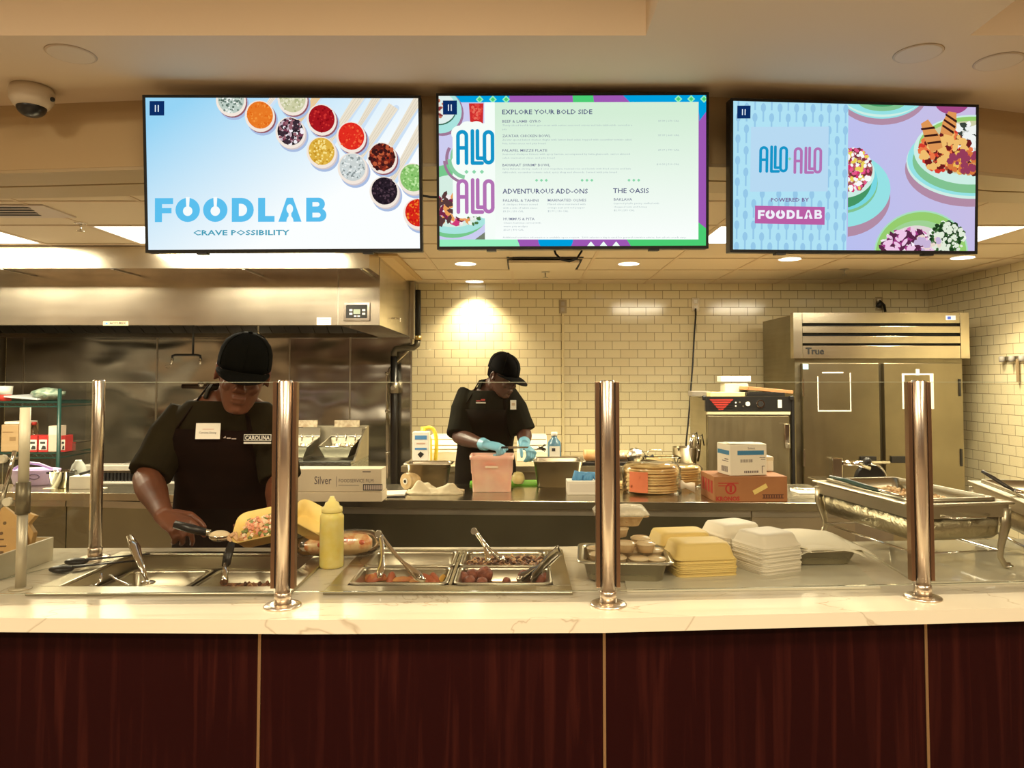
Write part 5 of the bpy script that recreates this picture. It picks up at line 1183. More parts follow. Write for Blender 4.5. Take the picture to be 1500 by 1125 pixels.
o = MB().prism([(-.16, -.05), (.12, -.07), (.20, .12), (-.1, .16)], 0, .012).build('paper_sheets', mat('bluish_paper', (.66, .68, .72), .6), None, loc=(X(38, D+.1), D+.12, z0+.022), rot=(R(4), R(4), 0)); tag(o, 'white paper sheets sliding off the top green shelf', 'papers')
tt = thing('plastic_bag', 'clear plastic bag bunched on the top green shelf', 'bag', (X(66, D+.1), D+.13, z0+.012))
MB().sph((0, 0, .045), (.13, .09, .045), 18, m=10).jit(.008, 7).build('bag_film', mat('greenish_film', (.50, .56, .44), .25, noise=((25, 25, 25), (.2, .3, .24))), tt)
# things on the left end of the kitchen counter
p = at(30, 714, z=KC); s = sc(p.y)
tt = thing('purple_tub', 'lilac oval tub with handle holes at the left on the work counter', 'tub', (p.x, p.y+.12, KC)); LIL = mat('lilac', (.50, .38, .66), .4); h = Z(691, p.y)-KC
m = MB(); rg = lambda r, z, q=0: [(r*1.35*math.cos(a), r*.8*math.sin(a), z) for a in [2*PI*i/36 for i in range(36)]]
m.loft([rg(.075, 0), rg(.085, .003), rg(.098, h*.7), rg(.105, h), rg(.100, h+.002), rg(.092, h*.7), rg(.078, .006)], 0, True, True); m.build('tub_wall', LIL, tt)
MB().tube([(.05+.03*math.cos(a), -.085, h*.62+.014*math.sin(a)) for a in [2*PI*i/20 for i in range(21)]], .003, 6).build('handle_hole', mat('dark_lilac', (.1, .06, .15), .5), tt)
MB().tube([(-.12, .0, h), (-.05, -.01, h+.04), (.03, -.01, h+.03), (.10, 0, h)], .008, 8).build('carry_handle', LIL, tt)
p = at(93, 712, z=KC); s = sc(p.y); h = Z(688, p.y)-KC
tt = thing('deli_container', 'clear container of yellow peppers on the left work counter', 'container', (X(93, 4.14), 4.14, KC))
m = MB(); o = lambda k, z: [(x, y, z) for x, y in rrect(28*s*k, .1*k, .02)]
m.loft([o(.8, 0), o(1, h*.9), o(1.12, h*.9), o(1.12, h), o(.96, h), o(.78, .004)], 0, True, True); m.build('container_wall', CLR, tt)
m = MB(); rnd = random.Random(5)
for k in range(10): m.sph((rnd.uniform(-.03, .03), rnd.uniform(-.03, .03), .015+rnd.uniform(0, h*.5)), (.016, .012, .01), 8, m=5)
o_ = m.build('yellow_peppers', mat('pepper_yellow', (.75, .62, .15), .4, noise=((40, 40, 40), (.85, .78, .5))), tt); o_['kind'] = 'stuff'
p = at(119, 712, z=KC); s = sc(p.y)
tt = thing('small_white_box', 'white carton with black utensil on it, left work counter', 'box', (X(120, 4.08), 4.08, KC)); h = Z(694, p.y)-KC
MB().box(-16*s, 14*s, 0, .12, 0, h).build('box_body', PAPER, tt, bevel=.003)
MB().tube([(-.02, .03, h+.008), (.02, .03, h+.02), (.06, .03, h+.035)], .008, 8).build('black_utensil', BLACK, tt)
p = at(115, 709, z=KC); h = Z(666, p.y+.25)-KC
tt = thing('milk_jug', 'translucent jug behind the white carton on the left counter', 'jug', (X(117, 4.235), 4.235, KC))
MB().lathe([(.01, 0), (.038, .004), (.042, .03), (.042, h*.55), (.034, h*.8), (.018, h*.95), (.016, h)], n=24).build('jug_body', mat('jug_plastic', (.46, .48, .45), .25), tt)
for k, (px, py, lb) in enumerate(((72, 716, 'torn white paper scrap on the left work counter'), (145, 715, 'white paper slip beside the slim rear post'))):
    p = at(px, py, z=KC); o = MB().prism([(-.03, -.008), (.035, -.014), (.04, .012), (-.025, .016)], 0, .003).build('paper_scrap', PAPER, None, loc=(p.x, p.y, KC)); tag(o, lb, 'paper scrap')
# ---------------------------------------------------------------- hot wells
def ringbox(mb, x0, x1, y0, y1, X0, X1, Y0, Y1, z0, z1, mi=0):
    """flat frame between outer (x0..y1) and inner (X0..Y1) rectangle"""
    mb.box(x0, x1, y0, Y0, z0, z1, mi); mb.box(x0, x1, Y1, y1, z0, z1, mi); mb.box(x0, X0, Y0, Y1, z0, z1, mi); mb.box(X1, x1, Y0, Y1, z0, z1, mi)
WSTEEL = stainless('well_steel', (.50, .46, .35), .28, amt=.03)
def well(lb, W_, fl, depth):
    x0, x1, y0, y1 = W_; c = ((x0+x1)/2, (y0+y1)/2); hw, hd = (x1-x0)/2, (y1-y0)/2
    t = thing('hot_well', lb, 'food well', (c[0], c[1], CZ)); m = MB()
    i = .006
    ringbox(m, -hw-fl, hw+fl, -hd-fl*1.3, hd+fl*.6, -hw+i, hw-i, -hd+i, hd-i, .0005, .009); m.build('flange', WSTEEL, t, bevel=.002)
    m = MB(); ringbox(m, -hw+.003, hw-.003, -hd+.003, hd-.003, -hw+i, hw-i, -hd+i, hd-i, -depth, .0)
    m.box(-hw+i, hw-i, -hd+i, hd-i, -depth, -depth+.003); m.build('well_wall', WSTEEL, t); return t
wl = well('left drop-in hot well in front of the left cook', LW, .045, .16); wr = well('middle drop-in hot well holding four food pans', RW, .045, .16)
def foodpan(lb, x0, x1, y0, y1, ztop, h, m=WSTEEL, lip=.010, group=None):
    return pan('food_pan', lb, 'food pan', ((x0+x1)/2, (y0+y1)/2, ztop-h), x1-x0-2*lip, y1-y0-2*lip, h, 0, m, lip=lip, r=.02, taper=.93, group=group)[0]
zr_ = CZ+.013
PA = foodpan('front left pan of the middle well, with potato wedges', -.478, -.205, 2.068, 2.255, zr_, .08)
PB_ = foodpan('back left pan of the middle well, nearly empty', -.478, -.205, 2.262, 2.462, zr_, .08)
PC = foodpan('front right pan of the middle well, with red meatballs', -.190, .083, 2.068, 2.255, zr_, .08)
PD = foodpan('back right pan of the middle well, with shredded meat', -.190, .083, 2.262, 2.462, zr_, .08)
m = MB().box(-.202, -.193, 2.068, 2.462, CZ-.03, zr_-.001)
o = m.build('divider_bar', WSTEEL); tag(o, 'steel divider bar between the pan columns of the middle well', 'divider bar')
PE = foodpan('left pan sunk in the left well, with pale chicken bits', -1.255, -.99, 2.06, 2.43, CZ-.04, .09)
PF = foodpan('right pan sunk in the left well, with brown bits', -.975, -.67, 2.06, 2.43, CZ-.04, .09)
def level(name, p, w, d, z, m): MB().prism(rrect(w, d, .015), 0, .003).build(name, m, p, loc=(0, 0, z))
level('pan_liquid', PB_, .23, .16, .018, mat('broth', (.40, .28, .14), .15)); level('pan_liquid', PD, .24, .165, .05, mat('meat_bed', (.16, .08, .04), .5))
level('pan_liquid', PA, .235, .15, .042, mat('oil', (.5, .36, .16), .2)); level('pan_liquid', PC, .235, .15, .038, mat('sauce_brown', (.35, .14, .07), .25))
level('pan_liquid', PE, .22, .32, .038, mat('oil', (.5, .36, .16), .2)); level('pan_liquid', PF, .25, .32, .050, mat('sauce_brown', (.35, .14, .07), .25))
rnd = random.Random(11)
WED = mat('wedge_orange', (.72, .36, .12), .45, noise=((30, 30, 30), (.58, .18, .06))); WED2 = mat('wedge_red', (.52, .14, .06), .4)
def wedge(px, py, L_, r, az, tilt, m, k, z=None):
    zz = CZ-.020 if z is None else z; p = at(px, py, z=zz)
    mb = MB().loft([[(x, y*q, z_*q) for y, z_ in ((-r, 0), (r, 0), (r*.6, r*.9), (0, r*1.25), (-r*.6, r*.9))] for x, q in ((-L_/2, .4), (-L_/3, .9), (0, 1.05), (L_/3, .85), (L_/2, .35))])
    o = mb.build('vegetable_wedge', m, None, loc=(p.x, min(p.y, 2.225), zz), rot=(0, R(tilt), R(az)), bevel=.002); tag(o, k, 'vegetable piece', 'vegetable wedges in the front left pan'); return o
for i, (px, py, L_, r, az, ti, m_, lb) in enumerate(((530, 848, .06, .014, 60, -35, WED, 'orange wedge at the left end of the pan'), (545, 846, .055, .014, -30, -25, WED, 'orange wedge leaning on the left wedge'), (560, 838, .06, .018, 20, -10, WED2, 'red wedge beside the left tong arm'), (556, 848, .05, .013, 5, 0, WED, 'orange wedge in front of the red one, left'),
     (575, 846, .05, .014, 80, -50, WED2, 'small red wedge standing right of the tong arm'), (590, 851, .06, .011, 5, 0, WED, 'flat orange wedge at the front centre'), (607, 849, .05, .010, -10, 0, WED2, 'flat reddish wedge at the front centre'), (622, 840, .07, .011, -40, 10, WED2, 'red wedge crossing under the long tong arm'),
     (633, 839, .07, .012, -35, 12, WED2, 'red wedge second from the pan divider'), (645, 833, .065, .012, -60, 20, WED2, 'dark red wedge leaning up at the right corner'), (651, 838, .05, .009, 70, -20, mat('pepper_gold', (.80, .45, .08), .4), 'golden sliver at the right end of the pan'), (612, 852, .05, .009, 20, 0, WED, 'orange wedge right of front centre'))):
    wedge(px, py, L_, r, az, ti, m_, lb)
BALL = mat('ball_red', (.34, .11, .06), .6, noise=((60, 60, 60), (.20, .055, .03)), bump=((150, 150, 150), .6))
for i, (px, py, r, lb) in enumerate(((678, 846, .018, 'dark red ball in the pan corner nearest the divider'), (692, 842, .020, 'dark red ball second from the divider'), (710, 841, .024, 'largest dark red ball, left centre of the pan'), (688, 851, .017, 'dark red ball at the front left of the pan'), (706, 853, .016, 'dark red ball at the front, below the largest'),
     (768, 836, .019, 'reddish ball behind the wide tongs'), (790, 850, .018, 'dark ball at the right end, below the wide tongs'), (800, 846, .016, 'dark ball in the right corner of the pan'), (742, 851, .012, 'small browned crumb ball at the pan centre'))):
    zz = CZ-.026; p = at(px, py, z=zz+r); o = MB().sph((0, 0, r), (r, r, r*.92), 16, m=10).jit(r*.05, i).build('meatball', BALL, None, loc=(p.x, min(p.y, 2.225), zz)); tag(o, lb, 'meatball', 'red balls in the front right pan')
def shred(lb, cx, cy, w, d, z, n, cols, seed, r=.003, L_=.03, cat='shredded food', par=None, nm='shredded_meat'):
    rnd = random.Random(seed); m = MB()
    for i in range(n):
        x, y = rnd.uniform(-w/2, w/2), rnd.uniform(-d/2, d/2); a = rnd.uniform(0, PI); l = L_*rnd.uniform(.4, 1); zz = rnd.uniform(0, .018)*(1-abs(x)/w)
        m.tube([(x-l*math.cos(a)/2, y-l*math.sin(a)/2, zz), (x, y+rnd.uniform(-.4, .4)*l*.5, zz+.006), (x+l*math.cos(a)/2, y+l*math.sin(a)/2, zz)], [r*.6, r, r*.6], 5, rnd.randrange(len(cols)))
    o = m.build(nm, cols, par, loc=(cx, cy, z)); o['kind'] = 'stuff'
    if not par: tag(o, lb, cat)
    return o
M1, M2, M3 = mat('meat_brown', (.28, .12, .05), .5), mat('meat_tan', (.60, .36, .17), .5), mat('meat_dark', (.10, .04, .02), .5)
shred('shredded brown meat filling the back right pan', -.053, 2.352, .24, .15, CZ-.012, 380, [M1, M2, M3], 3, .0035, .035)
G1, G2 = mat('chicken_tan', (.66, .42, .22), .5), mat('chicken_pale', (.78, .62, .40), .5)
shred('pale chicken bits in the right half of the left sunk pan', -1.07, 2.20, .11, .20, CZ-.082, 180, [G1, G2], 4, .006, .022, nm='chicken_bits')
shred('brown meat bits in the right sunk pan of the left well', -.80, 2.22, .23, .26, CZ-.078, 320, [M1, M3, G1, M1], 5, .006, .02, nm='meat_bits')
o = MB().sph((0, 0, .01), (.014, .01, .012), 10).build('carrot_piece', mat('carrot', (.85, .30, .08), .4), None, loc=(-1.13, 2.10, CZ-.08)); tag(o, 'orange vegetable piece near the front of the left sunk pan', 'vegetable piece')
# ---------------------------------------------------------------- tongs, spoons
def tongs(lb, hinge, tips, w=.008, m=CHROME, blade=.014):
    h = Vector(hinge); t = thing('serving_tongs', lb, 'tongs', h, group='serving tongs in the middle well')
    for i, tp in enumerate(tips):
        e = Vector(tp)-h; side = e.cross(Vector((0, 1, 0))).normalized()*(-1 if i else 1)*.012; mid = e*.45+side
        MB().tube(bez((0, 0, 0), tuple(mid*.7), tuple(mid), tuple(e), 12), [w*.9]+[w*.75]*6+[w*.6, w*.6, w*.9, blade*.8, blade, blade*.5], 10, flat=.28, up=(0, 1, 0)).build('tong_arm', m, t)
    MB().cyl((-.006, -.006, .002), (-.006, .008, .002), .010, n=14).build('hinge_pin', STEEL_D, t); return t
P = lambda px, py, Y: at(px, py, Y=Y)
tongs('long steel tongs standing in the front left pan', P(557, 783, 2.27), (P(556, 846, 2.13), P(622, 852, 2.12)), .009)
tongs('short steel tongs standing in the shredded meat', P(697, 779, 2.40), (P(716, 826, 2.33), P(740, 823, 2.33)), .008, blade=.011)
tongs('wide dark steel tongs leaning over the meatball pan', P(819, 806, 2.28), (P(758, 851, 2.12), P(778, 852, 2.10)), .018, mat('dark_tongs', (.30, .27, .22), .2, 1.0), .016)
def spoon(name, lb, pts, r, m, bowl=None, m2=None, bowl_r=(.03, .02, .008), cat='utensil'):
    o0 = Vector(pts[0]); t = thing(name, lb, cat, o0)
    MB().tube([Vector(p)-o0 for p in pts], r, 10, flat=.45).build('handle', m, t)
    if bowl is not None:
        MB().sph(tuple(Vector(bowl)-o0), bowl_r, 16).build('bowl', m2 or m, t)
    return t
z_ = CZ-.09
spoon('serving_spoon', 'steel handled spoon standing in the left sunk pan', [P(190, 785, 2.30), P(197, 800, 2.28), P(203, 818, 2.25), P(215, 850, 2.2)], [.010, .017, .013, .005], STEEL_P, P(217, 853, 2.19), bowl_r=(.022, .016, .006))
t = spoon('serving_spoon', 'black handled steel spoon standing in the right sunk pan', [P(340, 795, 2.32), P(334, 812, 2.3), P(331, 828, 2.28)], [.013, .016, .014], BLACK)
MB().tube([P(331, 826, 2.28)-t.location, P(330, 838, 2.26)-t.location, P(328, 853, 2.22)-t.location], [.009, .009, .012], 8).build('steel_neck', STEEL_P, t)
spoon('serving_spoon', 'slim curved spoon lying low in the left well', [P(161, 842, 2.12), P(172, 850, 2.11), P(185, 856, 2.10), P(194, 857, 2.10)], [.005, .005, .007, .009], STEEL_P)
spoon('serving_tongs', 'wire tongs lying at the front of the left well', [P(148, 840, 2.10), P(147, 851, 2.09), P(141, 857, 2.085), P(118, 861, 2.08)], [.004]*4, CHROME, cat='tongs')
for k, (a, b, lb) in enumerate((((112, 823), (150, 819), 'black serving spoon lying beside the base of the rear post'), ((90, 834), (128, 829), 'black serving spoon lying nearest the left well corner'))):
    pa, pb = at(a[0], a[1], z=CZ+.012), at(b[0], b[1], z=CZ+.012)
    t = thing('black_spoon', lb, 'spoon', (pa.x, pa.y, CZ+.001), group='black spoons beside the rear post')
    MB().sph((0, 0, .012), (.036, .024, .011), 18).build('spoon_bowl', BLACK, t)
    MB().tube([(.03, .0, .018), (.09, .04, .016), (.17, .11, .010)], [.012, .006, .007], 8, flat=.4).build('handle', BLACK, t)
# ---------------------------------------------------------------- squeeze bottle
p = at(483, 833, z=CZ); s = sc(p.y)
t = thing('squeeze_bottle', 'yellow mustard squeeze bottle standing between the wells', 'squeeze bottle', (p.x, p.y+.02, CZ)); s = sc(p.y+.02)
MUS = mat('mustard', (.82, .68, .16), .3, noise=((25, 25, 25), (.86, .76, .30)), sub=.2)
MB().lathe([(14*s, 0), (17*s, .003), (17.3*s, .01), (17*s, .145), (17*s, .155), (14.5*s, .163), (14*s, .166)], n=32).build('bottle_body', MUS, t)
MB().lathe([(14.6*s, .1665), (15*s, .170), (14.6*s, .182), (11*s, .185), (9.5*s, .196), (6*s, .199), (4.5*s, .207), (3.6*s, .209), (3*s, .214)], n=28).build('nozzle_cap', mat('mustard_cap', (.80, .68, .24), .4), t)
# ---------------------------------------------------------------- wrapped sandwich
p = at(502, 815, z=CZ); 
t = thing('wrapped_sandwich', 'wrapped orange sandwich in clear film behind the mustard bottle', 'sandwich', (p.x+.0, 2.40, CZ+.012), R(14))
m = MB(); rings = []
for x, q in ((-.11, .35), (-.09, .75), (-.03, 1.0), (.04, 1.08), (.085, .85), (.10, .4)): rings.append([(x, .038*q*math.cos(a), .034+.032*q*math.sin(a)) for a in [2*PI*i/16 for i in range(16)]])
m.loft(rings).build('sandwich_roll', mat('roll_orange', (.72, .28, .10), .4, noise=((32, 32, 32), (.88, .66, .36), .4, .55)), t)
m = MB(); rnd = random.Random(9)
for k in range(6): m.sph((-.06+.025*k, -.03, .04+rnd.uniform(-.01, .015)), (.011, .008, .009), 8, m=5)
m.build('tomato_filling', mat('tomato', (.70, .14, .06), .35), t)
m = MB(); rings = []
for x, q in ((-.135, .55), (-.115, .9), (-.03, 1.16), (.05, 1.2), (.1, 1.05), (.125, .6)): rings.append([(x, .040*q*(1+.05*math.sin(5*a+x*80))*math.cos(a), max(.001, .036+.036*q*(1+.05*math.sin(7*a))*math.sin(a))) for a in [2*PI*i/20 for i in range(20)]])
m.loft(rings).build('clear_film', PLAS, t)
# ---------------------------------------------------------------- open clamshell held by the cook
FOAM_Y = mat('foam_yellow', (.80, .60, .20), .55); FOAM_W = mat('foam_white', (.80, .74, .60), .55)
def tray(mb, w, d, h, M, mi=0, th=.0025):
    n = len(mb.v); o = lambda k, z, e=0: [(x, y, z) for x, y in rrect(w*k+e, d*k+e, .03*k, 5)]
    mb.loft([o(1.05, h), o(1, h-.001), o(.82, .006), o(.76, 0)], mi, True, False); mb.loft([o(1.05, h+.0015), o(.985, h+.001), o(.80, .008), o(.74, .0025)], mi, True, False)
    mb.add(o(.76, 0), [list(range(20))], mi, True); mb.add(o(.74, .0025), [list(range(20))], mi, True)
    k = len(mb.v); mb.xf(M, n); return mb
base_c = P(386, 782, 2.40)
t = thing('open_clamshell', 'open yellow clamshell of diced food held by the left cook', 'food container', base_c)
Mb = Matrix.Rotation(R(-12), 4, 'Y') @ Matrix.Rotation(R(34), 4, 'X')
m = MB(); tray(m, .15, .13, .045, Mb); m.build('base_tray', FOAM_Y, t)
lc = P(455, 775, 2.42)-base_c
Ml = Matrix.Translation(lc) @ Matrix.Rotation(R(28), 4, 'Y') @ Matrix.Rotation(R(20), 4, 'X')
m = MB(); tray(m, .15, .13, .045, Ml); m.build('lid_tray', FOAM_Y, t)
rnd = random.Random(21); m = MB()
DC = [mat('dice_pink', (.72, .30, .18), .5), mat('dice_tan', (.80, .52, .30), .5), mat('dice_pale', (.85, .70, .50), .5), mat('dice_green', (.20, .25, .08), .5)]
for k in range(120):
    x, y = rnd.uniform(-.055, .055), rnd.uniform(-.045, .045); hh = .018+.026*(1-(x/.08)**2)*(1-(y/.07)**2)*rnd.uniform(.8, 1)
    m.cbox((x, y, hh), (rnd.uniform(.006, .013),)*3, rnd.choice((0, 0, 1, 1, 2, 3)), Matrix.Rotation(rnd.uniform(0, 3), 3, Vector((rnd.random(), rnd.random(), 1)).normalized()))
m.xf(Mb); f = m.build('diced_filling', DC, t, bevel=.001); f['kind'] = 'stuff'
# scoop of food in the cook's hand
sp0 = P(281, 775, 2.34)
t = thing('food_scoop', 'black handled scoop heaped with food in the cook\'s right hand', 'scoop', sp0)
g = lambda px, py, Y=2.34: P(px, py, Y)-sp0
MB().tube([g(256, 768), g(282, 775), g(303, 780)], [.012, .014, .011], 10).build('handle', BLACK, t)
MB().cyl(g(302, 779), g(308, 781), .010).build('ferrule', CHROME, t)
c_ = g(322, 785); MB().sph(tuple(c_), (.034, .024, .017), 18).build('heaped_rice', mat('rice_cream', (.82, .68, .44), .6, bump=((200, 200, 200), .6)), t)
m = MB().lathe([(.004, -.018), (.022, -.014), (.033, -.002), (.036, .003)], tuple(c_), 20, sy=.75); m.build('scoop_bowl', STEEL_P, t)
m = MB(); rnd = random.Random(2)
for k in range(8):
    q = c_+Vector((.03+rnd.uniform(0, .022), rnd.uniform(-.01, .01), rnd.uniform(-.02, .015))); m.cbox(q, (.009, .006, .016), 0, Matrix.Rotation(rnd.uniform(-1, 1), 3, 'Y'))
m.build('falling_bits', mat('dice_tan', (.8, .5, .3)), t)
# ---------------------------------------------------------------- cups pan
p = at(915, 850, z=CZ)
ang = R(-5)
cpn, _ = pan('cup_pan', 'steel pan filled with lidded sauce cups behind the middle post', 'food pan', (X(912, 2.22), 2.215, CZ), .235, .215, .062, ang, WSTEEL, lip=.018, taper=.9)
CUPL = glassmat('cup_lid', (.95, .93, .88), 2.2, .08); SAU = mat('sauce_tan', (.76, .56, .32), .35); CUPW = mat('cup_wall', (.62, .44, .24), .3)
def cup(x, y, z, lb, first=[None]):
    if first[0] is None:
        t = thing('sauce_cup', lb, 'sauce cup', (x, y, z), group='lidded sauce cups heaped in the steel pan')
        MB().lathe([(.016, 0), (.022, .002), (.028, .022), (.028, .024)], n=22).build('cup_body', CUPW, t)
        MB().lathe([(.0295, .0225), (.030, .027), (.026, .0275), (.024, .030), (.002, .031)], n=22).build('lid', mat('lid_film', (.78, .62, .38), .15), t); first[0] = t
        return t
    r = dup(first[0], (x, y, z), label=lb); return r
cx, cy = cpn.location.x, cpn.location.y
for i, (dx, dy, dz, lb) in enumerate(((-.075, -.03, .040, 'sauce cup at the pan\'s left end, left of the post'), (-.03, -.07, .040, 'sauce cup just behind the right edge of the post, low'), (.035, -.065, .036, 'front sauce cup right of the post, lowest row'), (.085, -.06, .034, 'front sauce cup at the pan\'s right corner'),
     (-.075, .05, .040, 'rear sauce cup at the pan\'s left end'), (.02, .01, .042, 'sauce cup in the middle of the lowest layer'), (.09, .02, .040, 'sauce cup at the right edge behind the corner cup'), (.0, .07, .04, 'rear middle sauce cup below the tray'),
     (.06, -.025, .070, 'upper sauce cup at the right, tilted edge'), (.0, -.035, .073, 'upper sauce cup right beside the post'), (.055, .035, .073, 'upper sauce cup behind, under the foil tray'), (-.05, .02, .073, 'upper sauce cup behind the post'), (-.01, .03, .103, 'topmost sauce cup carrying the foil tray'))):
    cup(cx+dx, cy+dy, CZ+dz, lb)
t = thing('crumb_tray', 'clear topped tray of crumbed pieces on top of the sauce cups', 'food tray', (X(908, 2.27), 2.27, CZ+.136))
m = MB(); o = lambda k, z: [(x, y, z) for x, y in rrect(.13*k, .10*k, .02)]
m.loft([o(.8, 0), o(1.0, .028), o(1.22, .030), o(1.22, .032), o(.97, .031), o(.78, .004)], 0, True, True).build('tray_wall', mat('tray_tan', (.62, .42, .22), .3, noise=((60, 60, 60), (.80, .62, .38))), t)
m = MB(); rnd = random.Random(8)
for k in range(40): m.cbox((rnd.uniform(-.05, .05), rnd.uniform(-.04, .04), rnd.uniform(.01, .028)), (.014, .012, .010), 0, Matrix.Rotation(rnd.uniform(0, 3), 3, 'Z'))
q = m.build('crumbed_pieces', mat('crumb', (.75, .50, .26), .8, noise=((50, 50, 50), (.5, .28, .12))), t, bevel=.002); q['kind'] = 'stuff'
m = MB().loft([o(1.24, .033), o(1.22, .040), o(1.05, .052), o(.6, .055)], 0, True, True).jit(.003, 3); m.build('clear_lid', mat('crinkle_lid', (.80, .74, .58), .18, bump=((90, 90, 90), .8)), t)
# ---------------------------------------------------------------- clamshell stacks
def clam_mesh(w, d, h):
    """open clamshell lying face down: two domes joined by a hinge, rim all round"""
    m = MB()
    for sy in (-1, 1):
        cy_ = sy*d*.52; o = lambda kx, ky, z: [(x, y, z) for x, y in rrect(w*kx, d*ky, .022*kx, 6, 0, cy_)]
        m.loft([o(1.0, 1.0, 0), o(1.0, 1.0, .0025), o(.97, .97, .004), o(.93, .9, .010), o(.86, .76, h*.85), o(.82, .70, h), o(.5, .35, h+.001)], 0, True, False)
        m.add(o(.5, .35, h+.001), [list(range(24))], 0, True)
        m.loft([o(1.0, 1.0, 0), o(.93, .93, .001), o(.84, .74, h*.85-.004), o(.5, .35, h-.004)], 0, True, False); m.add(o(.5, .35, h-.004), [list(range(24))], 0, True)
    m.box(-w*.42, w*.42, -d*.04, d*.04, .001, .004)
    return m
ORD = ['topmost', 'second', 'third', 'fourth', 'fifth', 'sixth', 'seventh', 'eighth', 'ninth', 'tenth', 'eleventh', 'twelfth', 'thirteenth', 'fourteenth', 'fifteenth', 'sixteenth', 'seventeenth']
def stack(name, mtl, px, py, rz, w, d, h, n, pitch, zt_lb, mid_lb, grp, yoff):
    p = at(px, py, z=CZ); src = None; rnd = random.Random(n)
    me = clam_mesh(w, d, h).mesh(name, mtl)
    for k in range(n):
        o = bpy.data.objects.new(name, me); COL.objects.link(o)
        o.location = (p.x+rnd.uniform(-.002, .002), p.y+yoff+rnd.uniform(-.002, .002), CZ+.0065+k*pitch); o.rotation_euler = (0, 0, rz+rnd.uniform(-.01, .01))
        tag(o, zt_lb if k == n-1 else mid_lb % ORD[n-1-k], 'takeout box', grp)
stack('foam_clamshell', FOAM_Y, 1026, 848, R(9), .185, .145, .042, 10, .0052, 'topmost yellow foam clamshell on its stack', 'yellow foam clamshell, %s from the top of its nested stack', 'yellow clamshells nested in a stack', .145)
stack('foam_clamshell', FOAM_W, 1117, 843, R(24), .155, .15, .036, 17, .0046, 'topmost white foam clamshell on its stack', 'white foam clamshell, %s from the top of its nested stack', 'white clamshells nested in a stack', .135)
# inserts in the counter surface
INS = mat('pale_glass_top', (.68, .65, .51), .06, spec=.6)
for k, (pts, lb) in enumerate((([(918, 866), (1287, 861), (1228, 806), (905, 806)], 'pale glassy warming shelf set on the counter under the clamshell stacks'), ([(1345, 856), (1900, 846), (1600, 790), (1245, 796)], 'pale glassy warming shelf under the chafing dishes'))):
    q = [at(a, b, z=CZ) for a, b in pts]; c = sum(q, Vector())/4
    t = thing('warming_shelf', lb, 'warming shelf', (c.x, c.y, CZ)); ply = [(v.x-c.x, v.y-c.y) for v in q]
    MB().prism(ply, .0006, .006).build('glass_top', INS, t)
    a, b = ply[0], ply[1]; MB().prism([(a[0], a[1]-.012), (b[0], b[1]-.012), (b[0], b[1]-.0005), (a[0], a[1]-.0005)], .0006, .0065).build('front_trim', mat('pale_trim', (.82, .78, .62), .3), t)
IZ = CZ+.0065
# pan under papers
t, _ = pan('steel_pan', 'shallow steel pan under white paper sheets, right of the white clamshells', 'food pan', (X(1190, 2.36), 2.36, IZ), .20, .17, .05, R(5), WSTEEL, lip=.014, taper=.84)
PS = mat('parchment', (.84, .79, .62), .8)
def sheet(lb, cx, cy, z, w, d, rz, seed, amp, droop):
    rnd = random.Random(seed); n = 14; ph = [rnd.uniform(0, 6) for _ in range(4)]; vs = []; f = []
    for j in range(n+1):
        for i in range(n+1):
            u, v = i/n-.5, j/n-.5
            zz = amp*math.sin(5*u+ph[0])*math.cos(4*v+ph[1])+amp*.5*math.sin(9*u+ph[2]*v)-droop*max(0, abs(u)-.28)**1.3*2-droop*.6*max(0, -v-.3)
            vs.append((u*w, v*d, zz))
    for j in range(n):
        for i in range(n): a = j*(n+1)+i; f.append((a, a+1, a+n+2, a+n+1))
    o = MB().add(vs, f, 0, True).build('paper_sheet', PS, None, loc=(cx, cy, z), rot=(0, 0, rz)); so = o.modifiers.new('t', 'SOLIDIFY'); so.thickness = .0012; tag(o, lb, 'paper sheet', 'white paper sheets on the steel pan'); return o
sheet('upper white paper sheet draped over the steel pan', X(1180, 2.36), 2.37, IZ+.070, .30, .21, R(-8), 1, .006, .10)
sheet('lower white paper sheet sticking out toward the chafing dish', X(1200, 2.36), 2.35, IZ+.060, .26, .18, R(4), 6, .004, .07)
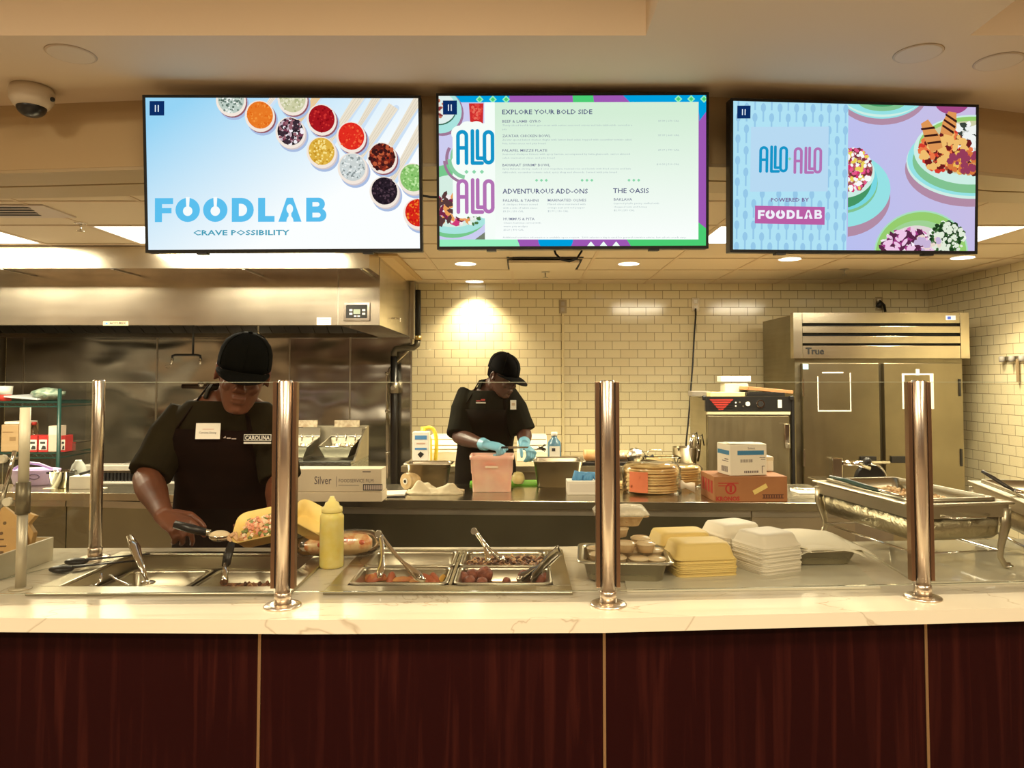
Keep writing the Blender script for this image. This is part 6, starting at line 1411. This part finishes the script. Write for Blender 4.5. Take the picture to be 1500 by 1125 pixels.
# ---------------------------------------------------------------- chafing dishes
CH = stainless('chafer_steel', (.58, .53, .40), .32, (8, 8, 8), .04); CHH = mat('hammered_steel', (.44, .39, .26), .36, 1.0, bump=((45, 45, 45), 1.0))
def chafer(lb, fx, fy_, rz, w=.33, d=.52, h=.20):
    t = thing('chafing_dish', lb, 'chafing dish', (fx, fy_, IZ), rz, group='chafing dishes at the right end of the counter')   # origin: front left foot corner
    m = MB(); ringbox(m, -.012, w+.012, -.012, d+.012, .02, w-.02, .02, d-.02, h-.008, h); m.build('rim', CH, t, bevel=.003)
    m = MB(); ringbox(m, 0, w, 0, d, .003, w-.003, .003, d-.003, h-.045, h-.009); m.build('skirt', CH, t)
    m = MB(); o = lambda k, z: [(x, y, z) for x, y in rrect(w*.95*k, d*.96*k, .03, 6, w/2, d/2)]
    m.loft([o(.88, .085), o(.94, .088), o(.985, .10), o(1, h-.0455)], 0, True, True); m.build('water_pan', CHH, t)
    for i, (x, y) in enumerate(((0.006, .006), (w-.006, .006), (w-.006, d-.006), (.006, d-.006))):
        sx = -1 if x < w/2 else 1
        L_ = MB().tube([(x, y, h-.02), (x, y, h-.07), (x-sx*.018, y, .07), (x-sx*.022, y, .035), (x-sx*.008, y, .012), (x+sx*.006, y, .006)], [.018, .017, .012, .010, .010, .013], 10, flat=.5, up=(0, 1, 0)).build('leg', CH, t)
        MB().sph((x+sx*.006, y, .007), (.014, .014, .007), 12).build('foot', CHROME, L_)
    m = MB(); z = .05; q = [(.02, .02, z), (w-.02, .02, z), (w-.02, d-.02, z), (.02, d-.02, z), (.02, .02, z)]; m.tube(q, .004, 6); m.build('lower_wire', CHROME, t)
    MB().tube([(w*.25, -.008, h-.035), (w*.35, -.03, h-.038), (w*.65, -.03, h-.038), (w*.75, -.008, h-.035)], .008, 8, flat=.5).build('front_handle', CHROME, t)
    m = MB().lathe([(.03, 0), (.032, .03), (.025, .032)], (w/2, d*.35, .051), 16); m.build('burner_cup', CHROME, t)
    m = MB(); o = lambda k, z, e=0: [(x, y, z) for x, y in rrect(w*.82*k, d*.86*k, .02, 5, w/2, d/2)]
    m.loft([o(1.08, h+.001), o(1.08, h+.010), o(1.0, h+.010), o(.96, h-.04)], 0, True, False); m.add(o(.96, h-.04), [list(range(20))]); m.build('insert_pan', WSTEEL, t)
    return t
c1 = chafer('large chafing dish behind the right post, with grain and a green handled spoon', X(1330, 2.22), 2.20, R(9), w=.315); c2 = chafer('chafing dish cut by the right edge of the photo, black handled utensil on it', X(1502, 2.22), 2.20, R(-14))
def inpan(t, cols, seed, nm):
    rnd = random.Random(seed); m = MB()
    for k in range(300):
        x, y = rnd.uniform(.05, .28), rnd.uniform(.06, .46); m.sph((x, y, .168+rnd.uniform(0, .016)), (.008, .005, .005), 6, rnd.randrange(len(cols)), 4)
    o = m.build(nm, cols, t); o['kind'] = 'stuff'
inpan(c1, [mat('grain_a', (.62, .40, .20)), mat('grain_b', (.42, .24, .10)), mat('grain_c', (.75, .56, .32))], 2, 'grain_filling'); inpan(c2, [mat('yel_a', (.80, .50, .15)), mat('yel_b', (.75, .62, .35))], 3, 'yellow_filling')
GH = mat('green_handle', (.03, .065, .05), .4)
t = spoon('serving_spoon', 'green handled spoon resting on the left side of the large chafing dish', [P(1216, 698, 2.44), P(1240, 704, 2.40), P(1265, 712, 2.36), P(1288, 719, 2.32)], [.010, .015, .017, .012], GH)
MB().tube([P(1287, 717, 2.32)-t.location, P(1310, 724, 2.29)-t.location, P(1335, 731, 2.27)-t.location], [.008, .006, .012], 8, flat=.4).build('steel_neck', STEEL_P, t)
t = spoon('serving_spoon', 'black handled spatula standing up from the right chafing dish', [P(1438, 690, 2.42), P(1455, 700, 2.40), P(1472, 711, 2.38), P(1485, 718, 2.37)], [.010, .014, .014, .010], BLACK)
MB().tube([P(1484, 717, 2.37)-t.location, P(1497, 724, 2.35)-t.location], [.007, .01], 8).build('steel_neck', STEEL_P, t)
# ---------------------------------------------------------------- left: stand, bin, cardboard
ALU = mat('satin_alu', (.66, .60, .46), .4, .5)
p = at(30, 863, z=CZ); D = p.y; s = sc(D)
t = thing('glass_support_stand', 'pale upright stand with clamp and two round knobs at the far left', 'stand', (p.x, D, CZ)); g = lambda px, py, dy=0: P(px, py, D)-Vector(t.location)+Vector((0, dy, 0))
MB().cyl((0, 0, 0), (0, 0, g(30, 752).z), 7*s).build('lower_pole', ALU, t)
MB().cyl((0, 0, g(30, 752).z), (0, 0, g(30, 706).z), 9.5*s).build('clamp_collar', mat('collar_grey', (.24, .21, .14), .4, .6), t)
MB().cyl((0, 0, g(30, 706).z), (0, 0, g(30, 597).z), 7*s).build('upper_pole', mat('cream_pole', (.80, .74, .55), .4), t)
MB().cyl((0, 0, 0), (0, 0, .006), 15*s).build('foot_plate', ALU, t)
for px, py in ((12, 671), (20, 733)):
    MB().cyl(g(px, py, -.03), g(px, py, -.015), 6*s, n=20).build('clamp_knob', mat('knob_cream', (.86, .80, .62), .4), t); MB().cyl(g(px, py, -.015), g(28, py, -.005), 2*s, n=8).build('clamp_screw', STEEL_P, t)
MB().tube([g(27, 660, -.015), g(16, 700, -.012), g(4, 742, -.01)], .006, 8).build('brace_rod', STEEL_P, t)
MB().tube([g(24, 664, -.005), g(11, 706, -.002), g(-2, 748, 0)], .004, 8).build('brace_rod', STEEL_D, t)
t = thing('white_bin', 'low white open bin at the left end of the counter', 'bin', (-1.71, 2.25, CZ), R(-0)); WB = mat('bin_white', (.80, .74, .58), .5)
m = MB(); ringbox(m, -.25, .22, -.13, .14, -.243, .213, -.123, .133, 0, .072); m.box(-.243, .213, -.123, .133, 0, .004); m.build('bin_wall', WB, t, bevel=.0015)
CB2 = mat('kraft', (.58, .36, .14), .75, noise=((4, 4, 4), (.52, .31, .11)))
for k, (dy, rx, rz, sc_, lb) in enumerate(((0.0, 14, 6, 1.0, 'printed brown kraft carton standing in the white bin, in front'), (.045, 10, 2, 1.06, 'second brown kraft carton behind the printed one in the bin'))):
    t = thing('kraft_carton', lb, 'carton', (-1.70, 2.20+dy+.03, CZ+.006), rot=(R(-rx), 0, R(rz)))
    pts = [(-.22*sc_, 0), (.19, 0), (.20, .075*sc_), (.165, .155), (.125, .185*sc_), (.07, .165), (-.22*sc_, .115)]
    if k: pts = [(-.2, 0), (.195, 0), (.205, .10), (.185, .125), (.203, .15), (.165, .165), (-.2, .09)]
    MB().prism(pts, 0, .022, 'y').build('carton_sheet', CB2, t, bevel=.002)
    if k == 0:
        m = MB(); y = -.0008
        for x, z, w, h in ((.05, .145, .045, .006), (.07, .13, .018, .008), (-.02, .05, .02, .014), (-.02, .07, .02, .004), (-.06, .11, .03, .006), (.12, .075, .03, .004), (.12, .095, .02, .004), (.135, .055, .01, .008)): m.box(x, x+w, y, 0, z-.01, z-.01+h)
        for x, z in ((.105, .135), (.135, .135), (.13, .105)): m.lathe([(.008, 0)], (0, 0, 0), 4) if 0 else m.prism([(x+.005*math.cos(a), z+.005*math.sin(a)) for a in [2*PI*i/12 for i in range(12)]], y, 0, 'y')
        m.build('printing', mat('kraft_ink', (.13, .07, .03), .7), t)
# ---------------------------------------------------------------- people
def V(*a): return Vector(a)
def limb(m, a, b, rs, n=14, mi=0):
    k = len(rs)-1; m.tube([Vector(a).lerp(Vector(b), i/k) for i in range(k+1)], rs, n, mi)
def hand_(m, W_, f, nrm, s, curl, size=1.0, thumb=(.7, .5), r=.0085, spread=.03):
    """palm, four unequal jointed fingers and a thumb leaving the side of the palm near its base"""
    f = f.normalized(); s = (s-f*s.dot(f)).normalized(); nr = f.cross(s); nr = nr if nr.dot(nrm) > 0 else -nr
    q = size; rings = []
    for d, hw, th in ((-.015, .026, .020), (.01, .030, .019), (.045, .039, .017), (.08, .041, .014), (.092, .037, .011)):
        c = W_+f*d*q; rings.append([c+s*hw*q*math.cos(a)+nr*th*q*math.sin(a) for a in [2*PI*i/14 for i in range(14)]])
    m.loft(rings)
    for i, (off, L_) in enumerate(((.030, .070), (.010, .078), (-.011, .073), (-.030, .058))):
        p = W_+f*(.084-.004*abs(i-1))*q+s*off*q; d = (f+s*(off*spread*10)).normalized(); pts = [p-d*.012*q, p]; ang = 0; c = curl[i] if isinstance(curl, (list, tuple)) else curl
        for k, frac in enumerate((.45, .32, .25)):
            ang += c*(1.0, .95, .6)[k]; dd = (d*math.cos(ang)+nr*math.sin(ang)); p = p+dd*L_*frac*q; pts.append(p)
        m.tube(pts, [r*1.1*q, r*1.12*q, r*1.05*q, r*.98*q, r*.80*q], 10); m.sph(tuple(pts[-1]), r*.82*q, 10, m=6)
    p = W_+f*.018*q+s*.028*q; t0 = (f*thumb[0]+s*.75+nr*.25).normalized(); t1 = (f*1.0+s*.15+nr*thumb[1]).normalized(); a = p+t0*.042*q; b = a+t1*.030*q; c = b+(t1+nr*.3).normalized()*.024*q
    m.tube([p-t0*.01, p, a, b, c], [.015*q, .0155*q, .0115*q, .0105*q, .0085*q], 10); m.sph(tuple(c), .0088*q, 10, m=6)
def head_mesh(m, M):
    n0 = len(m.v); rings = []
    for z, rx, ry, cy in ((-.118, .022, .018, -.060), (-.112, .036, .034, -.050), (-.095, .048, .056, -.030), (-.07, .058, .072, -.016), (-.04, .066, .084, -.006), (-.01, .070, .090, .0), (.02, .073, .095, .004), (.05, .074, .096, .008), (.08, .068, .086, .010), (.103, .050, .064, .010), (.116, .022, .03, .010)):
        rings.append([(rx*math.cos(a), cy+ry*math.sin(a), z) for a in [2*PI*i/28 for i in range(28)]])
    m.loft(rings)
    m.loft([[(x*k, y, z) for x, y, z in ((-.008, -.082, zz), (.008, -.082, zz), (.010*kk, -.094-dy, zz), (-.010*kk, -.094-dy, zz))] for zz, dy, kk, k in ((.018, -.006, .5, 1), (-.005, .004, .7, 1.1), (-.026, .016, 1.2, 1.4), (-.036, .010, 1.3, 1.5), (-.042, -.006, 1, 1.2))])
    for sx in (-1, 1):
        m.sph((sx*.013, -.092, -.034), (.009, .010, .008), 10); m.sph((sx*.030, -.074, .022), (.022, .009, .007), 12)      # nostril, brow
        m.sph((sx*.038, -.066, -.030), (.020, .016, .018), 12)                                                        # cheek
        m.loft([[(sx*(.070+e), .012+.017*c_*math.cos(a), -.008+.031*c_*math.sin(a)) for a in [2*PI*i/14 for i in range(14)]] for e, c_ in ((-.006, .6), (.004, .8), (.014, 1.0), (.018, .9), (.014, .55), (.010, .2))])
        m.sph((sx*.028, -.079, .006), (.014, .008, .008), 12)                                                         # lids
    m.sph((0, -.088, -.060), (.024, .010, .0065), 12); m.sph((0, -.086, -.073), (.022, .011, .0075), 12); m.sph((0, -.074, -.100), (.020, .016, .014), 12)
    m.xf(M, n0)
def cap_parts(parent, M, mtl, off):
    """ball cap with six-panel crown, bill and top button"""
    m = MB(); rings = []
    for z, k, dy in ((.022, 1.0, 0), (.045, 1.0, .002), (.075, .96, .004), (.100, .84, .006), (.118, .62, .008), (.130, .34, .010), (.134, .05, .010)):
        rings.append([(.084*k*math.cos(a)*(1+.006*math.cos(6*a)), .008+dy+.106*k*math.sin(a), z-.014*math.cos(a+PI/2)*0) for a in [2*PI*i/36 for i in range(36)]])
    m.loft(rings, 0, True, True); m.sph((0, .018, .136), (.008, .008, .004), 10)
    for a in range(6):
        t = R(60*a+30); m.tube([(.084*k*1.004*math.cos(t), .008+dy+.1065*k*math.sin(t), z+.0005) for z, k, dy in ((.03, 1, 0), (.06, .98, .003), (.085, .92, .005), (.105, .8, .006), (.121, .58, .008), (.131, .3, .01))], .0016, 5)
    m.xf(Matrix.Translation(-off) @ M); c = m.build('cap', mtl, parent)
    m = MB(); top = []; n = 20
    for zz, e in ((.024, 0), (.027, 0)):
        pass
    outer = [(.078*math.cos(R(190+160*i/n))*1.0, .0+.100*math.sin(R(190+160*i/n))) for i in range(n+1)]
    tip = [(.083*math.cos(R(184+172*i/n))*(1), -.02+.160*math.sin(R(184+172*i/n))) for i in range(n+1)]
    vs = []; f = []
    for zt in (0, .004):
        for (ax, ay), (bx, by) in zip(outer, tip):
            for q in (0, .33, .66, 1):
                x, y = ax+(bx-ax)*q, ay+(by-ay)*q; vs.append((x, y, .026+zt-.18*x*x/.08-.18*max(0, -y-.09)))
    W4 = 4; N2 = (n+1)*W4
    for i in range(n):
        for j in range(3):
            a = i*W4+j; f.append((a, a+1, a+W4+1, a+W4)); f.append((N2+a, N2+a+W4, N2+a+W4+1, N2+a+1))
        a = i*W4+3; f.append((a, a+W4, N2+a+W4, N2+a))
    for a in range(3): f.append((a, a+1, N2+a+1, N2+a)); b = n*W4+a; f.append((b+1, b, N2+b, N2+b+1))
    m.add(vs, f, 0, True); m.xf(Matrix.Translation(-off) @ M); m.build('bill', mtl, c)
    return c
def person(lb, J, hd, skin, shirt, apron, hands, gloves=None, sh=1.0):
    o = V(J['pelvis'].x, J['pelvis'].y, 0); t = thing('person', lb, 'person', o)
    sa = (J['shR']-J['shL']).normalized(); fw = sa.cross(V(0, 0, 1)).normalized(); fw = fw if fw.y < 0 else -fw      # fw: the way the chest faces
    pel, ch, nk = J['pelvis'], J['chest'], J['neck']
    def torso(m, ex, lo=0, hi=99, cut=None):
        st = [(pel+V(0, 0, -.10), .155, .115), (pel, .172, .125), (pel.lerp(ch, .4), .158, .120), (pel.lerp(ch, .75), .172, .130), (ch, .190, .138), (ch.lerp(nk, .35), .196, .130), (ch.lerp(nk, .62), .180, .108), (ch.lerp(nk, .82), .138, .084), (nk, .066, .064)]
        rings = []
        for c, rx, ry in st[lo:hi]:
            rings.append([c+sa*(rx*sh+ex)*math.cos(a)-fw*(ry+ex)*math.sin(a) for a in [2*PI*i/28 for i in range(28)]])
        m.loft(rings)
    Mh = Matrix.Translation(hd['pos']) @ Matrix.Rotation(R(hd['yaw']), 4, 'Z') @ Matrix.Rotation(R(hd.get('roll', 0)), 4, 'Y') @ Matrix.Rotation(R(hd['pitch']), 4, 'X') @ Matrix.Scale(hd.get('scale', 1), 4)
    # body: one continuous skin
    m = MB(); torso(m, -.008); head_mesh(m, Mh)
    base = Mh @ V(0, .03, -.07); m.tube([nk-V(0, 0, .05), nk.lerp(base, .4), base, Mh @ V(0, .02, -.02)], [.062, .056, .056, .05], 16)
    for sd in ('L', 'R'):
        limb(m, J['sh'+sd]-V(0, 0, .01), J['el'+sd], [.058, .056, .050, .045, .041]); m.sph(tuple(J['el'+sd]), .041, 12)
        q = J.get('fore', 1); limb(m, J['el'+sd], J['wr'+sd], [.041*q, .046*q, .044*q, .036*q, .030*q, .027*q])
        if not gloves: hand_(m, J['wr'+sd], **hands[sd])
        limb(m, pel+sa*(.09 if sd == 'R' else -.09)-V(0, 0, .08), J['kn'+sd], [.088, .080, .066, .056]); limb(m, J['kn'+sd], J['an'+sd], [.056, .060, .048, .036])
    m.xf(Matrix.Translation(-o)); b = m.build('body', skin, t, remesh=.0048, smooth_it=2)
    for sx in (-1, 1):
        e = MB().sph(tuple(Mh @ V(sx*.028, -.0815, .0025)), (.0105, .0105, .0065), 12); e.xf(Matrix.Translation(-o)); e.build('eye', mat('eye_white', (.55, .50, .45), .2), t)
        e = MB().sph(tuple(Mh @ V(sx*.028, -.0905, .000)), (.0048, .004, .0048), 10); e.xf(Matrix.Translation(-o)); e.build('iris', mat('iris', (.02, .01, .008), .1), t)
    # short hair under the cap
    m = MB(); rings = []
    for z, k in ((-.045, .80), (-.03, .97), (.0, 1.03), (.03, 1.045), (.05, 1.0)):
        rings.append([((.072*k)*math.cos(a), .010+.094*k*math.sin(a), z) for a in [R(-8+196*i/20) for i in range(21)]])
    m.loft(rings, 0, True, False, False); m.xf(Matrix.Translation(-o) @ Mh); h = m.build('hair', mat('hair_black', (.008, .006, .005), 1.0, spec=.05, bump=((400, 400, 400), .8)), t); s_ = h.modifiers.new('t', 'SOLIDIFY'); s_.thickness = .004
    if hd.get('beard'):
        m = MB().loft([[(.040*k*math.cos(a), -.052-.034*k*math.sin(a)*1.05, z) for a in [R(10+160*i/14) for i in range(15)]] for z, k in ((-.123, .4), (-.114, .75), (-.100, .9), (-.092, .85))], 0, True, False, False); m.xf(Matrix.Translation(-o) @ Mh); h = m.build('beard', mat('hair_black', (0, 0, 0)), t); s_ = h.modifiers.new('t', 'SOLIDIFY'); s_.thickness = .005
    cap_parts(t, Mh, apron['cap'], o)
    # shirt: torso and short sleeves as one garment
    m = MB(); torso(m, .012, 0, 8)
    for sd in ('L', 'R'):
        hem = J['sh'+sd].lerp(J['el'+sd], J.get('hem', .88)); dr = V(0, 0, -.012)
        m.tube([J['sh'+sd].lerp(ch, .28), J['sh'+sd]+V(0, 0, .002), J['sh'+sd].lerp(hem, .3), J['sh'+sd].lerp(hem, .65)+dr, hem+dr], [.085, .076, .078, .078, .080], 16)
    m.xf(Matrix.Translation(-o)); g = m.build('shirt', shirt, t, remesh=.007, smooth_it=5)
    m = MB(); nb = nk+V(0, 0, -.02); m.loft([[nb+V(0, 0, dz)+sa*(r_*math.cos(a))-fw*(r_*.95*math.sin(a)) for a in [R(-50+280*i/20) for i in range(21)]] for dz, r_ in ((-.012, .092), (.018, .078), (.045, .070), (.022, .086), (-.010, .098))], 0, True, False, False)
    m.xf(Matrix.Translation(-o)); c = m.build('collar', shirt, g)
    # apron
    m = MB(); rings = []
    K = [(pel+V(0, 0, -.42), .200, .165, 75), (pel+V(0, 0, -.2), .195, .160, 80), (pel, .172*sh+.02, .150, 84), (pel.lerp(ch, .4), .158*sh+.02, .146, 80), (pel.lerp(ch, .8), .172*sh+.02, .156, 55), (ch, .190*sh+.02, .162, 46), (ch.lerp(nk, apron.get('top', .35)), .196*sh+.02, .154, 38)]
    for c_, rx, ry, ha in K: rings.append([c_+sa*rx*math.sin(R(a))+fw*ry*math.cos(R(a)) for a in [-ha+2*ha*i/16 for i in range(17)]])
    m.loft(rings, 0, True, False, False); m.xf(Matrix.Translation(-o)); a = m.build('apron', apron['mat'], t); s_ = a.modifiers.new('t', 'SOLIDIFY'); s_.thickness = .004
    top = rings[-1]; st = MB()
    for q, sx in ((top[0], -1), (top[-1], 1)): st.tube([q, q.lerp(nk+sa*sx*.075, .5)+fw*.03, nk+sa*sx*.085+V(0, 0, .015), nk-fw*.07+sa*sx*.03+V(0, 0, .03)], .010, 8, flat=.4)
    st.xf(Matrix.Translation(-o)); st.build('apron_strap', apron['mat'], a)
    # trousers and shoes
    m = MB(); 
    rings = [[c+sa*rx*math.cos(q)-fw*ry*math.sin(q) for q in [2*PI*i/24 for i in range(24)]] for c, rx, ry in ((pel+V(0, 0, -.14), .165, .13), (pel+V(0, 0, -.02), .178, .135), (pel+V(0, 0, .04), .172, .130))]; m.loft(rings)
    for sd, sx in (('L', -1), ('R', 1)):
        limb(m, pel+sa*.09*sx-V(0, 0, .06), J['kn'+sd], [.098, .094, .084, .076]); limb(m, J['kn'+sd], J['an'+sd], [.076, .074, .068, .066])
    m.xf(Matrix.Translation(-o)); m.build('trousers', mat('black_trousers', (.012, .011, .010), .85), t, remesh=.009, smooth_it=3)
    for sd in ('L', 'R'):
        a_ = J['an'+sd]; m = MB(); m.loft([[a_+fw*d+sa*w*math.cos(q)+V(0, 0, -a_.z+hh*.5+hh*.5*math.sin(q)) for q in [2*PI*i/16 for i in range(16)]] for d, w, hh in ((-.07, .03, .07), (-.05, .042, .10), (.03, .045, .10), (.11, .05, .065), (.18, .042, .045), (.20, .02, .03))])
        m.xf(Matrix.Translation(-o)); m.build('shoe', BLACK, t)
    if gloves:
        for sd in ('L', 'R'):
            m = MB(); hand_(m, J['wr'+sd], **hands[sd]); dd = (J['el'+sd]-J['wr'+sd]).normalized()
            m.tube([J['wr'+sd], J['wr'+sd]+dd*.03, J['wr'+sd]+dd*.05], [.031, .034, .037], 14); m.xf(Matrix.Translation(-o)); m.build('glove', gloves, t, remesh=.0042, smooth_it=2)
    return t, o, rings, (sa, fw)
SK1 = mat('skin_warm', (.135, .048, .023), .45, spec=.35, noise=((7, 7, 7), (.105, .036, .017)), sub=.08); SK2 = mat('skin_dark', (.075, .030, .018), .42, sub=.05)
SH1 = mat('shirt_olive_black', (.010, .0085, .0035), .9, spec=.08, noise=((4, 4, 4), (.016, .013, .005))); SH2 = mat('shirt_green_black', (.007, .0075, .0045), .9, spec=.1, noise=((5, 5, 5), (.014, .014, .008)))
AP1 = mat('apron_black', (.004, .0022, .0018), .9, spec=.06, noise=((6, 6, 6), (.008, .0035, .0025))); AP2 = mat('apron_black2', (.005, .003, .0025), .9, spec=.08, noise=((5, 5, 5), (.010, .008, .004)))
CAPM = mat('cap_cloth', (.003, .003, .002), .9, spec=.06, bump=((300, 300, 300), .3)); CAPM2 = mat('cap_cloth2', (.004, .0035, .003), .85, spec=.12)
# left cook
J1 = dict(pelvis=P(330, 765, 3.02), chest=P(328, 655, 2.93), neck=P(337, 572, 2.89), shL=P(260, 617, 2.92), shR=P(398, 621, 2.92), elL=P(214, 700, 2.76), wrL=P(241, 757, 2.47),
          elR=P(412, 706, 2.84), wrR=P(404, 752, 2.60), hem=.90, fore=1.15)
J1['pelvis'].z = .97; x = J1['pelvis'].x
J1.update(knL=V(x-.11, 3.02, .52), knR=V(x+.12, 3.04, .52), anL=V(x-.13, 3.04, .09), anR=V(x+.14, 3.06, .09))
H1 = dict(L=dict(f=P(283, 779, 2.37)-P(241, 757, 2.45), nrm=V(.1, .35, -1), s=V(.75, .62, .3), curl=[.3, .8, .95, 1.0], thumb=(.9, .5), size=1.1),
          R=dict(f=V(-.55, -.72, -.35), nrm=V(0, 0, 1), s=V(.8, -.5, .2), curl=[.25, .25, .3, .3], thumb=(.6, .9)))
t1, o1_, rg1, (sa1, fw1) = person('person in dark shirt, apron and black cap, head bowed, scooping food at left', J1, dict(pos=P(356, 547, 2.73), yaw=20, pitch=15, roll=9, beard=True, scale=1.12), SK1, SH1, dict(cap=CAPM, mat=AP1), H1, sh=1.04)
def badge(par, off, px, py, Y, w, h, items, nm, mats, yaw=0, tilt=0):
    c = P(px, py, Y)-off; M = Matrix.Translation(c) @ Matrix.Rotation(R(yaw), 4, 'Z') @ Matrix.Rotation(R(tilt), 4, 'X')
    m = MB()
    for it in items(w, h): (m.box(*it) if not callable(it) else it(m))
    m.xf(M); return m.build(nm, mats, par)
badge(t1, o1_, 304.5, 631.5, 2.748, .090, .058, lambda w, h: [(-w/2, w/2, 0, .003, -h/2, h/2, 0), (-.02, .022, -.0008, 0, .006, .008, 2), lambda m: textmesh(m, 'Carolina Dining', .010, (-.032, -.0008, -.009), mi=1)], 'name_tag', [PAPER, INK, mat('tag_red', (.6, .3, .25), .6)], 0, -6)
badge(t1, o1_, 377, 643.5, 2.745, .10, .034, lambda w, h: [(-w/2, w/2, .0003, .003, -.006, .018, 0), (-w/2+.002, w/2-.002, -.0006, .0003, -.004, .016, 1), (-w/2, w/2, 0, .003, -.016, -.010, 0), lambda m: textmesh(m, 'CAROLINA', .021, (0, -.0012, -.0015), mi=0, bold=.0006, align='CENTER', sx=.86)], 'apron_logo', [mat('logo_white', (.66, .64, .58), .6), BLACKM], 0, -4)
badge(t1, o1_, 336, 641, 2.765, .05, .01, lambda w, h: [(-.025, -.014, 0, .002, -.002, .005, 0), (-.01, .005, 0, .002, -.004, 0, 0), (.008, .025, 0, .002, -.006, -.003, 0)], 'chest_print', [mat('print_pale', (.5, .4, .36), .6)], 0, -5)
# second cook
J2 = dict(pelvis=P(712, 690, 4.62), chest=P(712, 618, 4.56), neck=P(722, 562, 4.52), shL=P(682, 583, 4.55), shR=P(748, 584, 4.50), elL=P(672, 640, 4.42), wrL=P(713, 652, 4.14),
          elR=P(768, 634, 4.46), wrR=P(768, 652, 4.26), hem=.92)
J2['pelvis'].z = .98; x = J2['pelvis'].x
J2.update(knL=V(x-.11, 4.64, .52), knR=V(x+.12, 4.66, .52), anL=V(x-.12, 4.66, .09), anR=V(x+.14, 4.68, .09))
H2 = dict(L=dict(f=V(.85, -.35, -.12), nrm=V(.1, .2, -1), s=V(.3, .9, .3), curl=[.9, 1.1, 1.15, 1.2], thumb=(.9, .4), size=.98),
          R=dict(f=V(.45, -.7, -.35), nrm=V(-.3, .1, -1), s=V(-.8, -.3, .3), curl=[.8, .95, 1.0, 1.05], thumb=(.9, .5), size=.98))
t2_, o2_, rg2, _ = person('person in black cap, dark shirt and light blue gloves, cutting at the rear counter', J2, dict(pos=P(737, 550, 4.42), yaw=52, pitch=24, roll=0), SK2, SH2, dict(cap=CAPM2, mat=AP2), H2, gloves=mat('glove_light', (.20, .50, .68), .4), sh=.98)
badge(t2_, o2_, 704, 588, 4.385, .06, .03, lambda w, h: [(-.028, .03, 0, .003, -.012, -.004, 0), (-.026, -.002, 0, .003, 0, .006, 1), (.002, .026, 0, .003, .004, .014, 1)], 'chest_logo', [mat('logo_white', (.66, .64, .58), .6), mat('logo_red', (.5, .06, .05), .6)], -8)
badge(t2_, o2_, 752, 593, 4.38, .035, .055, lambda w, h: [(-w/2, w/2, 0, .003, -h/2, h/2, 0), (-.01, .01, -.0008, 0, -.005, .012, 1)], 'name_tag', [PAPER, mat('tag_tan', (.6, .45, .3), .6)], 12)
k0 = J2['wrL']+V(.07, -.03, -.01)
t = thing('kitchen_knife', 'knife with thin blade in the second cook\'s gloved hand', 'knife', k0)
MB().tube([(-.03, .01, 0), (.02, 0, 0), (.05, -.004, 0)], .010, 10, flat=.6).build('handle', BLACK, t); MB().prism([(.05, -.008), (.155, -.004), (.165, .004), (.05, .007)], -.001, .001, 'y').build('blade', CHROME, t)
m = MB(); rnd = random.Random(4)
for k in range(7): m.tube([(rnd.uniform(-.01, .02), rnd.uniform(-.01, .01), rnd.uniform(-.01, .01)), (rnd.uniform(.02, .05), rnd.uniform(-.01, .01), rnd.uniform(-.03, .03))], .003, 5)
o = m.build('herb_sprig', mat('herb_dark', (.02, .02, .01), .7), None, loc=J2['wrR']+V(.075, -.075, -.01)); tag(o, 'dark herb sprig held in the second cook\'s other glove', 'herb')
